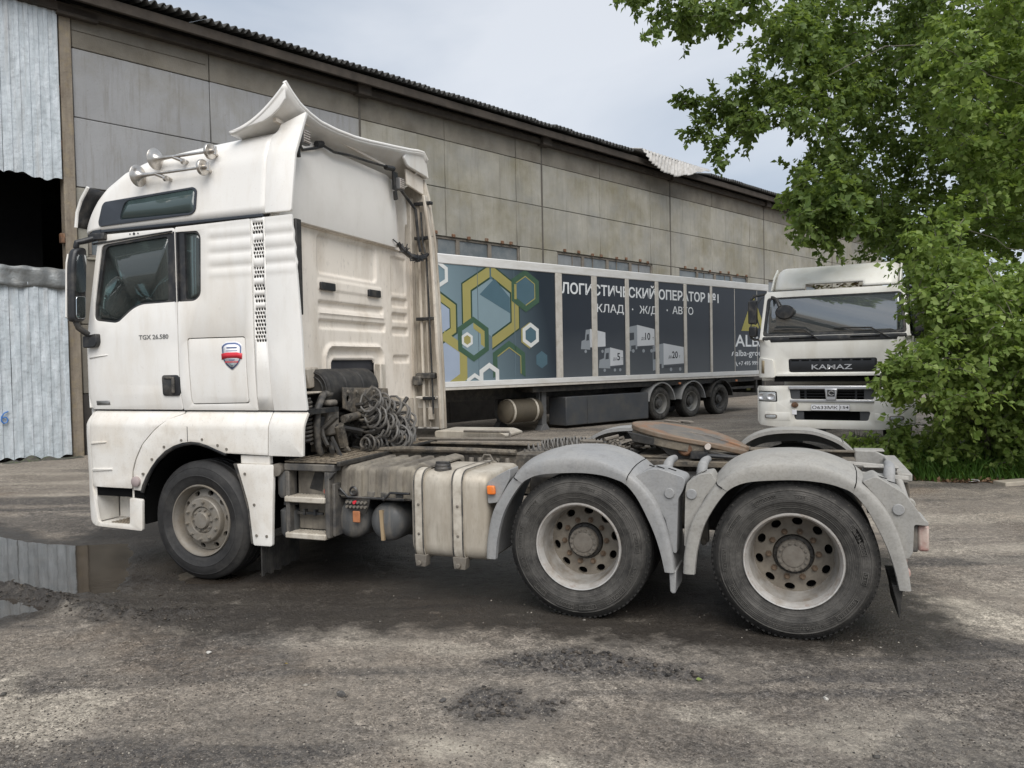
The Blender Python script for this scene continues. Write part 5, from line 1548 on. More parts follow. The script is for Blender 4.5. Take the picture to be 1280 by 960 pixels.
# upper window: dark surround and teal pane
uw = fillet([(-0.985, 3.235), (-0.955, 3.262), (0.028, 3.300), (0.058, 3.268), (0.054, 3.100), (0.012, 3.068), (-1.005, 3.047), (-1.022, 3.085)], 0.03)
ug = fillet([(-0.735, 3.225), (-0.690, 3.252), (0.015, 3.282), (0.040, 3.262), (0.036, 3.105), (0.005, 3.083), (-0.765, 3.088), (-0.768, 3.12)], 0.03)
def uwy(d):
    def f(x, z):
        fi = 0.0
        if x < -0.97:
            t = min(0.975, (-0.97-x)/0.335)
            fi = 0.17*(1-math.sqrt(1-t*t))
        return cyv(max(x, -1.0), z)+fi+d
    return f
uo = panel('upper_window', uw, m['strip'], T, yf=uwy(-0.008), cx=[-1.01, -0.99, -0.97], holes=[ug], thick=0.012, bevel=0.003)
panel('window_pane', ug, m['glass_dark'], uo, yf=uwy(-0.004), thick=0.004, bevel=0)
# marker dots over the door
mb = MB()
for x_, r_ in ((-0.655, 0.006), (-0.61, 0.011), (-0.565, 0.006)): mb.cyl((x_, 0.0, 2.955), r_, -0.006, 0.01, 'y', 10)
build(mb, 'lock_bolt', m['black'], T)
# sun visor seen past the pillar
def visor(a, b):
    y = 0.04+a*2.38
    return (-1.32-0.05*(1-(2*a-1)**2)+0.16*b**1.6, y, 3.07+0.34*b)
vz = build(MB().grid(visor, 14, 6), 'sun_visor', m['black'], T, solid=0.012)
build(MB().tube([(-1.325, 0.037, 3.07), (-1.305, 0.037, 3.20), (-1.25, 0.037, 3.31), (-1.165, 0.037, 3.412)], 0.016, 8), 'visor_edge', W_, vz)

# --- air horns: trumpet, tube, driver can, brackets
def horn(x0, x1, z, name='air_horn'):
    y = cyv(0, z)-0.075
    c = (x0, y, z)
    h = build(MB().lathe([(0.090, -0.062), (0.093, -0.058), (0.086, -0.052), (0.062, -0.044), (0.040, -0.032), (0.026, -0.010), (0.018, 0.03), (0.014, 0.10), (0.011, x1-x0), (0.0004, x1-x0)], c, 'x', 36), name, m['chrome'], T)
    build(MB().lathe([(0.090, -0.060), (0.080, -0.052), (0.05, -0.04), (0.0004, -0.03)], c, 'x', 24), 'horn_mouth', m['hub'], h)
    build(MB().lathe([(0.0004, -0.002), (0.056, 0.0), (0.064, 0.004), (0.066, 0.012), (0.066, 0.024), (0.062, 0.030), (0.024, 0.033), (0.022, 0.075), (0.0004, 0.078)], (x1, y, z), 'x', 28), 'horn_driver', m['chrome'], h)
    build(MB().tube([(x1+0.066, y, z-0.03), (x1+0.070, y, z+0.035)], 0.014, 8).tube([(x0+0.13, y, z), (x0+0.21, y+0.01, z-0.035), (x0+0.23, y+0.07, z-0.045)], 0.017, 8).lathe([(0.0004, -0.02), (0.024, -0.01), (0.024, 0.012), (0.0004, 0.02)], (x0+0.235, y+0.005, z-0.05), 'x', 12).tube([(x1+0.02, y, z), (x1+0.03, y+0.08, z-0.02)], 0.014, 8), 'horn_bracket', m['chrome'], h)
horn(-0.30, 0.205, 3.566)
horn(-0.455, 0.160, 3.432)

# --- rear wall of the cab, pressed ribs
def sdrr(y, z, y0, y1, z0, z1, r_):
    qx = abs(y-(y0+y1)/2)-(y1-y0)/2+r_; qz = abs(z-(z0+z1)/2)-(z1-z0)/2+r_
    return math.hypot(max(qx, 0), max(qz, 0))+min(max(qx, qz), 0)-r_
XR = 0.78
press = [(0.66, 1.70, 2.595, 2.93, 0.05, -0.022), (0.66, 1.84, 2.335, 2.40, 0.03, -0.010),
         (0.66, 1.80, 2.265, 2.325, 0.025, -0.030), (0.66, 1.82, 2.115, 2.205, 0.03, -0.030), (0.66, 1.82, 2.40, 2.48, 0.03, 0.012), (0.66, 1.80, 2.33, 2.265, 0.02, 0)]
press = [(0.66, 1.68, 2.600, 2.96, 0.06, -0.022), (0.66, 1.80, 2.290, 2.375, 0.03, -0.030), (0.66, 1.83, 2.115, 2.210, 0.03, -0.030), (0.655, 1.78, 2.455, 2.57, 0.03, 0.010), (0.655, 1.81, 2.24, 2.28, 0.02, 0.012),
         (1.96, 2.29, 2.52, 2.92, 0.03, -0.015), (1.96, 2.31, 2.385, 2.49, 0.03, -0.026), (1.96, 2.31, 2.235, 2.335, 0.03, -0.026), (1.96, 2.32, 2.09, 2.185, 0.03, -0.026), (1.97, 2.33, 1.80, 1.89, 0.03, -0.02)]
AR = (0.72, 1.78, 1.2, 1.985, 0.14)
AI = (0.86, 1.62, 1.2, 1.84, 0.05)
def rear_x(y, z):
    x = XR
    for (a, b, c_, d, r_, h_) in press:
        s_ = sdrr(y, z, a, b, c_, d, r_)
        t = min(1, max(0, -s_/0.022))
        x += h_*t*t*(3-2*t)
    s_ = sdrr(y, z, AR[0], AR[1], AR[2], AR[3], AR[4])
    x += 0.030*max(0, 1-abs(s_+0.015)/0.030)
    t = min(1, max(0, -(s_+0.03)/0.03)); x -= 0.030*t
    s_ = sdrr(y, z, AI[0], AI[1], AI[2], AI[3], AI[4])
    x += 0.028*max(0, 1-abs(s_-0.02)/0.030)
    return x
NY, NZ = 170, 126
ys = [0.05+2.36*i/NY for i in range(NY+1)]
zs = [1.42+1.60*j/NZ for j in range(NZ+1)]
mb = MB()
vid = {}
fs = []
for j, z in enumerate(zs):
    for i, y in enumerate(ys):
        mb.v.append((rear_x(y, z), y, z))
for j in range(NZ):
    for i in range(NY):
        yc_, zc_ = (ys[i]+ys[i+1])/2, (zs[j]+zs[j+1])/2
        if sdrr(yc_, zc_, *AI) < 0: continue
        if zc_ < 1.72 and yc_ < 0.62: continue
        a = j*(NY+1)+i
        mb.f.append((a, a+1, a+NY+2, a+NY+1))
rear = build(mb, 'rear_wall', m['cream'], T, angle=60)
for a, b in ((0.674, 0.896), (1.480, 1.700)):
    build(MB().prism(fillet([(a, 2.46), (b, 2.46), (b, 2.53), (a, 2.53)], 0.015), 'yz', XR+0.004, XR+0.035), 'rubber_pad', m['black'], rear, bevel=0.006)
# upper rear wall, standing proud of the pressed lower wall
zt_ = 3.705
uo_ = fillet([(0.07, 2.998), (2.02, 2.998), (1.955, 3.62), (1.83, zt_), (0.36, zt_), (0.16, 3.66)], [0.01, 0.03, 0.06, 0.05, 0.08, 0.05])
panel('upper_rear_wall', uo_, m['cream_clean'], T, yf=0.845, thick=0.10, bevel=0.03, pl='yz')
build(MB().prism([(1.90, 3.02), (2.42, 3.02), (2.40, 3.70), (1.80, 3.70)], 'yz', 0.60, 0.64), 'upper_rear_wall', m['cream_clean'], T)
build(MB().box(0.72, 0.80, 2.395, 2.47, 1.10, 3.60), 'rear_corner', m['cream_dirty'], T, bevel=0.01)
build(MB().box(0.745, 0.80, 0.10, 2.36, 2.985, 3.016), 'wall_seam', m['cream'], T)
# far fairing: inner face, ribs, black straps, conduit
ff_o = [(0.60, 3.70), (0.93, 3.80), (0.985, 3.60), (1.05, 3.12), (1.085, 2.5), (1.115, 1.72), (1.13, 1.085), (0.79, 1.085), (0.60, 2.98)]
ff = panel('far_fairing', ff_o, m['cream_dirty'], T, yf=2.475, thick=0.03)
build(MB().prism([(0.985, 3.60), (1.055, 3.12), (1.09, 2.5), (1.12, 1.72), (1.135, 1.085), (1.10, 1.085), (1.085, 1.72), (1.055, 2.5), (1.02, 3.12), (0.95, 3.60)], 'xz', 2.36, 2.44), 'fairing_flange', m['cream_dirty'], ff, bevel=0.01)
build(MB().bar((0.90, 2.43, 1.10), (0.87, 2.43, 3.55), 0.03, 0.03).bar((0.97, 2.425, 1.10), (0.94, 2.425, 3.3), 0.012, 0.02).bar((0.98, 2.425, 2.90), (1.0, 2.425, 1.8), 0.010, 0.02), 'fairing_rib', m['cream_dirty'], ff, bevel=0.006)
for z_ in (3.50, 3.13, 2.26, 1.66, 1.40):
    build(MB().box(0.84 if z_ > 1.5 else 0.9, 1.05, 2.38, 2.435, z_, z_+0.035), 'fairing_strap', m['black'], ff, bevel=0.006)
build(MB().box(0.83, 1.06, 2.36, 2.43, 1.63, 1.69).box(0.80, 0.9, 2.34, 2.40, 1.56, 1.66), 'fairing_step', m['blackdust'], ff, bevel=0.01)
build(MB().tube([(0.93, 2.38, 3.42), (0.945, 2.38, 3.1), (0.985, 2.38, 2.93), (1.0, 2.38, 2.5), (1.02, 2.38, 1.7), (1.03, 2.38, 1.25)], 0.011, 8), 'fairing_conduit', m['black'], ff)
build(MB().bar((0.80, 2.30, 1.09), (0.80, 2.30, 1.42), 0.02, 0.06).bar((0.86, 2.40, 1.42), (1.06, 2.40, 1.42), 0.02, 0.02).bar((0.99, 2.41, 1.19), (0.99, 2.41, 1.32), 0.05, 0.05), 'fairing_bracket', m['cream_dirty'], ff)

# --- roof spoiler
ty_s = [0.02, 0.10, 0.20, 0.32, 0.46, 0.70, 0.98, 1.25, 1.52, 1.80, 2.06, 2.25, 2.36, 2.44]
tz_s = [4.045, 3.975, 3.905, 3.860, 3.835, 3.833, 3.848, 3.880, 3.920, 3.960, 4.000, 4.035, 4.045, 3.99]
def spoil(a, b):
    y = 0.03+a*2.41
    zt = float(np.interp(y, ty_s, tz_s))
    xe = 0.985-0.03*(1-min(1, a*8))
    x0 = 0.40
    x = x0+(xe-x0)*b
    base = 3.735
    prof = 0.22*b+0.78*b**2.0
    side_ = 0.0
    return (x, y, base-0.02+(zt-base+0.02)*prof)
sp = build(MB().grid(spoil, 60, 16), 'roof_spoiler', W_, T, solid=0.03, angle=60)
build(MB().tube([spoil(i/60, 1.0) for i in range(61)], 0.018, 10), 'spoiler_edge', W_, sp)
# near flange: thin side cheek under the edge
ch = []
for i in range(13):
    p = spoil(0.0, i/12)
    ch.append((p[0], p[2]))
chk = ch+[(0.955, 3.905), (0.90, 3.845), (0.82, 3.79), (0.74, 3.755), (0.62, 3.735), (0.5, 3.715)]
panel('spoiler_cheek', chk, W_, sp, yf=0.028, thick=0.02, bevel=0.004)
chk2 = [(a, b) for a, b in ch]+[(0.985, 3.80), (0.80, 3.76), (0.5, 3.715)]
panel('spoiler_cheek', chk2, W_, sp, yf=2.455, thick=0.02, bevel=0.004)
build(MB().prism(fillet([(2.00, 3.975), (2.20, 4.01), (2.40, 4.03), (2.452, 3.98), (2.47, 3.80), (2.02, 3.825), (1.93, 3.90)], 0.03), 'yz', 0.945, 0.980), 'spoiler_end', W_, sp, bevel=0.012)
build(MB().prism([(2.08, 3.824), (2.465, 3.80), (2.465, 3.62), (2.10, 3.66)], 'yz', 0.90, 0.925), 'spoiler_end', m['cream'], sp, bevel=0.008)
build(MB().bar((0.80, 0.10, 3.78), (0.70, 1.9, 3.74), 0.03, 0.03).bar((0.92, 0.30, 3.80), (0.86, 1.85, 3.78), 0.02, 0.02), 'spoiler_stay', m['cream'], sp)
# work lamps, cable loom under the spoiler
def work_lamp(y, z, x=0.90):
    wl = build(MB().box(x, x+0.05, y-0.05, y+0.05, z-0.06, z+0.06), 'work_lamp', M('lamp_body', (0.13, 0.13, 0.13), 0.5), T, bevel=0.008)
    build(MB().box(x+0.05, x+0.056, y-0.043, y+0.043, z-0.05, z+0.05), 'lamp_glass', m['white_lens'], wl, bevel=0.004)
    mb = MB()
    for i in range(5): mb.box(x+0.0565, x+0.060, y-0.043, y+0.043, z-0.045+i*0.0205, z-0.041+i*0.0205)
    build(mb, 'lamp_rib', m['blackdust'], wl, smooth=False)
    build(MB().bar((x-0.02, y-0.03, z-0.07), (x-0.02, y-0.02, z-0.16), 0.03, 0.03).box(x-0.03, x, y-0.07, y+0.01, z-0.06, z+0.12), 'lamp_bracket', m['black'], wl, bevel=0.004)
work_lamp(0.235, 3.650, 0.955)
work_lamp(1.90, 3.62, 0.92)
build(MB().tube([(0.88, 0.26, 3.66), (0.86, 0.38, 3.60), (0.88, 0.52, 3.645), (0.88, 0.66, 3.70), (0.89, 0.80, 3.68), (0.90, 1.05, 3.71), (0.91, 1.35, 3.725), (0.92, 1.62, 3.745), (0.93, 1.78, 3.75), (0.93, 1.82, 3.60), (0.93, 1.86, 3.46)], 0.012, 8).tube([(0.88, 0.55, 3.69), (0.88, 0.64, 3.715)], 0.026, 8).tube([(0.92, 1.66, 3.74), (0.93, 1.80, 3.755)], 0.026, 8), 'cable_loom', m['black'], T)
build(MB().tube([(0.92, 1.96, 3.58), (0.93, 2.10, 3.50), (0.95, 2.22, 3.42), (0.96, 2.25, 3.10), (0.97, 2.27, 2.98)], 0.016, 8), 'cable_loom', m['black'], T)
pts = [(0.86, 1.98, 3.04), (0.90, 2.03, 2.97), (0.94, 2.10, 2.92), (0.97, 2.20, 2.905), (0.99, 2.32, 2.93), (1.0, 2.38, 2.97)]
cl = MB().tube(pts, [0.02, 0.028, 0.03, 0.034, 0.028, 0.02], 8)
for i in range(26):
    a = random.random(); q = Vector(pts[int(a*4)]).lerp(Vector(pts[int(a*4)+1]), random.random())
    e = q+Vector((random.uniform(-.03, .06), random.uniform(-0.10, 0.10), random.uniform(-0.07, 0.05)))
    cl.tube([q, (q+e)/2+Vector((0.02, 0, -0.015)), e], 0.007, 5)
build(cl, 'cable_bundle', m['black'], T)

# --- mirror with arms
mh = build(MB().prism(fillet([(-0.215, 2.205), (-0.075, 2.215), (-0.045, 2.87), (-0.165, 2.845), (-0.200, 2.70)], 0.05), 'yz', -1.185, -1.105), 'wing_mirror', m['black'], T, bevel=0.02)
build(MB().prism(fillet([(-0.219, 2.25), (-0.209, 2.24), (-0.178, 2.80), (-0.197, 2.72)], 0.004), 'yz', -1.188, -1.172), 'mirror_cover', W_, mh, bevel=0.003)
build(MB().prism(fillet([(-0.178, 2.46), (-0.078, 2.47), (-0.062, 2.80), (-0.155, 2.79)], 0.03), 'yz', -1.1035, -1.099), 'mirror_glass', m['mirror'], mh)
build(MB().prism(fillet([(-0.185, 2.235), (-0.090, 2.24), (-0.082, 2.435), (-0.180, 2.43)], 0.03), 'yz', -1.1035, -1.096), 'mirror_glass', m['mirror'], mh, bevel=0.004)
build(MB().tube([(-1.15, -0.12, 2.85), (-1.14, -0.12, 2.90), (-1.12, -0.06, 2.92), (-1.02, 0.0, 2.955)], 0.028, 8).box(-1.10, -0.92, -0.04, 0.01, 2.925, 2.985), 'mirror_arm', m['black'], mh, bevel=0.008)
build(MB().tube([(-1.15, -0.15, 2.22), (-1.14, -0.13, 2.16), (-1.12, -0.05, 2.10)], 0.028, 8).prism(fillet([(-1.20, 2.09), (-1.04, 2.11), (-1.035, 2.03), (-1.06, 1.99), (-1.20, 1.985)], 0.02), 'xz', -0.045, 0.02), 'mirror_arm', m['black'], mh, bevel=0.008)
# far mirror, seen through the glass
build(MB().prism(fillet([(2.52, 2.22), (2.76, 2.22), (2.76, 2.86), (2.52, 2.86)], 0.05), 'yz', -1.25, -1.14), 'wing_mirror', m['black'], T, bevel=0.02)

# --- front wheel well and guard behind it
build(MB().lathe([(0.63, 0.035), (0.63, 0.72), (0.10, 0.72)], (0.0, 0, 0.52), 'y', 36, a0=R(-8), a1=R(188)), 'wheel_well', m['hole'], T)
gd = fillet([(0.420, 0.999), (0.782, 1.001), (0.762, 0.66), (0.748, 0.340), (0.566, 0.338), (0.530, 0.662), (0.470, 0.850)], [0.01, 0.02, 0, 0.02, 0.02, 0.05, 0.05])
g_ = panel('rear_guard', gd, m['white_low'], T, yf=-0.012, thick=0.03, bevel=0.008)
build(MB().prism([(0.375, 1.0), (0.425, 0.998), (0.475, 0.848), (0.535, 0.660), (0.570, 0.345), (0.535, 0.345), (0.505, 0.64), (0.445, 0.83)], 'xz', -0.006, 0.06), 'guard_edge', m['blackdust'], g_, bevel=0.006)
build(MB().box(0.45, 0.735, 0.0, 0.05, 1.0, 1.072), 'guard_bracket', m['white_low'], T, bevel=0.008)
mb = MB()
for p in ((0.50, 0.92), (0.585, 0.67), (0.60, 0.42), (0.70, 0.42)): mb.cyl((p[0], -0.012, p[1]), 0.012, -0.006, 0.0, 'y', 10)
build(mb, 'panel_screw', m['hub'], g_)
fl = MB()
for i in range(14):
    fl.box(0.60+random.uniform(-.01, .01), 0.615, 0.03+i*0.036, 0.062+i*0.036, 0.09+random.uniform(-0.02, 0.02), 0.36)
build(fl, 'mud_flap', m['rubber'], T)

# --- wheels
front_wheel(T, 0.0)
rear_wheel(T, 3.30)
rear_wheel(T, 4.70)
for x_, ys_ in ((0.0, (2.13,)), (3.30, (0.345, 1.80, 2.145)), (4.70, (0.345, 1.80, 2.145))):
    for y_ in ys_:
        make_tyre('inner_wheel' if x_ else 'front_wheel', m['tyre'], T, (x_, y_, 0.505), n=48)
    build(MB().lathe([(0.29, 2.30), (0.25, 2.2), (0.0005, 2.2)], (x_, 0, 0.505), 'y', 32), 'rim', m['rim'], T)
    build(MB().cyl((x_, 0, 0.505), 0.09, 0.35, 2.15).lathe([(0.0005, 0.95), (0.20, 1.0), (0.24, 1.2), (0.20, 1.42), (0.0005, 1.48)], (x_, 0, 0.505), 'y', 24), 'axle', m['chassis'], T)

# ---- chassis
CH = m['chassis']
for y_ in (0.84, 1.60):
    mb = MB()
    mb.box(-1.0, 5.15, y_, y_+0.012, 0.72, 1.015) if y_ < 1 else mb.box(-1.0, 5.15, y_+0.07, y_+0.082, 0.72, 1.015)
    mb.box(-1.0, 5.15, y_, y_+0.08, 1.0152, 1.03)
    mb.box(-1.0, 5.15, y_, y_+0.08, 0.705, 0.7198)
    rl = build(mb, 'chassis_rail', CH, T, bevel=0.004)
    mb = MB()
    g = random.Random(int(y_*10))
    for i in range(60):
        x_ = 1.3+i*0.065
        for z_ in (0.78, 0.86, 0.95):
            if g.random() < 0.55:
                mb.cyl((x_+g.uniform(-.01, .01), y_, z_), g.choice((0.010, 0.014)), -0.014, 0.0, 'y', 8)
    build(mb, 'frame_bolt', m['hub'], rl)['kind'] = 'stuff'
build(MB().tube([(1.10, 0.80, 1.035), (1.6, 0.80, 1.06), (2.2, 0.82, 1.055), (2.55, 0.83, 1.045)], 0.024, 8), 'frame_pipe', CH, T)
mb = MB()
for x_ in (1.5, 2.35, 3.0, 4.0, 5.05):
    mb.box(x_, x_+0.10, 0.853, 1.669, 0.76, 0.98)
build(mb, 'cross_member', CH, T, bevel=0.01)
mb = MB()
g = random.Random(5)
for i in range(5):
    x_ = 2.16+i*0.08
    mb.tube([(x_, 0.80, 1.0), (x_+g.uniform(-.02, .02), 0.78, 0.9), (x_, 0.80, 0.80)], g.uniform(0.012, 0.024), 8)
build(mb, 'bracket', m['hub'], T)
build(MB().cyl((0, 1.23, 0.72), 0.10, 0.9, 3.1, 'x'), 'prop_shaft', m['dark_steel'], T)
build(MB().box(-0.85, 0.75, 0.80, 1.66, 0.45, 1.25).lathe([(0.0005, 0.72), (0.26, 0.74), (0.22, 1.2), (0.16, 1.5), (0.0005, 1.52)], (0, 1.23, 0.85), 'x', 20), 'engine', m['dark_steel'], T, bevel=0.05)
build(MB().lathe([(0.0005, 0.60), (0.10, 0.62), (0.115, 0.70), (0.115, 1.70), (0.10, 1.78), (0.0005, 1.80)], (0.55, 0, 0.42), 'y', 24), 'silencer', m['dark_steel'], T)
# engine bay seen behind the cab
dr = MB()
dr.lathe([(0.0005, 0.46), (0.08, 0.46), (0.160, 0.465), (0.178, 0.48), (0.178, 0.70), (0.170, 0.71), (0.170, 0.735), (0.178, 0.745), (0.178, 0.98), (0.170, 0.99), (0.170, 1.015), (0.178, 1.025), (0.178, 1.27), (0.172, 1.285), (0.0005, 1.29)], (0.83, 0, 1.585), 'y', 36)
dr.lathe([(0.158, 0.458), (0.150, 0.45), (0.142, 0.458)], (0.83, 0, 1.585), 'y', 36).lathe([(0.12, 0.458), (0.112, 0.45), (0.104, 0.458)], (0.83, 0, 1.585), 'y', 36)
build(dr, 'intake_drum', m['rubber'], T, angle=30)
bp = panel('bracket_plate', [(0.60, 1.60), (1.36, 1.565), (1.40, 1.30), (1.20, 1.30), (1.15, 1.36), (0.72, 1.38), (0.60, 1.42)], CH, T, yf=1.06, thick=0.02, pl='yz',
           holes=[[(0.67+0.028*math.cos(R(a)), 1.50+0.028*math.sin(R(a))) for a in range(0, 360, 36)], [(1.25+0.018*math.cos(R(a)), 1.48+0.018*math.sin(R(a))) for a in range(0, 360, 36)]])
mb = MB()
for p in ((0.66, 1.56), (0.80, 1.555), (0.93, 1.555), (1.10, 1.545), (1.25, 1.535), (1.32, 1.45), (0.85, 1.43), (1.05, 1.42)):
    mb.cyl((1.06, p[0], p[1]), 0.014, 0, 0.014, 'x', 8)
build(mb, 'plate_bolt', m['hub'], bp)['kind'] = 'stuff'
build(MB().tube([(0.98, 0.42, 1.55), (1.0, 0.36, 1.52), (1.0, 0.30, 1.44), (1.0, 0.28, 1.30), (1.0, 0.29, 1.12), (1.0, 0.33, 1.06)], 0.03, 10).tube([(0.98, 0.42, 1.55), (0.98, 0.52, 1.55)], 0.03, 10), 'grab_rail', m['blackdust'], T)
build(MB().tube([(1.08, 0.56, 1.33), (1.08, 0.95, 1.36)], 0.035, 10).tube([(1.05, 0.52, 1.28), (1.04, 0.60, 1.10)], 0.05, 8), 'coolant_pipe', CH, T)
build(MB().box(0.90, 1.04, 0.40, 0.56, 1.20, 1.44).box(0.92, 1.045, 0.42, 0.54, 1.45, 1.50), 'valve_block', m['hub'], T, bevel=0.02)
build(MB().box(1.02, 1.045, 0.43, 0.53, 1.40, 1.43), 'valve_label', M('pinkish_label', (0.42, 0.27, 0.24), 0.6), T)
def helix(cx_, cy_, z0, z1, r_, turns, axis_='z', wob=0, seed=0, n=14):
    g = random.Random(seed)
    pts_ = []
    k_ = int(turns*n)
    for i in range(k_+1):
        t = i/k_
        a = 2*math.pi*turns*t
        pts_.append((cx_+r_*math.cos(a), cy_+r_*math.sin(a), z0+(z1-z0)*t))
    return pts_
def coil_along(path, r_, turns, thick, n=12, seed=0, wob=0.2):
    """spiral hose whose axis follows a polyline"""
    g = random.Random(seed)
    P = [Vector(p) for p in path]
    lens = [0]
    for a, b in zip(P[:-1], P[1:]): lens.append(lens[-1]+(b-a).length)
    k_ = int(turns*n)
    pts_ = []
    for i in range(k_+1):
        d = lens[-1]*i/k_
        j = max(0, min(len(P)-2, sum(1 for q in lens if q <= d)-1))
        t = (d-lens[j])/(lens[j+1]-lens[j])
        p = P[j].lerp(P[j+1], t)
        tg = (P[min(j+2, len(P)-1)]-P[max(j-1, 0)]).normalized()
        u = tg.cross(Vector((0.3, 0.2, 1))).normalized(); w = tg.cross(u)
        a = 2*math.pi*turns*i/k_
        rr = r_*(1+wob*math.sin(a*0.37+seed)+0.5*wob*math.sin(a*0.11+seed*2))
        pts_.append(p+u*rr*math.cos(a)+w*rr*math.sin(a))
    return pts_
build(MB().tube(helix(0.92, 0.24, 1.15, 1.52, 0.05, 11), 0.012, 6), 'cab_spring', m['coil_dark'], T)
build(MB().tube(helix(0.80, 0.62, 1.05, 1.45, 0.055, 12), 0.013, 6), 'cab_spring', m['coil_dark'], T)
build(MB().tube(coil_along([(1.12, 0.86, 1.42), (1.16, 0.92, 1.20), (1.14, 0.98, 1.06)], 0.09, 10, 0.01, seed=9), 0.014, 6), 'bellows_hose', m['coil_dark'], T)
for i, (pth, rr, tn, mt) in enumerate((
        ([(1.20, 0.78, 1.50), (1.24, 0.92, 1.44), (1.26, 1.10, 1.40), (1.28, 1.28, 1.26), (1.28, 1.36, 1.16)], 0.085, 13, 'coil_grey'),
        ([(1.22, 0.74, 1.36), (1.27, 0.86, 1.30), (1.30, 1.02, 1.26), (1.30, 1.20, 1.16), (1.26, 1.32, 1.10)], 0.080, 12, 'coil_grey'),
        ([(1.24, 0.84, 1.24), (1.30, 0.98, 1.18), (1.33, 1.10, 1.12), (1.30, 1.26, 1.10)], 0.075, 9, 'coil_grey'),
        ([(1.17, 0.80, 1.42), (1.20, 1.00, 1.32), (1.22, 1.22, 1.20)], 0.10, 9, 'coil_dark'),
        ([(1.34, 1.02, 1.13), (1.33, 1.14, 1.10)], 0.085, 5, 'coil_grey'),
        ([(1.2, 0.66, 1.12), (1.24, 0.78, 1.10), (1.26, 0.9, 1.09)], 0.05, 7, 'coil_dark'))):
    build(MB().tube(coil_along(pth, rr, tn, 0.01, seed=i*3+1, wob=0.3), 0.0105, 6), 'coiled_hose', m[mt], T)
build(MB().tube([(1.15, 0.78, 1.52), (1.20, 0.84, 1.60), (1.20, 0.92, 1.58), (1.18, 0.90, 1.50), (1.18, 0.82, 1.47), (1.16, 0.78, 1.52)], 0.011, 6).tube([(1.13, 0.90, 1.45), (1.22, 1.06, 1.47), (1.25, 1.20, 1.36), (1.24, 1.25, 1.22)], 0.016, 8), 'air_line', m['coil_dark'], T)
g = random.Random(3)
mb = MB()
for i in range(34):
    p = Vector((g.uniform(0.80, 1.08), g.uniform(0.30, 1.5), g.uniform(1.05, 1.45)))
    mb.tube([p, p+Vector((g.uniform(-.1, .1), g.uniform(-.15, .15), g.uniform(-.12, .12))), p+Vector((g.uniform(-.2, .2), g.uniform(-.2, .2), g.uniform(-.2, .1)))], g.uniform(0.008, 0.03), 6)
build(mb, 'engine_pipe', m['dark_steel'], T)
build(MB().box(0.70, 0.76, 0.25, 2.38, 0.95, 1.72).box(0.5, 0.7, 0.2, 2.2, 1.35, 1.40), 'cab_bulkhead', m['dark_steel'], T)
build(MB().prism([(0.80, 1.05), (0.94, 1.05), (0.90, 1.40), (0.84, 1.42)], 'xz', 0.46, 0.58).prism([(0.86, 1.05), (1.12, 1.05), (1.0, 1.20), (0.95, 1.32)], 'xz', 0.585, 0.62), 'cab_mount', CH, T, bevel=0.01)
build(MB().prism([(0.80, 1.05), (1.06, 1.05), (1.04, 1.45), (0.88, 1.48), (0.80, 1.40)], 'xz', 1.75, 1.80).tube([(1.06, 1.74, 1.36), (1.12, 1.72, 1.28), (1.13, 1.72, 1.05)], 0.015, 8), 'cab_mount', m['cream_dirty'], T, bevel=0.01)
build(MB().box(0.80, 0.87, 1.56, 1.66, 1.48, 1.80).prism([(1.52, 1.28), (1.66, 1.28), (1.64, 1.50), (1.56, 1.50)], 'yz', 0.815, 0.885), 'cab_latch', m['cream_dirty'], T, bevel=0.01)
build(MB().prism([(0.30, 1.76), (0.52, 1.78), (0.62, 1.70), (0.60, 1.62), (0.40, 1.60), (0.36, 1.70)], 'yz', 0.79, 0.86).box(0.80, 0.95, 0.22, 0.56, 1.555, 1.575), 'cab_bracket', m['cream_dirty'], T, bevel=0.01)

# ---- deck behind the cab: plank by plank, with worn edge angle
def deck_strip(x0, x1):
    return build(MB().box(x0, x1, 0.03, 1.93, 1.020, 1.032), 'deck_plank', m['deck'], T, bevel=0.003)
for i in range(5):
    deck_strip(0.86+i*0.098, 0.86+i*0.098+0.092)
mb = MB()
for i in range(5):
    for j in range(28):
        mb.box(0.875+i*0.098, 0.935+i*0.098, 0.06+j*0.066, 0.082+j*0.066, 1.032, 1.040)
dk = build(mb, 'deck_tread', m['deck'], T, bevel=0.003, seg=1)
dk['kind'] = 'stuff'
build(MB().box(1.352, 1.385, 0.02, 1.15, 1.000, 1.036).box(1.352, 1.38, 1.16, 1.75, 1.02, 1.045), 'deck_edge', m['dark_steel'], T, bevel=0.006)
build(MB().box(1.36, 1.95, 2.00, 2.42, 1.02, 1.045), 'deck_plank', m['cream_dirty'], T, bevel=0.01)
build(MB().prism(fillet([(1.25, 1.035), (2.0, 1.035), (2.05, 1.07), (1.95, 1.11), (1.25, 1.11)], 0.03), 'xz', 1.95, 2.42), 'far_tank', m['tank'], T, bevel=0.03)
build(MB().tube([(1.6, 1.90, 1.115), (2.08, 1.90, 1.115), (2.09, 1.90, 1.09), (2.09, 1.90, 1.03)], 0.012, 8).tube([(1.2, 1.70, 1.05), (2.3, 1.70, 1.065), (2.8, 1.70, 1.06)], 0.015, 8), 'rail_pipe', m['hub'], T)
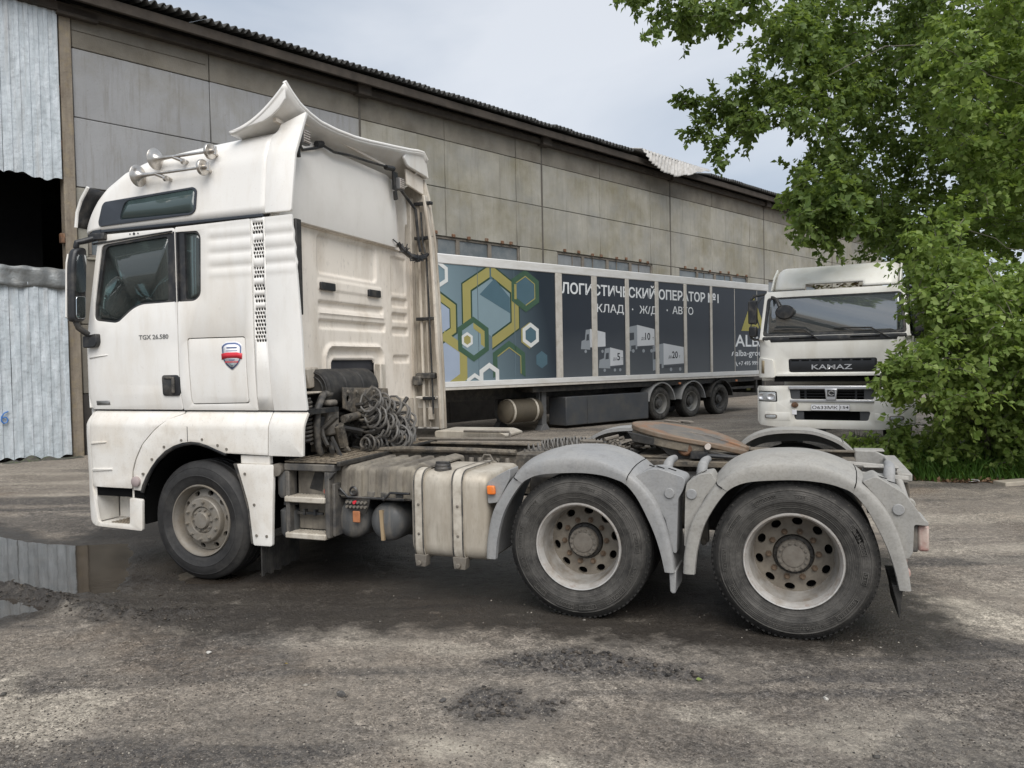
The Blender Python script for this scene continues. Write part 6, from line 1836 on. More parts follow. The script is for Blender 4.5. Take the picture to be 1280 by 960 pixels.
# ---- step unit
su = MB()
su.box(0.865, 0.905, 0.02, 0.10, 0.43, 0.955).box(1.235, 1.28, 0.02, 0.10, 0.43, 0.955)
su.box(0.862, 1.33, 0.015, 0.12, 0.956, 1.012)
su.prism([(1.235, 0.955), (1.335, 0.955), (1.28, 0.89), (1.235, 0.87)], 'xz', 0.022, 0.06)
su.box(1.281, 1.31, 0.05, 0.3, 0.44, 0.86)
step = build(su, 'step_frame', m['step_grey'], T, bevel=0.008)
build(MB().box(0.91, 1.23, 0.135, 0.15, 0.47, 0.95), 'step_back', m['dust_plastic'], step, bevel=0.004)
for z_ in (0.705, 0.415):
    build(MB().box(0.868, 1.245, 0.0, 0.14, z_, z_+0.045), 'step', m['strap'], step, bevel=0.008)
    mb = MB()
    for i in range(12): mb.box(0.88+i*0.03, 0.895+i*0.03, 0.01, 0.13, z_+0.045, z_+0.050)
    build(mb, 'step_tread', m['strap'], step, smooth=False)
build(MB().box(0.94, 1.18, 0.07, 0.09, 0.60, 0.62).box(1.0, 1.02, 0.06, 0.10, 0.595, 0.64).box(1.10, 1.12, 0.06, 0.10, 0.595, 0.64), 'step_bar', m['black'], step)
build(MB().prism([(1.02, 0.80), (1.14, 0.78), (1.16, 0.93), (1.08, 0.95)], 'xz', 0.131, 0.134), 'mud_smear', m['rubber'], step, smooth=False)
build(MB().lathe([(0.0005, -0.06), (0.05, -0.055), (0.052, 0), (0.04, 0.04), (0.04, 0.10)], (0.80, 0.05, 0.96), 'y', 20), 'filter_head', m['hub'], T)
build(MB().lathe([(0.0005, -0.12), (0.06, -0.11), (0.075, -0.08), (0.075, 0.10), (0.05, 0.12), (0.0005, 0.12)], (0.83, 0.10, 0.84), 'z', 20), 'filter', m['airtank'], T)
build(MB().lathe([(0.0005, -0.12), (0.06, -0.11), (0.08, -0.08), (0.08, 0.10), (0.05, 0.12), (0.0005, 0.12)], (0.84, 0.12, 0.52), 'z', 20).box(0.79, 0.90, 0.10, 0.2, 0.66, 0.75), 'filter', m['airtank'], T)
# ---- battery box with pleated lid
NBX = 200
def lid(a, b):
    x = 1.215+a*0.80
    rib = 0.026*(0.5+0.5*math.tanh(8*math.sin((x-1.215)/0.80*2*math.pi*6.5+0.6)))
    e = max(0, (x-1.90)/0.115)
    if b < 0.4:
        t = b/0.4
        z = 0.755+t*0.205; y = 0.135-rib+0.015*t
    elif b < 0.55:
        t = (b-0.4)/0.15*math.pi/2
        z = 0.960+(0.035)*math.sin(t)-0.0; y = 0.15-rib*(1-math.sin(t))+0.04*(1-math.cos(t))
    else:
        t = (b-0.55)/0.45
        z = 0.995-0.8*rib+0.012*t; y = 0.19+t*0.60
    return (x, y, z-0.10*e*e*(z > 0.80)*0.3)
bb = build(MB().grid(lid, NBX, 26), 'battery_box_lid', m['dust_plastic'], T, angle=50)
build(MB().prism(fillet([(1.95, 0.98), (2.01, 1.035), (2.10, 1.015), (2.10, 0.95), (2.02, 0.76), (1.95, 0.75)], 0.02), 'xz', 0.16, 0.80), 'box_end', m['dust_plastic'], bb, bevel=0.01)
build(MB().box(1.20, 1.95, 0.14, 0.80, 0.735, 0.757), 'box_tray', m['blackdust'], bb, bevel=0.006)
build(MB().box(1.30, 2.0, 0.45, 0.8, 0.40, 0.735), 'box_tray', m['dark_steel'], bb)
mb = MB()
for x_ in (1.33, 1.46, 1.60, 1.72, 1.85): mb.prism([(x_-0.03, 0.757), (x_+0.03, 0.757), (x_+0.035, 0.80), (x_-0.035, 0.80)], 'xz', 0.108, 0.122)
build(mb, 'lid_clip', m['blackdust'], bb, bevel=0.006)
build(MB().tube([(1.215, 0.10, 0.80), (1.33, 0.10, 0.815), (1.40, 0.10, 0.75), (1.9, 0.10, 0.75)], 0.010, 6).tube([(1.72, 0.095, 0.74), (1.78, 0.095, 0.80), (1.95, 0.095, 0.80)], 0.010, 6).lathe([(0.03, -0.01), (0.04, 0), (0.03, 0.01), (0.022, 0), (0.03, -0.01)], (1.45, 0.10, 0.80), 'y', 16), 'air_line', m['black'], T)
build(MB().lathe([(0.0005, -0.03), (0.025, -0.028), (0.028, 0.0), (0.018, 0.03)], (1.245, 0.06, 0.80), 'y', 12), 'drain_valve', M('dull_red_knob', (0.32, 0.08, 0.06), 0.5), T)
# ---- air tanks
for x_, r_ in ((1.38, 0.152), (1.705, 0.156)):
    a_ = build(MB().lathe([(0.0005, -0.035), (r_*0.5, -0.028), (r_*0.82, -0.008), (r_*0.96, 0.025), (r_, 0.06), (r_, 0.70), (r_*0.8, 0.74), (0.0005, 0.76)], (x_, 0.16, 0.555), 'y', 40), 'air_tank', m['airtank'], T, angle=50)
    if x_ > 1.5:
        build(MB().prism([(1.665, 0.655), (1.695, 0.655), (1.705, 0.42), (1.68, 0.42)], 'xz', 0.118, 0.14), 'tank_tape', M('tan_tape', (0.30, 0.22, 0.13), 0.7, var=0.15), a_)
build(MB().prism(fillet([(1.378, 0.735), (1.60, 0.745), (1.588, 0.69), (1.555, 0.62), (1.378, 0.665)], 0.01), 'xz', 0.095, 0.105), 'valve_panel', m['dark_steel'], T)
mb = MB()
for i in range(6):
    for j in range(2):
        mb.cyl((1.40+i*0.033, 0.095, 0.715-j*0.035), 0.011, -0.022, 0, 'y', 8)
build(mb, 'air_fitting', m['hub'], T)['kind'] = 'stuff'
build(MB().cyl((1.47, 0.095, 0.715), 0.013, -0.026, 0, 'y', 10), 'air_fitting', m['red'], T)
build(MB().box(1.445, 1.51, 0.085, 0.10, 0.555, 0.645), 'reflector', m['orange_dirty'], T, bevel=0.006)
# ---- fuel tank with straps
def tank_sec(x, inset=0.0):
    return fillet([(0.03+inset, 0.335+inset), (0.03+inset, 0.985-inset), (0.74-inset, 0.985-inset), (0.74-inset, 0.335+inset)], 0.11, 6)
mb = MB()
secs = []
for x_, i_ in ((1.985, 0.05), (1.992, 0.022), (2.005, 0.008), (2.025, 0.0), (2.585, 0.0), (2.605, 0.008), (2.618, 0.022), (2.625, 0.05)):
    secs.append([(x_, y, z) for y, z in tank_sec(x_, i_)])
n_ = len(secs[0])
mb.add([p for s_ in secs for p in s_], [(i*n_+j, i*n_+(j+1) % n_, (i+1)*n_+(j+1) % n_, (i+1)*n_+j) for i in range(len(secs)-1) for j in range(n_)]+[tuple(range(n_)), tuple(range((len(secs)-1)*n_, len(secs)*n_))])
ftk = build(mb, 'fuel_tank', m['tank'], T, angle=50)
def strap(x0, x1):
    o_ = fillet([(0.015, 0.32), (0.015, 1.0), (0.755, 1.0), (0.755, 0.32)], 0.12, 6)
    i_ = fillet([(0.029, 0.334), (0.029, 0.986), (0.741, 0.986), (0.741, 0.334)], 0.11, 6)
    k_ = len(o_)
    mb = MB()
    mb.add([(x0, *p) for p in o_]+[(x1, *p) for p in o_]+[(x0, *p) for p in i_]+[(x1, *p) for p in i_],
           [(j, (j+1) % k_, k_+(j+1) % k_, k_+j) for j in range(k_)]+[(j, (j+1) % k_, 2*k_+(j+1) % k_, 2*k_+j) for j in range(k_)]+[(k_+j, k_+(j+1) % k_, 3*k_+(j+1) % k_, 3*k_+j) for j in range(k_)])
    s_ = build(mb, 'tank_strap', m['strap'], ftk, angle=40)
    e = MB()
    for xx in (x0-0.006, x1-0.006):
        e.add([(xx, *p) for p in [(a, b) for a, b in fillet([(0.011, 0.316), (0.011, 1.004), (0.759, 1.004), (0.759, 0.316)], 0.12, 6)]]+[(xx+0.012, *p) for p in fillet([(0.011, 0.316), (0.011, 1.004), (0.759, 1.004), (0.759, 0.316)], 0.12, 6)],
              [(j, (j+1) % k_, k_+(j+1) % k_, k_+j) for j in range(k_)])
    build(e, 'strap_edge', m['blackdust'], s_)
    mb = MB()
    for z_ in (0.52, 0.74): mb.cyl(((x0+x1)/2, 0.015, z_), 0.011, -0.008, 0.0, 'y', 8)
    mb.prism([(x0-0.01, 0.36), (x1+0.02, 0.36), (x1+0.01, 0.27), (x0, 0.27)], 'xz', 0.02, 0.10)
    mb.cyl(((x0+x1)/2, 0.015, 0.30), 0.02, -0.02, 0.0, 'y', 8)
    build(mb, 'strap_bolt', m['hub'], s_, bevel=0.004)['kind'] = 'stuff'
strap(2.03, 2.10)
strap(2.345, 2.425)
build(MB().lathe([(0.066, -0.01), (0.066, 0.012), (0.060, 0.014), (0.060, 0.034), (0.054, 0.040), (0.0005, 0.042)], (2.205, 0.16, 0.992), 'z', 24).box(2.15, 2.26, 0.145, 0.175, 1.028, 1.048), 'tank_cap', m['black'], ftk, bevel=0.005)
build(MB().lathe([(0.05, 0.0), (0.05, 0.015), (0.03, 0.02), (0.0005, 0.022)], (2.38, 0.55, 0.985), 'z', 16).tube([(2.33, 0.60, 1.0), (2.36, 0.60, 1.05), (2.41, 0.60, 1.05), (2.44, 0.60, 1.0)], 0.008, 6), 'level_sender', m['hub'], ftk)
build(MB().prism(fillet([(2.622, 0.925), (2.70, 0.975), (2.80, 1.03), (2.80, 0.96), (2.73, 0.83), (2.70, 0.78), (2.625, 0.77)], 0.015), 'xz', 0.02, 0.20), 'fender_bracket', m['fender'], T, bevel=0.012)
build(MB().prism(fillet([(2.628, 0.905), (2.688, 0.905), (2.694, 0.842), (2.632, 0.84)], 0.014), 'xz', -0.012, 0.02), 'side_marker', m['orange'], T, bevel=0.008)

# ---- mudguards: swept shells in three pieces
def smooth_path(pts, n=10):
    out_ = []
    P = [Vector(p) for p in pts]
    for i in range(len(P)-1):
        p0, p1, p2, p3 = P[max(0, i-1)], P[i], P[i+1], P[min(len(P)-1, i+2)]
        for k_ in range(n):
            t = k_/n
            out_.append(0.5*((2*p1)+(-p0+p2)*t+(2*p0-5*p1+4*p2-p3)*t*t+(-p0+3*p1-3*p2+p3)*t*t*t))
    out_.append(P[-1])
    return out_
F_O = [(-0.680, 0.380), (-0.668, 0.530), (-0.622, 0.720), (-0.535, 0.870), (-0.470, 0.960), (-0.375, 1.045), (-0.265, 1.095), (-0.135, 1.118), (0.02, 1.124), (0.155, 1.112), (0.28, 1.068), (0.365, 1.020), (0.455, 0.945), (0.535, 0.845), (0.595, 0.715), (0.640, 0.545), (0.662, 0.380)]
F_I = [(-0.608, 0.380), (-0.590, 0.530), (-0.548, 0.690), (-0.485, 0.815), (-0.405, 0.925), (-0.335, 0.975), (-0.250, 1.002), (-0.120, 1.016), (0.04, 1.023), (0.18, 1.012), (0.275, 0.988), (0.345, 0.955), (0.418, 0.870), (0.480, 0.755), (0.535, 0.630), (0.575, 0.50), (0.600, 0.380)]
SO, SI = smooth_path(F_O, 6), smooth_path(F_I, 6)
NS = len(SO)
def fender_piece(cx_, i0, i1, ysgn, y0, drop=0.0, w=0.56):
    secs = []
    for i in range(i0, i1+1):
        o_, q = SO[i], SI[i]
        d = (o_-q).normalized()
        top = max(0, min(1, (o_.y-0.72)/0.3))
        rise = 0.048*top
        ring_ = []
        def P(rad_vec, y): ring_.append((cx_+rad_vec.x, y0+ysgn*y, rad_vec.y))
        P(q-d*0.004, 0.035); P(q, 0.0)
        P(q+(o_-q)*0.5, -0.005); P(o_-d*0.014, -0.003); P(o_-d*0.003, 0.004); P(o_+d*0.002, 0.016)
        P(o_+d*rise*0.6, 0.11); P(o_+d*rise*0.9, 0.22); P(o_+d*rise, w*0.7); P(o_+d*rise*0.9, w)
        P(o_+d*rise*0.9-d*0.03, w); P(o_+d*(rise*0.9-0.03), w*0.5); P(o_-d*0.03, 0.05)
        secs.append(ring_)
    n_ = len(secs[0])
    mb = MB()
    mb.add([p for s_ in secs for p in s_], [(i*n_+j, i*n_+(j+1) % n_, (i+1)*n_+(j+1) % n_, (i+1)*n_+j) for i in range(len(secs)-1) for j in range(n_)]+[tuple(range(n_)), tuple(range((len(secs)-1)*n_, len(secs)*n_))])
    return mb
IA, IB = 25, 66
def fender(cx_, ysgn, y0, mat, far=False):
    f_ = build(fender_piece(cx_, IA, IB, ysgn, y0-ysgn*0.005), 'mudguard', mat, T, angle=34)
    build(fender_piece(cx_, 0, IA, ysgn, y0), 'mudguard_end', mat, f_, angle=45)
    build(fender_piece(cx_, IB, NS-1, ysgn, y0), 'mudguard_end', mat, f_, angle=45)
    for i_ in (IA, IB):
        sec = fender_piece(cx_, i_, i_+1, ysgn, y0-ysgn*0.0062).v[2:10]
        build(MB().tube(sec, 0.0032, 6), 'mudguard_seam', m['hole'], f_)
    return f_
f1 = fender(3.30, 1, -0.02, m['fender'])
f2 = fender(4.70, 1, -0.02, m['fender_dust'])
fender(3.30, -1, 2.48, m['fender'])
fender(4.70, -1, 2.48, m['fender_dust'])
build(MB().prism(fillet([(3.70, 1.005), (3.80, 1.055), (3.86, 1.060), (4.020, 1.010), (4.035, 0.985), (4.020, 0.925), (3.985, 0.86), (3.972, 0.50), (3.950, 0.50), (3.90, 0.72), (3.80, 0.90)], 0.015), 'xz', 0.03, 0.26), 'guard_housing', m['fender'], f1, bevel=0.016)
build(MB().prism(fillet([(4.235, 0.985), (4.20, 1.045), (4.13, 1.03), (4.045, 0.975), (4.035, 0.93), (4.030, 0.82), (4.022, 0.55), (4.04, 0.55), (4.08, 0.72), (4.16, 0.88)], 0.015), 'xz', 0.03, 0.26), 'guard_housing', m['fender_dust'], f2, bevel=0.016)
re_ = build(MB().prism(fillet([(5.10, 1.02), (5.18, 1.055), (5.335, 0.955), (5.405, 0.855), (5.435, 0.800), (5.462, 0.79), (5.462, 0.765), (5.385, 0.770), (5.378, 0.60), (5.355, 0.56), (5.31, 0.56), (5.285, 0.72), (5.22, 0.88)], 0.015), 'xz', 0.03, 0.34), 'guard_housing', m['fender_dust'], f2, bevel=0.016)
for (x_, z_, par) in ((3.93, 0.90, f1), (4.075, 0.90, f2), (5.30, 0.858, f2)):
    build(MB().cyl((x_, 0.03, z_), 0.034, -0.012, 0.02, 'y', 20), 'guard_plug', m['fender'], par, bevel=0.004)
mb = MB()
for x_, y_, z_ in ((3.86, 0.10, 1.062), (3.93, 0.16, 1.040), (3.80, 0.16, 1.058), (4.14, 0.12, 1.034), (4.10, 0.2, 1.01), (5.22, 0.14, 1.035), (5.28, 0.20, 0.998)):
    mb.obox((x_, y_, z_), (0.055, 0.018, 0.004), Matrix.Rotation(R(17 if x_ < 4 or x_ > 5 else -32), 3, 'Y'))
build(mb, 'guard_slot', m['hole'], f1, smooth=False)
build(MB().prism([(3.925, 0.39), (3.972, 0.39), (3.966, 0.24), (3.945, 0.235), (3.93, 0.25)], 'xz', 0.0, 0.30), 'mud_flap', m['fender'], T, bevel=0.006)
build(MB().prism([(5.262, 0.40), (5.325, 0.40), (5.318, 0.34), (5.305, 0.20), (5.298, 0.20), (5.285, 0.30)], 'xz', 0.02, 0.50), 'mud_flap', m['rubber'], T, bevel=0.004)
# posts carrying the mudguards
for x_ in (3.86, 4.10, 5.28):
    build(MB().tube([(x_, 0.36, 0.88), (x_, 0.365, 1.0), (x_+0.006, 0.39, 1.045), (x_+0.012, 0.46, 1.065), (x_+0.015, 0.62, 1.06)], [0.036, 0.036, 0.035, 0.030, 0.026], 12), 'guard_post', m['fender'], T)
# air bags and dark gear between the guards
build(MB().box(3.62, 4.45, 0.55, 0.80, 0.55, 0.95).box(2.7, 3.6, 0.7, 0.83, 0.5, 0.9).box(4.5, 5.1, 0.7, 0.83, 0.5, 0.9), 'spring_pack', m['dark_steel'], T, bevel=0.03)
build(MB().box(4.10, 4.16, 0.20, 0.26, 0.55, 0.72).cyl((4.13, 0.2, 0.55), 0.02, -0.02, 0.1, 'y'), 'air_valve', m['dark_steel'], T)
build(MB().box(4.125, 4.15, 0.30, 0.31, 0.50, 0.68), 'white_tag', m['badge_white'], T)

# ---- fifth wheel
k = NT('fifth_wheel_plate')
q = k.sep(k.tc.outputs['Object'])
rad = k.math('SQRT', k.math('ADD', k.math('MULTIPLY', q[0], q[0]), k.math('MULTIPLY', q[1], q[1])))
rn = k.math('ADD', rad, k.ramp(k.noise(5, 6, 0.7), 0.3, 0.7, -0.10, 0.10))
c = k.mix(k.ramp(rn, 0.30, 0.36), (0.140, 0.130, 0.118), (0.25, 0.135, 0.075))
c = k.mix(k.ramp(rn, 0.40, 0.44), c, (0.20, 0.14, 0.095))
c = k.mix(k.ramp(k.noise(9, 6, 0.7, off=(2, 2, 2)), 0.44, 0.62, 0, 0.75), c, (0.22, 0.185, 0.145))
k.set('Base Color', c); k.set('Roughness', 0.6); k.set('Metallic', 0.25)
k.bump(k.noise(22, 6, 0.7), 0.004)
plate_m = k.m
po = []
for i in range(25):
    a = R(88)+R(184)*i/24
    po.append((0.46*math.cos(a), 0.46*math.sin(a)))
po += [(0.18, -0.42), (0.34, -0.31), (0.45, -0.18), (0.475, -0.12), (0.45, -0.085), (0.16, -0.045), (0.02, -0.045), (-0.03, 0.0), (0.02, 0.045), (0.16, 0.045), (0.45, 0.085), (0.475, 0.12), (0.45, 0.18), (0.34, 0.31), (0.18, 0.42)]
mb = MB().prism(po, 'xy', -0.020, 0.020)
for i, v in enumerate(mb.v):                       # horns bend down behind
    x, y, z = v
    if x > 0.15: z -= 0.22*(x-0.15)**1.3
    mb.v[i] = (x, y, z)
fwh = build(mb, 'fifth_wheel', plate_m, T, bevel=0.008, centre=False)
fwh.location = Vector((3.90, 1.20, 1.185))-T.location
fwh.rotation_euler = (0, R(9.5), 0)
mb = MB()
pr_ = [(p[0]*0.985, p[1]*0.985) for p in po[:25]]
mb2 = MB()
for i in range(24):
    a, b = pr_[i], pr_[i+1]
    mb2.add([(a[0], a[1], -0.02), (b[0], b[1], -0.02), (b[0]*0.97, b[1]*0.97, -0.085), (a[0]*0.97, a[1]*0.97, -0.085)], [(0, 1, 2, 3)])
o = build(MB().prism([(p[0]*0.975, p[1]*0.975) for p in po[:25]]+[(0.18, -0.40), (0.10, -0.05), (0.10, 0.05), (0.18, 0.40)], 'xy', -0.085, -0.0205), 'plate_skirt', m['chassis'], fwh, centre=False, bevel=0.006)
build(MB().prism([(-0.42, -0.02), (0.44, -0.06), (0.42, -0.10), (0.15, -0.09), (0.08, -0.14), (0.0, -0.17), (-0.08, -0.14), (-0.15, -0.09), (-0.36, -0.09)], 'xz', -0.40, -0.36), 'plate_rib', m['dark_steel'], fwh, centre=False, bevel=0.005)
build(MB().prism([(-0.42, -0.02), (0.44, -0.06), (0.42, -0.10), (0.15, -0.09), (0.08, -0.14), (0.0, -0.17), (-0.08, -0.14), (-0.15, -0.09), (-0.36, -0.09)], 'xz', 0.36, 0.40), 'plate_rib', m['dark_steel'], fwh, centre=False, bevel=0.005)
build(MB().lathe([(0.0005, -0.035), (0.045, -0.033), (0.058, -0.02), (0.058, 0.04)], (3.93, 0.80, 1.115), 'y', 20), 'pivot_pin', m['rusty'], T)
build(MB().lathe([(0.058, -0.04), (0.058, 0.02), (0.045, 0.033), (0.0005, 0.035)], (3.93, 1.63, 1.115), 'y', 20), 'pivot_pin', m['rusty'], T)
build(MB().prism([(3.62, 1.03), (3.74, 1.06), (3.85, 1.085), (3.86, 1.14), (4.0, 1.14), (4.02, 1.085), (4.2, 1.06), (4.3, 1.03)], 'xz', 0.815, 0.87).prism([(3.62, 1.03), (3.85, 1.085), (3.86, 1.14), (4.0, 1.14), (4.02, 1.085), (4.3, 1.03)], 'xz', 1.55, 1.61).box(3.55, 4.35, 0.80, 1.66, 1.031, 1.05), 'pedestal', CH, T, bevel=0.008)
build(MB().box(3.30, 4.50, 0.70, 0.80, 0.985, 1.03).box(3.30, 4.5, 1.66, 1.76, 0.985, 1.03), 'mounting_angle', CH, T, bevel=0.006)
build(MB().tube([(4.0, 0.74, 1.075), (4.20, 0.74, 1.065), (4.36, 0.74, 1.06)], 0.016, 8).box(3.98, 4.10, 0.70, 0.78, 1.05, 1.10), 'release_lever', m['black'], T)
build(MB().cyl((4.10, 0.76, 1.135), 0.022, -0.02, 0.02, 'y', 14), 'grease_cap', m['white_lens'], T)
build(MB().bar((4.36, 0.72, 1.03), (4.46, 0.74, 1.09), 0.02, 0.03).bar((4.40, 0.72, 1.085), (4.50, 0.74, 1.075), 0.02, 0.02), 'latch', m['strap'], T)
g = random.Random(11)
mb = MB()
for i in range(22):
    p = Vector((g.uniform(3.15, 3.62), g.uniform(0.9, 1.5), g.uniform(1.04, 1.12)))
    mb.tube([p, p+Vector((g.uniform(-.08, .08), g.uniform(-.1, .1), g.uniform(0, .05))), p+Vector((g.uniform(-.14, .14), g.uniform(-.14, .14), g.uniform(-.04, .03)))], g.uniform(0.008, 0.018), 6)
mb.box(2.55, 3.5, 1.0, 1.45, 1.0, 1.035)
build(mb, 'hose_tangle', m['hub'], T)
for i, pth in enumerate(([(2.55, 1.05, 1.05), (2.80, 1.10, 1.07), (3.0, 1.15, 1.085), (3.35, 1.18, 1.07)], [(2.6, 1.30, 1.06), (2.9, 1.28, 1.10), (3.2, 1.26, 1.08)])):
    build(MB().tube(coil_along(pth, 0.038, 20, 0.01, seed=i+20, wob=0.15), 0.008, 6), 'coiled_hose', m['coil_grey'], T)
# ---- tail of the frame
for y_ in (0.80, 1.62):
    build(MB().prism([(5.15, 1.035), (5.30, 1.03), (5.46, 0.955), (5.46, 0.92), (5.40, 0.90), (5.15, 0.93)], 'xz', y_, y_+0.04), 'tail_plate', m['fender_dust'], T, bevel=0.008)
build(MB().box(5.36, 5.455, 0.70, 1.76, 0.93, 0.985).box(5.15, 5.37, 0.66, 0.80, 1.02, 1.036).box(5.15, 5.37, 1.66, 1.80, 1.02, 1.036), 'tail_beam', m['fender_dust'], T, bevel=0.012)
build(MB().cyl((5.457, 0.735, 0.955), 0.022, 0, 0.006, 'x', 14), 'tail_hole', m['hole'], T)
build(MB().tube([(4.55, 0.72, 1.045), (5.0, 0.70, 1.045), (5.36, 0.70, 1.02)], 0.02, 8).tube([(4.4, 0.62, 1.02), (5.0, 0.60, 0.99), (5.42, 0.64, 0.955)], 0.024, 8), 'tail_pipe', m['fender_dust'], T)
build(MB().box(5.38, 5.42, 0.85, 1.62, 0.62, 0.92).box(5.40, 5.45, 0.80, 0.86, 0.78, 0.90).box(5.42, 5.46, 0.95, 1.5, 0.66, 0.74), 'tail_cross_member', CH, T, bevel=0.01)
build(MB().tube([(5.36, 0.60, 0.95), (5.38, 0.50, 0.86), (5.40, 0.42, 0.80)], 0.026, 10).prism([(5.33, 0.92), (5.37, 0.92), (5.43, 0.80), (5.36, 0.80)], 'xz', 0.55, 0.62).cyl((5.43, 0.62, 0.80), 0.03, -0.04, 0.04, 'y'), 'light_carrier', m['fender_dust'], T, bevel=0.006)
for y_ in (0.06, 2.02):
    tl = build(MB().box(5.375, 5.408, y_, y_+0.38, 0.598, 0.770), 'tail_light', m['blackdust'], T, bevel=0.008)
    build(MB().box(5.409, 5.470, y_+0.004, y_+0.25, 0.603, 0.762), 'red_lens', m['red_lens'], tl, bevel=0.014)
    build(MB().box(5.409, 5.466, y_+0.255, y_+0.376, 0.603, 0.762), 'clear_lens', m['white_lens'], tl, bevel=0.014)
    build(MB().box(5.470, 5.482, y_+0.10, y_+0.24, 0.63, 0.73), 'red_lens', M('deep_red_lens', (0.16, 0.03, 0.03), 0.3), tl, bevel=0.004)
build(MB().lathe([(0.0005, -0.03), (0.03, -0.02), (0.035, 0.02), (0.0005, 0.03)], (5.335, 0.05, 0.47), 'y', 14).box(5.31, 5.35, 0.06, 0.2, 0.40, 0.56), 'side_marker', m['red_lens'], T)

# ================================================================== PARKED TRUCK
KA = R(-8.45)
K = empty('parked_truck', (5.10, 11.95, 0), 'white truck facing the camera under the tree, half hidden by leaves', 'truck', rz=KA)
kw = M('cream_white_paint', (0.76, 0.745, 0.69), 0.35, var=0.03, vs=1.2, dirt=[((0.55, 0.50, 0.40), 0.4, 3, 0.56, (1, 1, 0.4))])
kg = M('black_grille', (0.014, 0.015, 0.017), 0.4, var=0.15)
def ky(x, z):
    """front surface: raked screen, rounded corners"""
    y = 0.0
    if z > 2.18: y += (z-2.18)*0.13
    e = abs(x)
    e0 = 0.86 if z < 2.16 else 0.98
    if e > e0: y += 0.55*(1-math.sqrt(max(0.02, 1-min(1, (e-e0)/0.345)**2)))*0.62
    return y
def kp(name, outline, mat, par, off=0.0, thick=0.03, bevel=0.01, holes=(), rnd=0, **kk):
    xs_ = [-1.19, -1.16, -1.12, -1.06, -1.0, -0.94, -0.86, 0.86, 0.94, 1.0, 1.06, 1.12, 1.16, 1.19]
    return panel(name, fillet(outline, rnd) if rnd else outline, mat, par, yf=lambda x, z: ky(x, z)+off, thick=thick, bevel=bevel, holes=holes, cx=xs_, cz=[2.18], **kk)
hole_ws = fillet([(-1.09, 2.24), (1.09, 2.24), (1.02, 3.065), (-1.02, 3.065)], 0.07)
kp('cab_front', [(-1.16, 1.40), (1.16, 1.40), (1.16, 2.15), (1.135, 2.22), (1.06, 3.13), (1.02, 3.19), (-1.02, 3.19), (-1.06, 3.13), (-1.135, 2.22), (-1.16, 2.15)], kw, K, holes=[hole_ws, fillet([(-0.66, 1.475), (0.655, 1.475), (0.67, 1.76), (-0.67, 1.76)], 0.05)])
gl_ = fillet([(-1.09, 2.24), (1.09, 2.24), (1.02, 3.065), (-1.02, 3.065)], 0.07)
gi_ = fillet([(-1.045, 2.295), (1.045, 2.295), (0.985, 3.035), (-0.985, 3.035)], 0.07)
wf_ = kp('screen_surround', gl_, m['black'], K, off=0.012, thick=0.012, bevel=0.003, holes=[gi_])
kp('windscreen', gi_, m['glass_screen'], K, off=0.018, thick=0.005, bevel=0)
kp('cowl', fillet([(-1.09, 2.115), (1.09, 2.115), (1.085, 2.235), (-1.085, 2.235)], 0.03), m['black'], K, off=-0.006, thick=0.02, bevel=0.006)
cb = MB()
cb.box(-1.17, -1.14, 0.34, 2.2, 1.35, 2.20); cb.box(1.14, 1.17, 0.34, 2.2, 1.35, 2.20)
cb.box(-1.13, 1.13, 2.15, 2.2, 1.35, 3.16); cb.box(-1.05, 1.05, 0.45, 2.2, 3.15, 3.19)
cb.box(-1.12, 1.12, 0.12, 2.2, 1.3, 1.4)
build(cb, 'cab_body', kw, K, bevel=0.02)
for s_ in (-1, 1):
    build(MB().add([(s_*1.16, 0.36, 2.2), (s_*1.16, 1.5, 2.2), (s_*1.08, 1.5, 3.17), (s_*1.08, 0.52, 3.17)], [(0, 1, 2, 3)]), 'side_window', m['glass'], K, solid=0.01)
    build(MB().add([(s_*1.16, 1.5, 2.2), (s_*1.16, 2.2, 2.2), (s_*1.08, 2.2, 3.17), (s_*1.08, 1.5, 3.17)], [(0, 1, 2, 3)]), 'cab_side', kw, K, solid=0.02)
build(MB().box(-1.0, 1.0, 0.45, 0.8, 2.0, 2.22), 'dashboard', m['black'], K)
for x_ in (-0.6, 0.6):
    build(MB().box(x_-0.25, x_+0.25, 1.2, 1.35, 1.9, 2.75).box(x_-0.12, x_+0.12, 1.2, 1.3, 2.76, 2.95), 'seat', m['seat'], K, bevel=0.04)
build(MB().box(-1.0, 1.0, 2.1, 2.14, 1.5, 3.1), 'cab_lining', m['seat'], K)
# upper grille with raised name
gp = kp('grille', fillet([(-0.65, 1.485), (0.645, 1.485), (0.66, 1.75), (-0.66, 1.75)], 0.05), kg, K, off=0.006, thick=0.02, bevel=0.006)
letters('lettering', 'KAMAZ', -0.305, 1.535, 0.098, 0.002, m['silver'], gp, d=0.014, bold=0.010, width=0.61)
mb = MB()
for i in range(8): mb.box(-0.62+i*0.155, -0.50+i*0.155, -0.004, 0.006, 1.715, 1.738)
build(mb, 'grille_slot', m['hole'], gp, smooth=False)
kp('bonnet_ridge', fillet([(-0.86, 1.40), (0.86, 1.40), (0.84, 1.455), (-0.84, 1.455)], 0.02), kw, K, off=-0.03, thick=0.04, bevel=0.012)
for s_ in (-1, 1):
    kp('corner_vane', fillet([(s_*1.175, 1.80), (s_*0.91, 1.74), (s_*0.88, 1.37), (s_*1.18, 1.37)], 0.03), kw, K, off=-0.035, thick=0.04, bevel=0.012)
    kp('vane_slot', [(s_*1.115, 1.74), (s_*1.06, 1.73), (s_*1.065, 1.46), (s_*1.12, 1.46)], M('slot_grime', (0.28, 0.23, 0.15), 0.8), K, off=-0.04, thick=0.004, bevel=0)
build(MB().box(-0.9, 0.9, 0.03, 0.10, 1.28, 1.40), 'bonnet_gap', m['hole'], K, smooth=False)
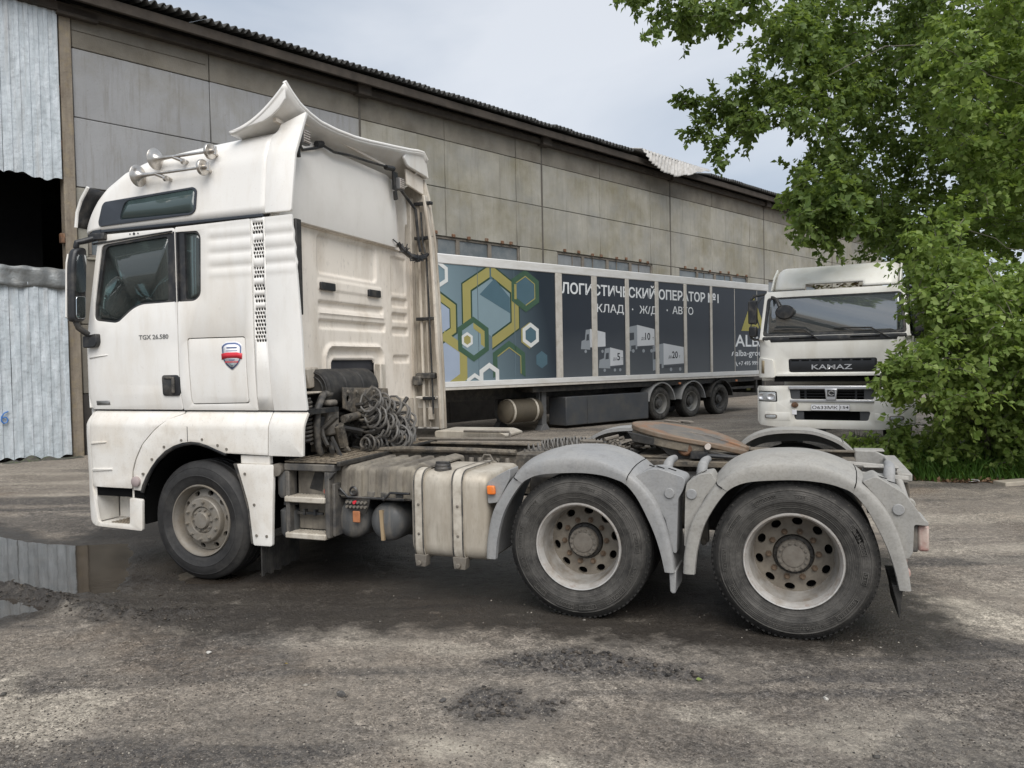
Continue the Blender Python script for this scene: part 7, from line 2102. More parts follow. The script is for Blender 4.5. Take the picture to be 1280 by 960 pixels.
# bumper with lamps and openings
h1 = fillet([(-0.62, 0.92), (0.62, 0.92), (0.645, 1.15), (-0.645, 1.15)], 0.03)
h2 = fillet([(-0.56, 0.49), (0.54, 0.49), (0.575, 0.68), (-0.585, 0.68)], 0.04)
hl = [fillet([(s_*1.195, 1.09), (s_*0.845, 1.08), (s_*0.835, 0.86), (s_*1.19, 0.86)], 0.03) for s_ in (-1, 1)]
kp('bumper', [(-1.205, 1.17), (-1.17, 1.19), (-0.80, 1.20), (0.80, 1.20), (1.17, 1.19), (1.205, 1.17), (1.205, 0.50), (1.19, 0.41), (1.14, 0.365), (0.70, 0.315), (-0.70, 0.315), (-1.14, 0.365), (-1.19, 0.41), (-1.205, 0.50)], kw, K, off=-0.09, holes=[h1, h2]+hl, thick=0.05, bevel=0.014)
for s_ in (-1, 1):
    build(MB().box(s_*1.20, s_*1.16, 0.13, 0.85, 0.42, 1.16), 'bumper_side', kw, K, bevel=0.02)
    kp('fog_panel', fillet([(s_*1.05, 0.645), (s_*0.63, 0.645), (s_*0.63, 0.475), (s_*1.05, 0.475)], 0.02), kw, K, off=-0.094, thick=0.01, bevel=0.006)
    fg = kp('fog_lamp', fillet([(s_*1.05, 0.60), (s_*0.84, 0.60), (s_*0.84, 0.51), (s_*1.05, 0.51)], 0.04), m['hub'], K, off=-0.102, thick=0.01, bevel=0.004)
    kp('lamp_glass', fillet([(s_*1.03, 0.585), (s_*0.86, 0.585), (s_*0.86, 0.525), (s_*1.03, 0.525)], 0.03), m['lens'], fg, off=-0.110, thick=0.008, bevel=0.004)
    hd_ = kp('headlight', fillet([(s_*1.195, 1.09), (s_*0.845, 1.08), (s_*0.835, 0.86), (s_*1.19, 0.86)], 0.03), m['black'], K, off=-0.070, thick=0.03, bevel=0.004)
    kp('lamp_glass', fillet([(s_*1.178, 1.070), (s_*0.865, 1.062), (s_*0.855, 0.88), (s_*1.175, 0.88)], 0.03), m['lens'], hd_, off=-0.086, thick=0.006, bevel=0.003)
    for dx in (1.10, 0.94):
        build(MB().lathe([(0.072, -0.094), (0.066, -0.100), (0.045, -0.098), (0.035, -0.090), (0.0005, -0.089)], (s_*dx, ky(dx, 1)*1.0, 0.97), 'y', 24), 'reflector_bowl', m['silver'], hd_)
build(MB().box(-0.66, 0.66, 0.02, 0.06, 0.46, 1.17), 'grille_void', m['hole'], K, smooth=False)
gr2 = MB()
for i in range(3): gr2.box(-0.63, 0.63, -0.03, -0.01, 0.965+i*0.06, 0.975+i*0.06)
for x_ in (-0.40, 0.36): gr2.box(x_-0.015, x_+0.015, -0.035, -0.012, 0.92, 1.15)
build(gr2, 'grille_bar', kg, K)
for s_ in (-1, 1):
    build(MB().prism([(s_*0.645, 1.15), (s_*0.48, 1.15), (s_*0.48, 0.92), (s_*0.62, 0.92)], 'xz', -0.07, -0.04), 'grille_end', M('grille_end_grey', (0.06, 0.062, 0.066), 0.5), K, bevel=0.01)
    build(MB().prism([(s_*0.58, 0.68), (s_*0.42, 0.68), (s_*0.42, 0.49), (s_*0.55, 0.49)], 'xz', -0.07, -0.04), 'grille_end', M('grille_end_grey', (0.06, 0.062, 0.066), 0.5), K, bevel=0.01)
build(MB().box(-0.655, 0.655, -0.115, -0.085, 1.125, 1.195), 'chrome_bar', m['silver'], K, bevel=0.012)
build(MB().box(-0.63, 0.63, -0.112, -0.088, 0.865, 0.915), 'chrome_bar', m['silver'], K, bevel=0.008)
em = build(MB().prism([(-0.095, 1.14), (0.095, 1.14), (0.075, 0.905), (-0.075, 0.905)], 'xz', -0.135, -0.09), 'emblem_plate', m['silver'], K, bevel=0.012)
build(MB().box(-0.055, 0.058, -0.139, -0.136, 0.98, 1.115), 'emblem', m['black'], em, bevel=0.002)
arcp = [(0.03+0.042*math.cos(R(a))-0.02, -0.142, 1.05+0.042*math.sin(R(a))) for a in range(60, 331, 22)]
build(MB().tube(arcp, 0.009, 6).tube([(0.02, -0.142, 1.085), (0.045, -0.142, 1.06), (0.05, -0.142, 1.10)], 0.007, 6), 'emblem', m['silver'], em)
npl = build(MB().box(-0.30, 0.275, -0.135, -0.128, 0.695, 0.815), 'number_plate', m['badge_white'], K, bevel=0.004)
build(MB().box(-0.303, 0.278, -0.128, -0.118, 0.690, 0.820).box(0.125, 0.131, -0.1365, -0.1352, 0.70, 0.81), 'plate_frame', m['black'], npl)
letters('lettering', 'О633МК', -0.285, 0.725, 0.062, -0.137, m['black'], npl, d=0.001, bold=0.008, width=0.385)
letters('lettering', '154', 0.140, 0.735, 0.052, -0.137, m['black'], npl, d=0.001, bold=0.008, width=0.12)
build(MB().lathe([(0.0005, -0.13), (0.05, -0.12), (0.058, -0.09), (0.03, -0.06)], (-0.56, 0.0, 0.80), 'y', 12), 'tow_cover', m['rusty'], K)
build(MB().box(-0.60, -0.53, -0.10, -0.085, 0.60, 0.70), 'bumper_chip', m['badge_white'], K)
# wipers
for x0, x1, x2 in ((-0.90, -0.40, -0.20), (0.03, 0.60, 0.84)):
    zt = 2.36; 
    def yy(x, z): return ky(x, z)-0.022
    wp = build(MB().tube([(x0, yy(x0, zt+0.01), zt+0.01), ((x0+x1)/2, yy(0, zt), zt+0.012), (x1, yy(0, zt), zt)], 0.015, 6), 'wiper', m['black'], K)
    build(MB().tube([((x0+x1)/2+0.05, yy(0, zt)-0.015, zt+0.006), (x1-0.02, yy(0, zt)-0.015, zt), (x2, -0.025, 2.155)], 0.015, 6), 'wiper_arm', m['black'], wp)
    build(MB().box(x0+0.25, x0+0.68, -0.016, 0.0, 2.175, 2.20), 'washer_rail', m['hole'], wp)
# mirrors
for s_ in (-1, 1):
    mr = build(MB().prism(fillet([(s_*1.19, 2.52), (s_*1.33, 2.52), (s_*1.33, 3.02), (s_*1.19, 3.04)], 0.04), 'xz', 0.05, 0.19).prism(fillet([(s_*1.19, 2.24), (s_*1.32, 2.24), (s_*1.32, 2.47), (s_*1.19, 2.47)], 0.04), 'xz', 0.05, 0.18), 'wing_mirror', m['black'], K, bevel=0.03)
    build(MB().tube([(s_*1.30, 0.12, 3.03), (s_*1.24, 0.13, 3.12), (s_*1.02, 0.25, 3.17), (s_*0.95, 0.27, 3.16)], 0.028, 8).tube([(s_*1.30, 0.12, 2.24), (s_*1.24, 0.14, 2.18), (s_*1.14, 0.25, 2.20)], 0.024, 8).tube([(s_*1.21, 0.06, 2.5), (s_*1.19, 0.05, 2.9), (s_*1.12, 0.10, 3.06), (s_*0.96, 0.22, 3.14)], 0.012, 8), 'mirror_arm', m['black'], mr)
build(MB().tube([(-1.0, 0.20, 3.13), (-0.86, 0.05, 3.02), (-0.80, 0.0, 2.86)], 0.03, 8), 'mirror_arm', m['black'], K)
build(MB().lathe([(0.0005, -0.02), (0.13, -0.01), (0.155, 0.03), (0.14, 0.08), (0.0005, 0.10)], (-0.72, -0.02, 2.74), 'y', 24), 'kerb_mirror', m['black'], K)
# roof spoiler with slot
def ksp(a, b):
    x = -0.98+1.96*a
    e = abs(2*a-1)
    rnd_ = 0.30*max(0, (e-0.82)/0.18)**2
    return (x, 0.30+0.62*b**1.3+rnd_*0.7, 3.235+0.53*(1-(1-b)**1.5)-rnd_*0.25*b)
mb = MB().grid(ksp, 40, 14)
keep = []
for f in mb.f:
    cx_ = sum(mb.v[i][0] for i in f)/4; cz_ = sum(mb.v[i][2] for i in f)/4
    if -0.42 < cx_ < 0.46 and 3.245 < cz_ < 3.34: continue
    keep.append(f)
mb.f = keep
ks = build(mb, 'roof_spoiler', kw, K, solid=0.03, angle=60)
build(MB().prism([(0.32, 3.235), (0.95, 3.235), (0.95, 3.76), (0.60, 3.55)], 'yz', -1.0, -0.97), 'spoiler_side', kw, ks, bevel=0.01)
build(MB().prism([(0.32, 3.235), (0.95, 3.235), (0.95, 3.76), (0.60, 3.55)], 'yz', 0.97, 1.0), 'spoiler_side', kw, ks, bevel=0.01)
mb = MB()
g = random.Random(4)
for i in range(60):
    x_ = g.uniform(-0.42, 0.45)
    a = g.uniform(0, 6)
    mb.obox((x_, g.uniform(0.42, 0.6), 3.245+g.uniform(0, 0.07)), (g.uniform(0.03, 0.07), g.uniform(0.02, 0.04), 0.006), Matrix.Rotation(a, 3, 'Z') @ Matrix.Rotation(g.uniform(-1, 1), 3, 'X'))
lm = build(mb, 'fallen_leaves', M('rusty_leaf_litter', (0.20, 0.13, 0.05), 0.9, var=0.5, vs=9, dirt=[((0.20, 0.26, 0.05), 0.9, 4, 0.52, None)]), K)
unparent(lm, K); tag(lm, 'fallen leaves caught in the slot of the roof spoiler', None, kind='stuff')
# undercarriage
build(MB().box(-0.45, -0.37, 0.4, 6.5, 0.75, 1.0).box(0.37, 0.45, 0.4, 6.5, 0.75, 1.0).box(-1.0, 1.0, 0.3, 0.4, 0.5, 1.2), 'chassis_rail', m['dark_steel'], K, bevel=0.01)
for x_ in (-1.02, 0.72):
    for y_ in (1.35, 4.9, 6.2):
        build(MB().lathe([(0.29, 0.0), (0.35, -0.0), (0.46, 0.01), (0.50, 0.04), (0.50, 0.26), (0.46, 0.30), (0.29, 0.30)], (y_, x_, 0.5), 'y', 32), 'truck_wheel', m['tyre'], K, centre=False)
for o in K.children:
    if o.name.startswith('truck_wheel'):
        # profile was swept round (x = along, y = across): turn it into the truck's own axes
        for v in o.data.vertices:
            v.co = Vector((v.co.y, v.co.x, v.co.z))
        o.data.flip_normals()
build(MB().box(-1.1, 1.1, 2.25, 2.3, 1.0, 3.0), 'cab_back', kw, K)
# ride height and width of this lorry (its wheels keep their size)
def restretch(o, top):
    if o.name.startswith('truck_wheel'): return
    o.location = (o.location[0]*1.05, o.location[1], o.location[2]*0.83+(0.304 if top else 0.0))
    co = np.empty(len(o.data.vertices)*3)
    o.data.vertices.foreach_get('co', co)
    o.data.vertices.foreach_set('co', (co.reshape(-1, 3)*(1.05, 1, 0.83)).ravel())
    o.data.update()
    for ch in o.children: restretch(ch, False)
for o in K.children: restretch(o, True)
K.location = (5.22, 9.11, 0)
lm.location = (lm.location[0]+0.12, lm.location[1]-2.84, lm.location[2]*0.83+0.304)

# ================================================================== TREES, BUSHES, GRASS
def leaf_mat(name, lo, hi, tr=0.35):
    k = NT(name)
    t = k.t
    c = k.mix(k.attr('tint'), lo, hi)
    c = k.mix(k.ramp(k.noise(1.1, 3), 0.35, 0.65, 0, 0.35), c, tuple(x*0.7 for x in lo))
    k.set('Base Color', c); k.set('Roughness', 0.5); k.set('Specular IOR Level', 0.22)
    tl = k.n('ShaderNodeBsdfTranslucent')
    mxc = k.mix(0.5, c, (0.30, 0.40, 0.05))
    k.l(mxc, tl.inputs['Color'])
    ms = k.n('ShaderNodeMixShader')
    ms.inputs['Fac'].default_value = tr
    k.l(k.b.outputs[0], ms.inputs[1]); k.l(tl.outputs[0], ms.inputs[2])
    k.l(ms.outputs[0], t.nodes['Material Output'].inputs['Surface'])
    return k.m
leaf_dark = leaf_mat('poplar_leaf', (0.078, 0.135, 0.034), (0.225, 0.295, 0.095), 0.45)
leaf_light = leaf_mat('young_leaf', (0.125, 0.205, 0.042), (0.36, 0.45, 0.145), 0.48)
bark = M('grey_green_bark', (0.12, 0.11, 0.085), 0.9, var=0.3, vs=6, dirt=[((0.05, 0.045, 0.035), 0.7, 10, 0.52, (3, 3, 0.5))], bump=(30, 0.01))

def leaves_mesh(name, P, D, size, mat, parent, seed, tint0=0.0, tint1=1.0, O=None):
    """P leaf bases, D tip directions: folded rhombus leaves"""
    g = np.random.default_rng(seed)
    n = len(P)
    up_ = g.normal(0, 0.45, (n, 3)); up_[:, 2] += 0.75
    if O is not None: up_ += O*0.9
    side_ = np.cross(D, up_)
    side_ /= np.linalg.norm(side_, axis=1)[:, None]+1e-9
    nrm = np.cross(side_, D)
    s_ = size*(0.6+0.65*g.random(n))[:, None]
    w = s_*0.40
    v0 = P; v1 = P+D*s_*0.42+side_*w+nrm*s_*0.08; v2 = P+D*s_*1.0-nrm*s_*0.10; v3 = P+D*s_*0.42-side_*w+nrm*s_*0.08
    V = np.stack([v0, v1, v2, v3], 1).reshape(-1, 3)
    b = 4*np.arange(n)[:, None]
    F = np.concatenate([b+np.array([[0, 1, 2]]), b+np.array([[0, 2, 3]])], 1).reshape(-1, 3)
    c = (V.min(0)+V.max(0))/2
    me = bpy.data.meshes.new(name)
    me.vertices.add(len(V)); me.vertices.foreach_set('co', (V-c).ravel())
    me.loops.add(F.size); me.loops.foreach_set('vertex_index', F.ravel().astype(np.int32))
    me.polygons.add(len(F)); me.polygons.foreach_set('loop_start', np.arange(0, F.size, 3, dtype=np.int32))
    me.update(calc_edges=True)
    at = me.attributes.new('tint', 'FLOAT', 'POINT')
    tn = np.clip(tint0+(tint1-tint0)*g.beta(1.6, 2.0, n), 0, 1)
    at.data.foreach_set('value', np.repeat(tn, 4).astype(np.float32))
    me.materials.append(mat)
    o = link(bpy.data.objects.new(name, me), parent)
    o.location = Vector(c)-Vector(ORG.get(parent, (0, 0, 0)))
    ORG[o] = c
    o['kind'] = 'stuff'
    return o

def foliage(clusters, twigs, per, size, g, droop=0.35):
    P, D, TW, O = [], [], [], []
    for (x, y, z, r_) in clusters:
        for _ in range(twigs):
            d = Vector((g.gauss(0, 1), g.gauss(0, 1), g.gauss(0, 0.6))).normalized()
            st = Vector((x, y, z))+Vector((g.gauss(0, .3), g.gauss(0, .3), g.gauss(0, .3)))*r_
            ln = r_*g.uniform(0.7, 1.25)
            mid = st+d*ln*0.5
            en = st+d*ln-Vector((0, 0, droop*ln*g.uniform(0.3, 1)))
            TW.append((st, mid, en))
            for i in range(per):
                t = (i+g.random())/per
                p = st*(1-t)**2+mid*2*t*(1-t)+en*t*t
                o_ = Vector((g.gauss(0, 1), g.gauss(0, 1), g.gauss(0, 0.7))).normalized()
                p = p+o_*g.uniform(0.0, 0.05)
                dd = (o_*0.8+d*0.5+Vector((0, 0, -0.55*g.random()))).normalized()
                P.append(p[:]); D.append(dd[:]); O.append((p-Vector((x, y, z))).normalized()[:])
    return np.array(P), np.array(D), TW, np.array(O)
def tree(name, label, cat, base, trunk, limbs, clusters, mat, size, seed, twigs=8, per=20, group=None, r0=0.16, droop=0.35, tint=(0, 1)):
    g = random.Random(seed)
    t = empty(name, base, label, cat, group=group)
    mb = MB()
    mb.tube(trunk, [r0*(1-0.75*i/(len(trunk)-1)) for i in range(len(trunk))], 10)
    for lb in limbs:
        mb.tube(lb, [max(0.006, min(0.03, r0*0.2)*(1-0.8*i/(len(lb)-1))) for i in range(len(lb))], 7)
    build(mb, 'trunk', bark, t)
    P, D, TW, O = foliage(clusters, twigs, per, size, g, droop)
    leaves_mesh('crown', P, D, size, mat, t, seed, *tint, O=O)
    mb = MB()
    for a, b, c_ in TW[::2]:
        mb.tube([a, b, c_], [0.008, 0.006, 0.003], 3, cap=False)
    tw = build(mb, 'twigs', bark, t)
    tw['kind'] = 'stuff'
    return t
CL_MAIN = [(2.76,10.07,8.15,0.41), (2.35,9.39,8.06,0.46), (3.84,11.76,9.63,0.45), (1.75,10.91,9.43,0.43), (2.71,9.24,8.23,0.47), (2.09,9.68,8.91,0.47), (3.08,9.50,8.12,0.50), (2.66,10.37,9.11,0.48), (3.26,10.23,8.27,0.43), (4.08,10.51,9.33,0.46), (2.69,9.63,8.84,0.41), (3.54,10.61,9.13,0.47), (3.79,10.56,8.83,0.41), (3.77,10.09,8.82,0.50), (3.40,9.72,8.03,0.44), (2.14,9.33,8.65,0.49), (3.81,10.04,8.48,0.49), (3.41,11.09,6.86,0.44), (4.71,12.10,6.64,0.41), (5.10,12.75,7.61,0.46), (4.61,10.46,6.35,0.44), (3.81,10.77,7.13,0.43), (3.80,11.71,6.69,0.48), (5.35,12.21,6.97,0.46), (3.67,11.95,6.96,0.40), (3.48,11.36,6.54,0.37), (3.89,10.31,6.24,0.39), (5.13,12.09,6.18,0.44), (4.33,11.59,7.20,0.49), (4.49,12.32,7.38,0.36), (4.23,10.98,6.87,0.50), (5.06,11.78,7.80,0.40), (4.94,11.15,7.15,0.38), (3.70,11.11,6.60,0.45), (4.11,11.86,7.27,0.44), (5.18,10.68,6.40,0.47), (2.72,10.48,6.82,0.34), (2.93,10.76,6.38,0.36), (3.19,10.74,5.87,0.30), (3.31,11.13,6.75,0.40), (4.59,12.52,8.42,0.48), (4.51,11.99,8.24,0.51), (4.68,11.12,8.19,0.49), (4.26,11.53,8.37,0.46), (4.75,10.58,7.69,0.49), (4.29,12.41,8.48,0.49), (4.90,11.52,7.97,0.42), (4.72,11.76,8.63,0.41), (9.85,15.96,9.99,0.58), (9.91,15.39,9.71,0.62), (10.25,16.83,7.21,0.57), (6.11,14.79,5.75,0.54), (9.70,15.65,7.66,0.54), (8.72,16.57,10.83,0.54), (7.58,14.86,7.71,0.60), (4.93,16.36,10.93,0.64), (9.55,17.93,11.30,0.61), (5.39,13.85,6.50,0.56), (10.58,17.68,6.26,0.59), (8.44,15.29,5.24,0.67), (8.35,16.63,7.25,0.59), (4.81,13.03,9.30,0.61), (8.54,15.40,8.48,0.57), (6.42,13.56,7.40,0.64), (7.03,16.78,8.92,0.55), (5.25,15.46,5.45,0.64), (7.79,17.34,11.77,0.59), (8.72,15.59,6.21,0.69), (9.31,15.81,8.68,0.56), (8.90,17.57,7.09,0.65), (5.61,12.74,7.91,0.70), (5.61,15.38,9.73,0.69), (8.96,15.73,9.09,0.60), (9.95,15.04,5.66,0.66), (9.97,15.20,10.19,0.53), (6.28,12.93,9.86,0.69), (8.51,14.30,6.15,0.56), (9.90,18.38,11.41,0.55), (9.26,13.93,8.71,0.62), (7.14,15.20,5.61,0.54), (10.07,16.08,8.78,0.67), (7.95,15.47,10.10,0.66), (9.17,14.36,8.25,0.53), (9.21,17.88,5.70,0.64), (4.91,12.33,5.68,0.56), (9.43,14.10,4.41,0.66), (9.53,17.75,7.55,0.64), (8.30,16.97,8.36,0.64), (8.77,14.73,5.82,0.67), (7.86,14.63,8.50,0.54), (8.31,13.76,8.35,0.66), (4.76,12.76,10.08,0.58), (10.00,15.05,6.36,0.60), (5.72,13.20,8.07,0.63), (9.04,16.09,10.48,0.55), (5.35,16.32,9.54,0.60), (5.67,15.43,11.16,0.55), (9.96,14.49,6.33,0.67), (8.31,13.50,8.75,0.68), (7.41,14.72,4.69,0.56), (9.59,16.19,8.93,0.66), (6.92,16.36,5.54,0.64), (8.05,13.98,7.71,0.67), (6.86,14.69,10.27,0.66), (10.41,17.74,10.17,0.58), (10.15,17.56,6.90,0.59), (9.73,17.00,11.30,0.63), (7.73,16.19,7.42,0.60), (7.72,14.72,5.24,0.63), (8.61,17.53,5.18,0.59), (6.09,12.88,5.58,0.66), (7.30,13.66,9.74,0.58), (9.96,15.71,6.52,0.54), (6.04,13.94,10.05,0.66), (10.20,16.95,10.12,0.66), (8.66,16.26,7.14,0.64), (7.12,15.29,8.11,0.68), (7.34,17.01,11.29,0.58), (4.77,14.62,10.48,0.63), (7.00,13.42,8.17,0.66), (6.54,15.48,5.11,0.69), (5.16,14.99,10.30,0.54), (9.32,17.21,5.43,0.65), (6.64,13.59,5.02,0.58), (7.49,16.30,6.46,0.54), (9.69,13.99,7.06,0.70), (9.87,14.25,4.01,0.66), (9.00,15.24,9.42,0.55), (8.12,13.70,5.23,0.54), (6.61,14.97,5.03,0.53), (10.86,17.56,9.48,0.55), (4.92,16.44,10.43,0.60), (7.61,14.97,10.54,0.66), (9.96,16.81,4.38,0.63), (5.94,15.69,8.43,0.67), (10.74,18.69,9.08,0.66), (5.44,14.13,5.46,0.69), (5.83,13.69,7.80,0.60), (9.39,16.90,10.91,0.53), (5.05,14.92,8.73,0.52), (9.32,16.13,10.04,0.70), (6.28,14.48,10.20,0.57), (6.24,15.81,7.50,0.54), (8.22,13.56,9.75,0.56), (7.82,16.65,7.04,0.53), (9.23,15.67,7.00,0.54), (10.24,16.48,8.45,0.65), (10.16,14.89,8.37,0.69), (8.27,14.43,10.15,0.63), (10.27,16.60,9.00,0.67), (7.08,13.08,9.70,0.62), (6.87,17.15,10.98,0.57), (9.49,15.53,6.45,0.63), (8.48,17.38,7.50,0.58), (8.25,13.50,5.93,0.59), (9.05,16.34,6.81,0.56), (8.93,16.18,5.99,0.53), (6.43,15.06,7.41,0.67), (5.26,13.36,5.51,0.57), (7.25,14.05,9.50,0.57), (7.66,17.56,10.96,0.64), (8.08,14.08,6.08,0.54), (5.68,16.49,8.10,0.58), (5.46,14.55,9.23,0.62), (7.88,15.06,6.25,0.66), (9.70,16.06,7.34,0.65), (10.74,17.76,10.75,0.58), (10.17,17.45,9.45,0.55), (5.67,15.79,9.17,0.54), (9.71,15.27,8.51,0.58), (4.95,12.99,8.49,0.69), (5.18,13.26,7.78,0.52), (8.37,14.82,6.01,0.59), (7.58,16.57,10.91,0.54), (7.27,15.48,9.26,0.70), (4.79,16.26,5.13,0.54), (10.54,17.82,9.21,0.62), (7.28,15.44,4.55,0.61), (5.56,14.35,6.58,0.59), (7.15,14.14,9.02,0.64), (6.19,15.57,8.04,0.66), (8.76,17.38,8.06,0.69), (6.46,16.11,8.89,0.57), (8.67,13.54,5.39,0.69), (10.16,15.37,7.76,0.67), (6.62,14.94,5.86,0.65), (5.45,12.37,6.95,0.66), (9.72,16.38,10.86,0.61), (8.75,14.41,9.29,0.61), (8.66,16.38,8.54,0.56), (9.86,15.10,9.14,0.53), (7.35,16.30,9.30,0.59), (9.73,17.77,6.20,0.62), (5.41,12.50,9.80,0.66), (7.18,13.12,6.77,0.66), (9.87,17.09,6.89,0.67), (7.44,16.04,5.75,0.67), (9.60,17.79,5.08,0.66), (9.62,16.27,4.62,0.67), (5.81,16.12,7.73,0.59), (9.17,17.30,8.41,0.63), (10.57,17.26,5.88,0.60), (8.95,15.71,4.69,0.59), (9.33,17.67,9.00,0.57), (10.51,18.49,9.43,0.59), (7.34,16.64,8.40,0.56), (5.92,15.07,6.45,0.54), (7.24,16.77,9.38,0.66), (8.72,17.53,5.83,0.68), (5.88,14.40,8.85,0.63), (10.95,18.23,7.81,0.67), (10.38,15.68,4.68,0.54), (5.13,13.59,4.82,0.64), (8.89,16.13,4.43,0.68), (6.16,14.73,5.22,0.58), (9.66,15.88,6.92,0.64), (9.74,14.32,9.37,0.58), (6.47,15.38,8.67,0.63), (4.84,15.49,10.89,0.68), (8.55,15.60,10.78,0.55), (7.16,17.22,5.30,0.54), (7.20,14.96,6.65,0.57), (5.74,14.29,9.61,0.64), (9.81,15.27,5.30,0.58), (7.61,14.23,10.25,0.70), (5.80,12.65,7.24,0.54), (5.18,12.74,5.79,0.68), (9.01,14.48,8.71,0.57), (7.19,17.23,10.19,0.67), (7.18,13.30,8.70,0.65), (6.79,14.07,6.75,0.53), (8.10,15.09,8.63,0.58), (8.42,14.68,6.64,0.65), (5.06,14.30,9.77,0.62), (8.73,16.02,6.56,0.69), (5.39,14.77,8.03,0.56), (9.24,17.41,9.64,0.57), (10.14,15.70,5.16,0.67), (7.28,13.70,7.17,0.64), (10.90,18.78,11.60,0.59), (5.72,13.53,5.38,0.61), (6.85,15.52,6.82,0.64), (9.05,16.71,6.17,0.56), (7.58,15.89,7.76,0.56), (6.70,16.91,6.42,0.54), (8.77,17.01,7.56,0.67), (10.79,17.88,5.52,0.53), (7.06,13.55,9.14,0.52), (7.89,15.99,6.44,0.68), (10.46,16.38,7.50,0.64), (5.95,13.61,8.66,0.68), (10.71,16.84,10.44,0.57), (7.12,14.61,6.31,0.54), (8.57,13.51,4.86,0.58), (5.42,15.01,6.09,0.59), (6.42,16.90,8.64,0.52), (5.94,13.02,7.55,0.56), (5.68,12.52,5.58,0.63), (8.25,17.23,4.89,0.57), (10.80,17.29,8.18,0.60), (5.75,12.80,8.73,0.61), (8.00,15.16,4.84,0.55), (7.36,14.29,4.59,0.70), (5.03,15.09,9.42,0.68), (9.37,17.26,8.84,0.67), (7.56,14.34,8.09,0.59), (6.79,16.32,11.39,0.68), (6.60,14.02,7.86,0.66), (6.73,16.77,10.16,0.68), (6.59,15.02,10.52,0.69), (6.40,14.87,6.77,0.61), (9.36,16.88,7.65,0.62), (10.77,18.16,6.49,0.54), (6.33,15.24,4.80,0.65), (8.63,17.86,8.27,0.59), (6.47,14.22,8.96,0.70), (8.90,13.97,5.00,0.54), (10.96,18.09,6.96,0.70), (4.87,8.65,4.06,0.37), (5.18,8.65,4.12,0.31), (4.91,9.16,4.68,0.36), (5.55,8.76,4.24,0.36), (5.19,9.05,3.97,0.38), (4.85,8.91,4.53,0.35), (5.23,8.61,4.53,0.36), (5.06,9.32,3.87,0.31), (5.62,9.30,4.03,0.30), (8.12,14.31,3.19,0.53), (6.68,12.82,4.13,0.58), (7.89,14.74,2.42,0.61), (6.80,14.89,4.25,0.55), (7.50,14.65,4.51,0.61), (6.96,12.41,2.25,0.63), (7.41,15.55,3.19,0.53), (8.33,15.87,4.11,0.62), (6.90,13.30,2.42,0.61), (7.74,15.20,4.67,0.53), (7.33,13.50,2.73,0.50), (6.64,12.23,4.31,0.52), (7.29,15.86,3.93,0.55), (8.10,15.20,2.18,0.51), (6.60,12.31,3.05,0.63), (7.42,15.28,3.68,0.58), (6.98,15.18,3.51,0.57), (8.02,16.19,4.71,0.57), (8.23,15.98,2.64,0.64), (7.25,15.24,2.68,0.51), (6.77,12.31,2.64,0.56), (6.96,15.74,2.82,0.61), (7.38,16.13,2.12,0.61), (7.70,14.99,2.90,0.50), (8.14,14.84,3.12,0.55), (8.37,15.80,3.38,0.62), (7.85,15.25,3.32,0.56), (6.49,13.66,4.27,0.63), (7.60,16.31,4.87,0.51), (7.59,13.81,4.24,0.61), (7.92,15.74,3.32,0.63), (6.78,14.10,2.13,0.59), (6.78,15.45,4.66,0.60), (7.78,13.00,2.29,0.55)]
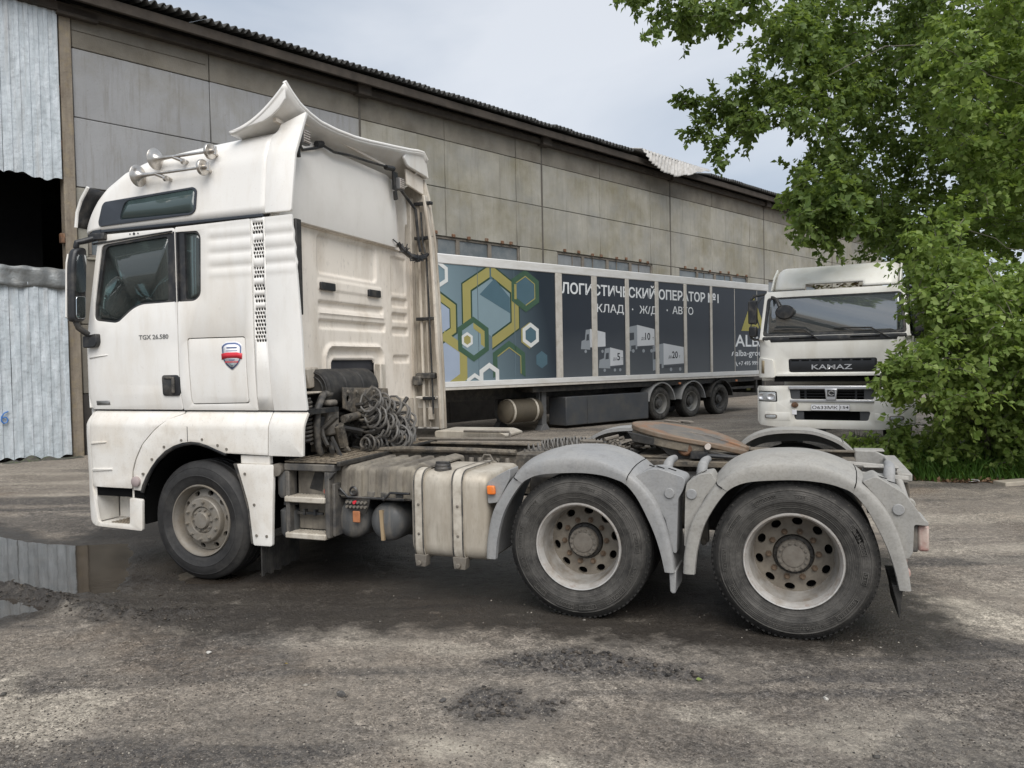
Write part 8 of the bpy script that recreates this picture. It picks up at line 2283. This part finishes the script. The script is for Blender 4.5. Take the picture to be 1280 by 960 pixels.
CL_YOUNG = [(9.58,11.83,6.37,0.51), (7.47,9.40,5.51,0.52), (8.31,9.53,4.65,0.54), (7.88,10.24,2.67,0.50), (9.97,12.73,7.62,0.54), (7.69,11.76,3.58,0.50), (8.90,9.96,5.93,0.50), (7.05,8.96,3.92,0.42), (8.97,11.05,5.05,0.48), (8.74,11.27,6.39,0.49), (8.80,11.97,4.77,0.43), (8.29,11.78,2.29,0.50), (8.60,11.46,2.57,0.47), (7.99,10.34,6.51,0.55), (8.19,9.90,6.56,0.55), (7.13,10.74,4.49,0.42), (8.94,9.60,4.82,0.42), (9.32,10.92,7.29,0.54), (7.61,10.08,7.58,0.56), (8.71,11.45,4.84,0.47), (9.06,12.03,5.31,0.43), (10.04,12.83,3.02,0.55), (7.20,11.20,7.98,0.47), (9.55,12.48,1.91,0.45), (8.70,10.04,6.55,0.44), (8.70,11.51,7.30,0.55), (7.42,10.11,5.53,0.50), (8.82,11.20,3.42,0.47), (9.54,11.11,2.97,0.49), (9.04,10.93,6.96,0.46), (9.27,11.00,5.92,0.47), (7.35,10.89,7.53,0.44), (8.60,10.19,3.33,0.48), (8.04,11.05,2.98,0.43), (9.86,12.44,6.23,0.49), (7.75,10.38,5.28,0.55), (7.53,10.58,6.15,0.44), (9.18,11.51,3.76,0.51), (6.92,9.61,2.36,0.42), (8.21,10.88,8.42,0.43), (7.75,11.06,7.02,0.50), (7.66,11.91,7.27,0.44), (7.44,10.35,5.08,0.45), (8.14,11.86,5.09,0.44), (8.29,10.29,8.25,0.55), (7.19,11.03,5.63,0.44), (8.65,10.46,5.22,0.44), (8.91,10.82,3.49,0.51), (7.93,9.69,7.57,0.55), (9.05,9.98,7.02,0.52), (9.62,12.68,7.40,0.54), (7.33,9.02,6.32,0.56), (6.68,9.46,2.60,0.55), (7.82,9.80,4.52,0.43), (7.35,10.08,2.95,0.45), (8.69,12.21,7.38,0.49), (9.61,11.48,6.27,0.50), (7.24,11.16,6.94,0.47), (8.57,10.50,4.16,0.51), (7.13,10.58,3.92,0.54), (8.87,10.75,6.07,0.45), (9.45,11.23,1.59,0.51), (9.49,11.68,1.78,0.46), (6.99,9.39,2.92,0.54), (8.47,12.03,6.11,0.44), (8.84,9.67,7.35,0.50), (8.02,10.72,4.03,0.47), (9.11,10.39,2.79,0.54), (9.18,12.20,7.89,0.45), (8.98,9.67,1.92,0.54), (7.40,10.35,7.10,0.44), (9.16,11.73,5.13,0.45), (9.68,11.61,3.14,0.53), (9.23,10.94,4.71,0.45), (9.57,11.25,4.13,0.48), (7.42,11.48,2.34,0.44), (7.13,9.46,5.95,0.48), (7.32,11.05,4.14,0.47), (8.19,11.47,7.02,0.53), (7.20,10.77,2.86,0.47), (7.52,10.65,3.35,0.50), (7.33,9.26,3.36,0.50), (9.24,10.23,2.04,0.43), (7.63,10.01,6.54,0.42), (7.24,11.58,7.22,0.47), (9.12,10.19,4.02,0.49), (9.27,12.45,3.07,0.53), (7.90,11.27,5.50,0.49), (8.61,12.15,6.85,0.54), (8.26,9.45,5.55,0.46), (6.99,10.07,3.06,0.51), (7.89,11.98,8.07,0.45), (7.95,11.60,4.21,0.50), (8.25,10.84,4.67,0.53), (9.05,11.73,2.73,0.52), (9.25,11.28,5.23,0.45), (8.93,12.49,8.77,0.53), (8.62,9.82,5.39,0.50), (8.14,9.76,2.06,0.47), (9.76,12.15,5.49,0.45), (7.83,10.08,4.80,0.52), (8.63,9.85,7.57,0.50), (8.10,11.68,2.87,0.42), (9.34,10.55,4.51,0.53), (7.82,11.86,2.32,0.50), (9.22,10.56,7.00,0.46), (9.25,12.37,4.97,0.45), (8.22,11.50,7.62,0.48), (9.16,10.73,7.71,0.54), (8.74,10.60,7.96,0.54), (6.89,9.94,7.05,0.45), (8.53,10.53,1.75,0.43), (9.34,10.89,8.09,0.44), (9.43,11.89,7.28,0.45), (7.42,11.77,8.81,0.52), (7.52,11.58,6.04,0.52), (8.30,10.86,6.20,0.43), (9.41,12.14,2.13,0.51), (8.28,11.30,3.70,0.52), (8.80,12.12,4.36,0.46)]
CL_BUSH = [(8.37,7.57,2.00,0.41), (6.90,7.58,2.40,0.33), (6.55,7.87,1.54,0.39), (8.51,7.70,1.45,0.35), (6.32,6.27,1.29,0.39), (6.68,6.80,2.37,0.32), (7.63,8.18,1.54,0.43), (6.70,6.84,1.51,0.38), (8.70,8.47,2.40,0.44), (6.68,7.40,2.50,0.35), (7.66,6.89,2.11,0.38), (7.86,7.27,1.52,0.38), (8.65,8.51,1.12,0.33), (6.50,6.72,1.73,0.42), (7.92,8.35,1.81,0.42), (8.25,7.02,2.74,0.34), (8.36,8.16,2.30,0.42), (8.56,8.32,2.07,0.32), (7.18,7.21,1.89,0.38), (8.16,7.85,1.75,0.41), (6.66,7.55,2.00,0.39), (7.56,6.77,2.42,0.35), (8.24,7.94,2.71,0.36), (6.87,6.41,1.74,0.38), (6.81,6.66,1.28,0.44), (8.54,8.69,2.91,0.40), (7.91,6.77,1.86,0.37), (7.40,6.85,1.71,0.43), (7.02,6.60,2.54,0.32), (7.59,7.09,1.44,0.36), (6.94,8.06,2.62,0.37), (7.69,8.04,1.19,0.43), (6.81,7.01,2.06,0.41), (7.28,7.68,1.33,0.33), (6.74,7.30,1.27,0.40), (7.57,7.47,1.94,0.39), (7.66,7.98,2.47,0.43), (7.08,6.78,1.83,0.43), (6.78,6.37,2.25,0.41), (8.20,8.40,1.33,0.43), (6.28,6.12,1.72,0.43), (7.10,7.08,2.81,0.40), (7.33,7.61,2.84,0.39), (8.40,8.05,1.77,0.41), (6.56,6.57,2.64,0.34), (6.67,6.38,1.19,0.33), (7.19,8.17,2.92,0.34), (8.26,8.49,2.02,0.40), (7.87,7.64,2.08,0.41), (7.89,7.28,1.97,0.34), (8.14,8.32,2.62,0.43), (7.80,7.84,2.83,0.43), (7.58,7.28,2.68,0.34), (8.38,7.60,2.46,0.40), (8.35,8.08,3.01,0.35), (7.99,7.27,2.35,0.34), (6.83,7.68,2.89,0.35), (8.23,7.58,1.16,0.34), (8.16,8.16,1.98,0.34), (7.19,7.23,1.50,0.33), (6.36,6.52,1.98,0.37), (6.47,7.23,1.63,0.37), (7.03,7.45,1.71,0.42), (7.75,6.77,1.51,0.40), (6.60,7.59,1.45,0.44), (8.01,7.93,2.18,0.32), (8.25,7.28,1.61,0.41), (6.59,7.04,2.69,0.39), (7.89,8.38,2.99,0.34), (6.82,8.01,2.23,0.32), (7.25,7.73,2.09,0.35), (7.56,7.73,1.75,0.41), (7.16,7.40,1.19,0.37), (7.17,6.59,2.13,0.34), (6.88,7.82,1.64,0.37), (7.89,7.30,2.68,0.41), (8.29,7.57,2.94,0.36), (8.17,6.96,2.18,0.42), (8.15,8.02,1.28,0.33), (8.25,6.95,1.17,0.37), (8.75,8.60,2.00,0.37), (7.94,7.73,2.40,0.40), (6.99,7.01,2.46,0.33), (7.12,8.03,2.22,0.37), (7.51,8.12,1.89,0.39), (7.64,7.58,2.48,0.43), (7.48,6.58,2.11,0.33), (7.18,6.88,1.42,0.38), (6.59,7.73,2.60,0.39), (8.08,6.80,1.49,0.40), (8.24,8.07,0.71,0.38), (6.79,7.88,0.59,0.35), (8.40,8.18,0.31,0.35), (6.77,7.40,0.43,0.31), (8.54,8.13,0.69,0.38), (7.85,8.48,0.86,0.34), (8.01,7.79,1.21,0.40), (6.92,7.31,0.92,0.39), (8.51,9.10,0.69,0.32), (8.65,8.18,1.28,0.37), (7.54,7.78,0.27,0.31), (7.87,8.97,1.20,0.36), (8.61,8.64,0.61,0.37), (6.66,8.31,0.97,0.33), (7.71,8.57,0.40,0.34), (6.64,7.27,0.71,0.31), (6.78,8.58,0.57,0.33), (8.75,9.06,1.02,0.32), (7.24,7.64,1.16,0.31), (7.88,8.72,0.59,0.39), (8.13,7.80,0.60,0.31), (8.46,8.65,1.25,0.36), (7.52,8.34,1.15,0.33), (7.14,8.31,1.15,0.37), (7.99,8.59,1.24,0.38), (8.45,9.23,0.97,0.37), (7.31,8.66,0.90,0.40), (6.91,8.04,0.97,0.30), (7.39,8.02,0.26,0.34), (7.52,7.97,1.09,0.37), (8.28,8.47,0.45,0.35), (7.71,7.96,0.66,0.34), (7.37,8.10,0.60,0.40), (7.94,7.97,0.36,0.31), (7.87,8.14,1.00,0.36), (8.11,8.40,0.73,0.38), (8.04,9.08,0.97,0.31), (7.33,7.61,0.89,0.40), (8.36,8.71,0.83,0.36), (7.17,8.22,0.28,0.34), (8.21,8.92,0.65,0.33), (7.22,8.74,0.59,0.34), (7.09,8.17,0.74,0.31), (8.64,8.37,0.53,0.31), (7.77,7.67,0.64,0.36), (8.56,7.93,0.42,0.39), (7.18,7.72,0.46,0.36), (7.42,7.77,0.65,0.38), (7.07,8.73,1.05,0.36), (7.88,7.69,0.93,0.33), (7.53,8.32,0.55,0.35), (6.90,7.67,0.90,0.39), (8.49,8.39,1.03,0.34), (7.53,8.85,0.35,0.37), (7.57,8.69,1.13,0.33), (9.13,10.14,0.62,0.50), (7.99,9.72,1.83,0.49), (7.91,10.20,0.44,0.42), (8.47,10.70,1.66,0.51), (7.69,11.07,2.01,0.54), (9.07,10.62,2.01,0.49), (7.89,11.85,1.10,0.43), (9.47,12.03,0.46,0.44), (7.93,10.17,1.24,0.54), (8.67,11.38,1.11,0.43), (9.47,11.94,1.76,0.45), (9.21,12.78,0.90,0.48), (8.72,10.97,1.88,0.46), (8.58,9.82,1.80,0.43), (8.45,12.66,1.72,0.53), (7.51,9.78,1.37,0.49), (9.21,11.98,1.22,0.53), (9.51,11.51,1.50,0.46), (7.90,10.72,1.73,0.43), (8.90,12.59,0.32,0.47), (7.83,9.88,0.86,0.44), (8.11,10.71,0.69,0.44), (8.44,11.03,0.31,0.53), (9.27,13.34,1.23,0.43), (8.35,10.36,0.55,0.45), (8.84,12.66,1.18,0.54), (8.98,12.62,2.01,0.46), (8.26,12.83,1.36,0.55), (9.75,13.31,1.02,0.47), (8.93,11.20,1.51,0.54), (8.76,12.01,1.07,0.53), (8.35,11.72,0.86,0.44), (8.52,10.09,1.13,0.47), (8.03,11.26,1.79,0.43), (9.69,12.47,1.40,0.42), (8.01,11.06,1.28,0.44), (10.04,13.78,1.30,0.50), (8.38,12.29,0.71,0.55), (7.76,12.32,1.20,0.44), (8.22,9.75,1.19,0.46), (9.38,13.29,1.93,0.53), (9.93,12.74,0.72,0.42), (8.69,12.02,1.47,0.52), (8.91,11.84,0.38,0.50), (8.88,10.95,0.57,0.46), (6.58,7.06,2.34,0.37), (6.36,7.05,3.00,0.32), (6.39,7.29,2.72,0.37), (6.40,7.34,3.13,0.30), (6.85,7.73,2.35,0.34), (6.90,7.73,2.59,0.39), (6.34,6.67,2.60,0.32), (6.77,6.95,2.84,0.33), (6.63,6.85,3.08,0.34), (6.82,7.29,2.32,0.40), (6.53,6.87,2.76,0.37), (6.32,6.74,3.31,0.37), (6.37,7.14,3.36,0.33), (6.82,7.79,2.96,0.35), (5.83,6.43,1.56,0.22), (5.89,6.99,1.36,0.20), (6.13,6.58,1.75,0.26), (6.10,6.44,1.36,0.23), (6.09,7.21,1.33,0.25), (5.93,6.81,1.59,0.22), (6.18,7.03,1.27,0.21), (6.12,7.30,1.48,0.19), (6.02,6.68,1.47,0.21), (6.09,7.59,0.53,0.27), (5.65,7.00,0.48,0.26), (6.03,7.13,0.65,0.22), (6.08,7.29,0.42,0.24), (6.18,7.37,0.30,0.22), (5.89,7.40,0.42,0.24), (6.04,7.18,0.24,0.20), (6.13,7.57,0.25,0.27)]

def limbs_for(trunk, clusters, n, seed):
    g = random.Random(seed)
    out_ = []
    tp = [Vector(p) for p in trunk]
    for c in sorted(g.sample(clusters, n), key=lambda q: q[2]):
        c = Vector(c[:3])
        s_ = min(tp[1:], key=lambda p: (p-c).length*0.6+abs((c.z-1.2)-p.z))
        mid = s_.lerp(c, 0.5)+Vector((g.uniform(-.2, .2), g.uniform(-.2, .2), 0.25))
        pts_ = []
        for i in range(9):
            t = i/8
            p = s_*(1-t)**2+mid*2*t*(1-t)+c*t*t
            pts_.append(p+Vector((g.uniform(-.09, .09), g.uniform(-.09, .09), g.uniform(-.07, .09)))*(0 < i < 8))
        out_.append(pts_)
    return out_
tk1 = [(11.2, 14.8, -0.1), (11.15, 14.75, 1.2), (11.0, 14.7, 2.6), (10.8, 14.6, 4.0), (10.5, 14.4, 5.6), (10.2, 14.2, 7.4), (10.0, 14.0, 9.6)]
tree('poplar_tree', 'tall dark green poplar whose branches overhang the parked white truck', 'tree', (11.2, 14.8, 0), tk1, limbs_for(tk1, [c for c in CL_MAIN if math.dist(c[:2], (10.6, 14.4)) < 3.6], 46, 1)+[[(10.2, 14.2, 7.4), (9.0, 13.0, 9.4), (7.4, 11.6, 10.2), (5.8, 10.4, 9.9), (4.4, 9.6, 9.0)], [(10.5, 14.4, 5.6), (9.2, 13.0, 7.0), (7.6, 11.6, 7.6), (6.2, 10.6, 7.4), (5.2, 10.0, 6.8)]], CL_MAIN, leaf_dark, 0.124, 21, twigs=10, per=26, r0=0.20)
tk2 = [(9.6, 9.4, -0.05), (9.55, 9.35, 1.2), (9.45, 9.3, 2.4), (9.4, 9.2, 3.6), (9.35, 9.2, 5.0), (9.3, 9.1, 7.6)]
tree('young_poplar', 'young bright green poplar filling the right edge, in front of the tall dark one', 'tree', (9.6, 9.4, 0), tk2, limbs_for(tk2, CL_YOUNG, 30, 2), CL_YOUNG, leaf_light, 0.122, 22, twigs=9, per=22, r0=0.05, tint=(0.0, 0.9))
tk3 = [(7.3, 7.9, -0.05), (7.25, 7.8, 0.8), (7.1, 7.7, 1.6), (7.2, 7.6, 2.6)]
tree('leafy_bush', 'broad leafy bush covering the right side of the parked white truck', 'bush', (7.3, 7.9, 0), tk3, limbs_for(tk3, CL_BUSH, 30, 3), CL_BUSH, leaf_light, 0.092, 23, twigs=9, per=21, r0=0.05, tint=(0.0, 1.0))

# grass verge: blades as one mass
g = np.random.default_rng(31)
n = 15000
x = 5.6+6.0*g.random(n); y = 6.7+4.2*g.random(n)**1.4
edge = 6.95+0.35*np.abs(x-6.5)**0.8*np.sign(x-6.5)*0.4+0.30*fbm(x, y, 1.5, 3, 171)+np.where(x < 6.1, (6.1-x)*1.5, 0)
kp_ = y > edge
x, y = x[kp_], y[kp_]
n = len(x)
hgt = (0.10+0.42*g.random(n)**1.5)*np.clip((y-edge[kp_])/0.5+0.35, 0.3, 1)
a = g.random(n)*6.283; w = 0.006+0.006*g.random(n)
ln = g.normal(0, 0.5, (n, 2))*hgt[:, None]
z0 = ground_fields(x, y)[0]-0.01
V = np.stack([np.stack([x-np.cos(a)*w, y-np.sin(a)*w, z0], -1), np.stack([x+np.cos(a)*w, y+np.sin(a)*w, z0], -1),
              np.stack([x+np.cos(a)*w*.7+ln[:, 0]*.4, y+np.sin(a)*w*.7+ln[:, 1]*.4, z0+hgt*.6], -1), np.stack([x-np.cos(a)*w*.7+ln[:, 0]*.4, y-np.sin(a)*w*.7+ln[:, 1]*.4, z0+hgt*.6], -1),
              np.stack([x+ln[:, 0], y+ln[:, 1], z0+hgt*0.95], -1)], 1).reshape(-1, 3)
b = 5*np.arange(n)[:, None]
F = np.concatenate([b+np.array([[0, 1, 2]]), b+np.array([[0, 2, 3]]), b+np.array([[3, 2, 4]])], 1).reshape(-1, 3)
me = bpy.data.meshes.new('grass')
me.from_pydata(V.tolist(), [], F.tolist())
at = me.attributes.new('tint', 'FLOAT', 'POINT')
at.data.foreach_set('value', np.repeat(g.random(n), 5).astype(np.float32))
me.materials.append(leaf_mat('grass_blade', (0.035, 0.080, 0.014), (0.10, 0.20, 0.035), 0.25))
tag(link(bpy.data.objects.new('grass', me)), 'rough green grass along the foot of the bush', None, kind='stuff')
# leaf litter along the verge
n = 900
x = 5.7+2.6*g.random(n); y = 6.85+0.06*(x-6)+0.35*g.random(n)*g.random(n)+0.2*fbm(x, x*0.3, 1.5, 2, 181)+np.where(x < 6.0, (6.0-x)*1.4, 0)
P = np.stack([x, y, ground_fields(x, y)[0]+0.012], -1)
D = g.normal(0, 1, (n, 3)); D[:, 2] *= 0.25; D /= np.linalg.norm(D, axis=1)[:, None]
kk = NT('brown_leaf'); kk.set('Base Color', kk.mix(kk.attr('tint'), (0.10, 0.055, 0.03), (0.27, 0.17, 0.10))); kk.set('Roughness', 0.9)
o = leaves_mesh('leaf_litter', P, D, 0.06, kk.m, None, 41)
tag(o, 'brown fallen leaves along the edge of the grass', None, kind='stuff')
# small finds on the ground
cb_ = build(MB().obox((7.42, 7.0, 0.03), (0.52, 0.20, 0.09), Matrix.Rotation(R(38), 3, 'Z')), 'concrete_block', M('pale_broken_concrete', (0.36, 0.32, 0.26), 0.9, var=0.15, vs=9, bump=(30, 0.004)), None, bevel=0.012)
tag(cb_, 'pale broken kerb slab lying by the grass at the right edge', 'slab')
lt = MB()
for i, (dx, dy) in enumerate(((0, 0), (0.06, 0.03), (0.03, -0.02))):
    lt.obox((6.92+dx, 6.93+dy, 0.05+0.012*i), (0.09, 0.05, 0.004), Matrix.Rotation(0.5+i, 3, 'Z') @ Matrix.Rotation(0.3*i-0.2, 3, 'X'))
tag(build(lt, 'paper_scrap', M('white_paper', (0.62, 0.62, 0.60), 0.8), None), 'scrap of white paper at the edge of the grass', 'litter')
gl = leaves_mesh('green_leaf', np.array([[4.20, -0.83, ground_h(4.20, -0.83)+0.012]]), np.array([[0.95, 0.2, 0.1]]), 0.05, leaf_light, None, 51, 0.9, 1.0)
del gl['kind']
tag(gl, 'single green leaf on the dirt below the rearmost wheel', 'leaf')
yl = leaves_mesh('yellow_leaf', np.array([[1.88, -1.38, ground_h(1.88, -1.38)+0.012]]), np.array([[0.95, 0.3, 0.1]]), 0.05, M('yellow_leaf_skin', (0.42, 0.30, 0.05), 0.7), None, 52, 0.5, 1.0)
del yl['kind']
tag(yl, 'small yellow leaf on brown dirt in front of the puddle', 'leaf')
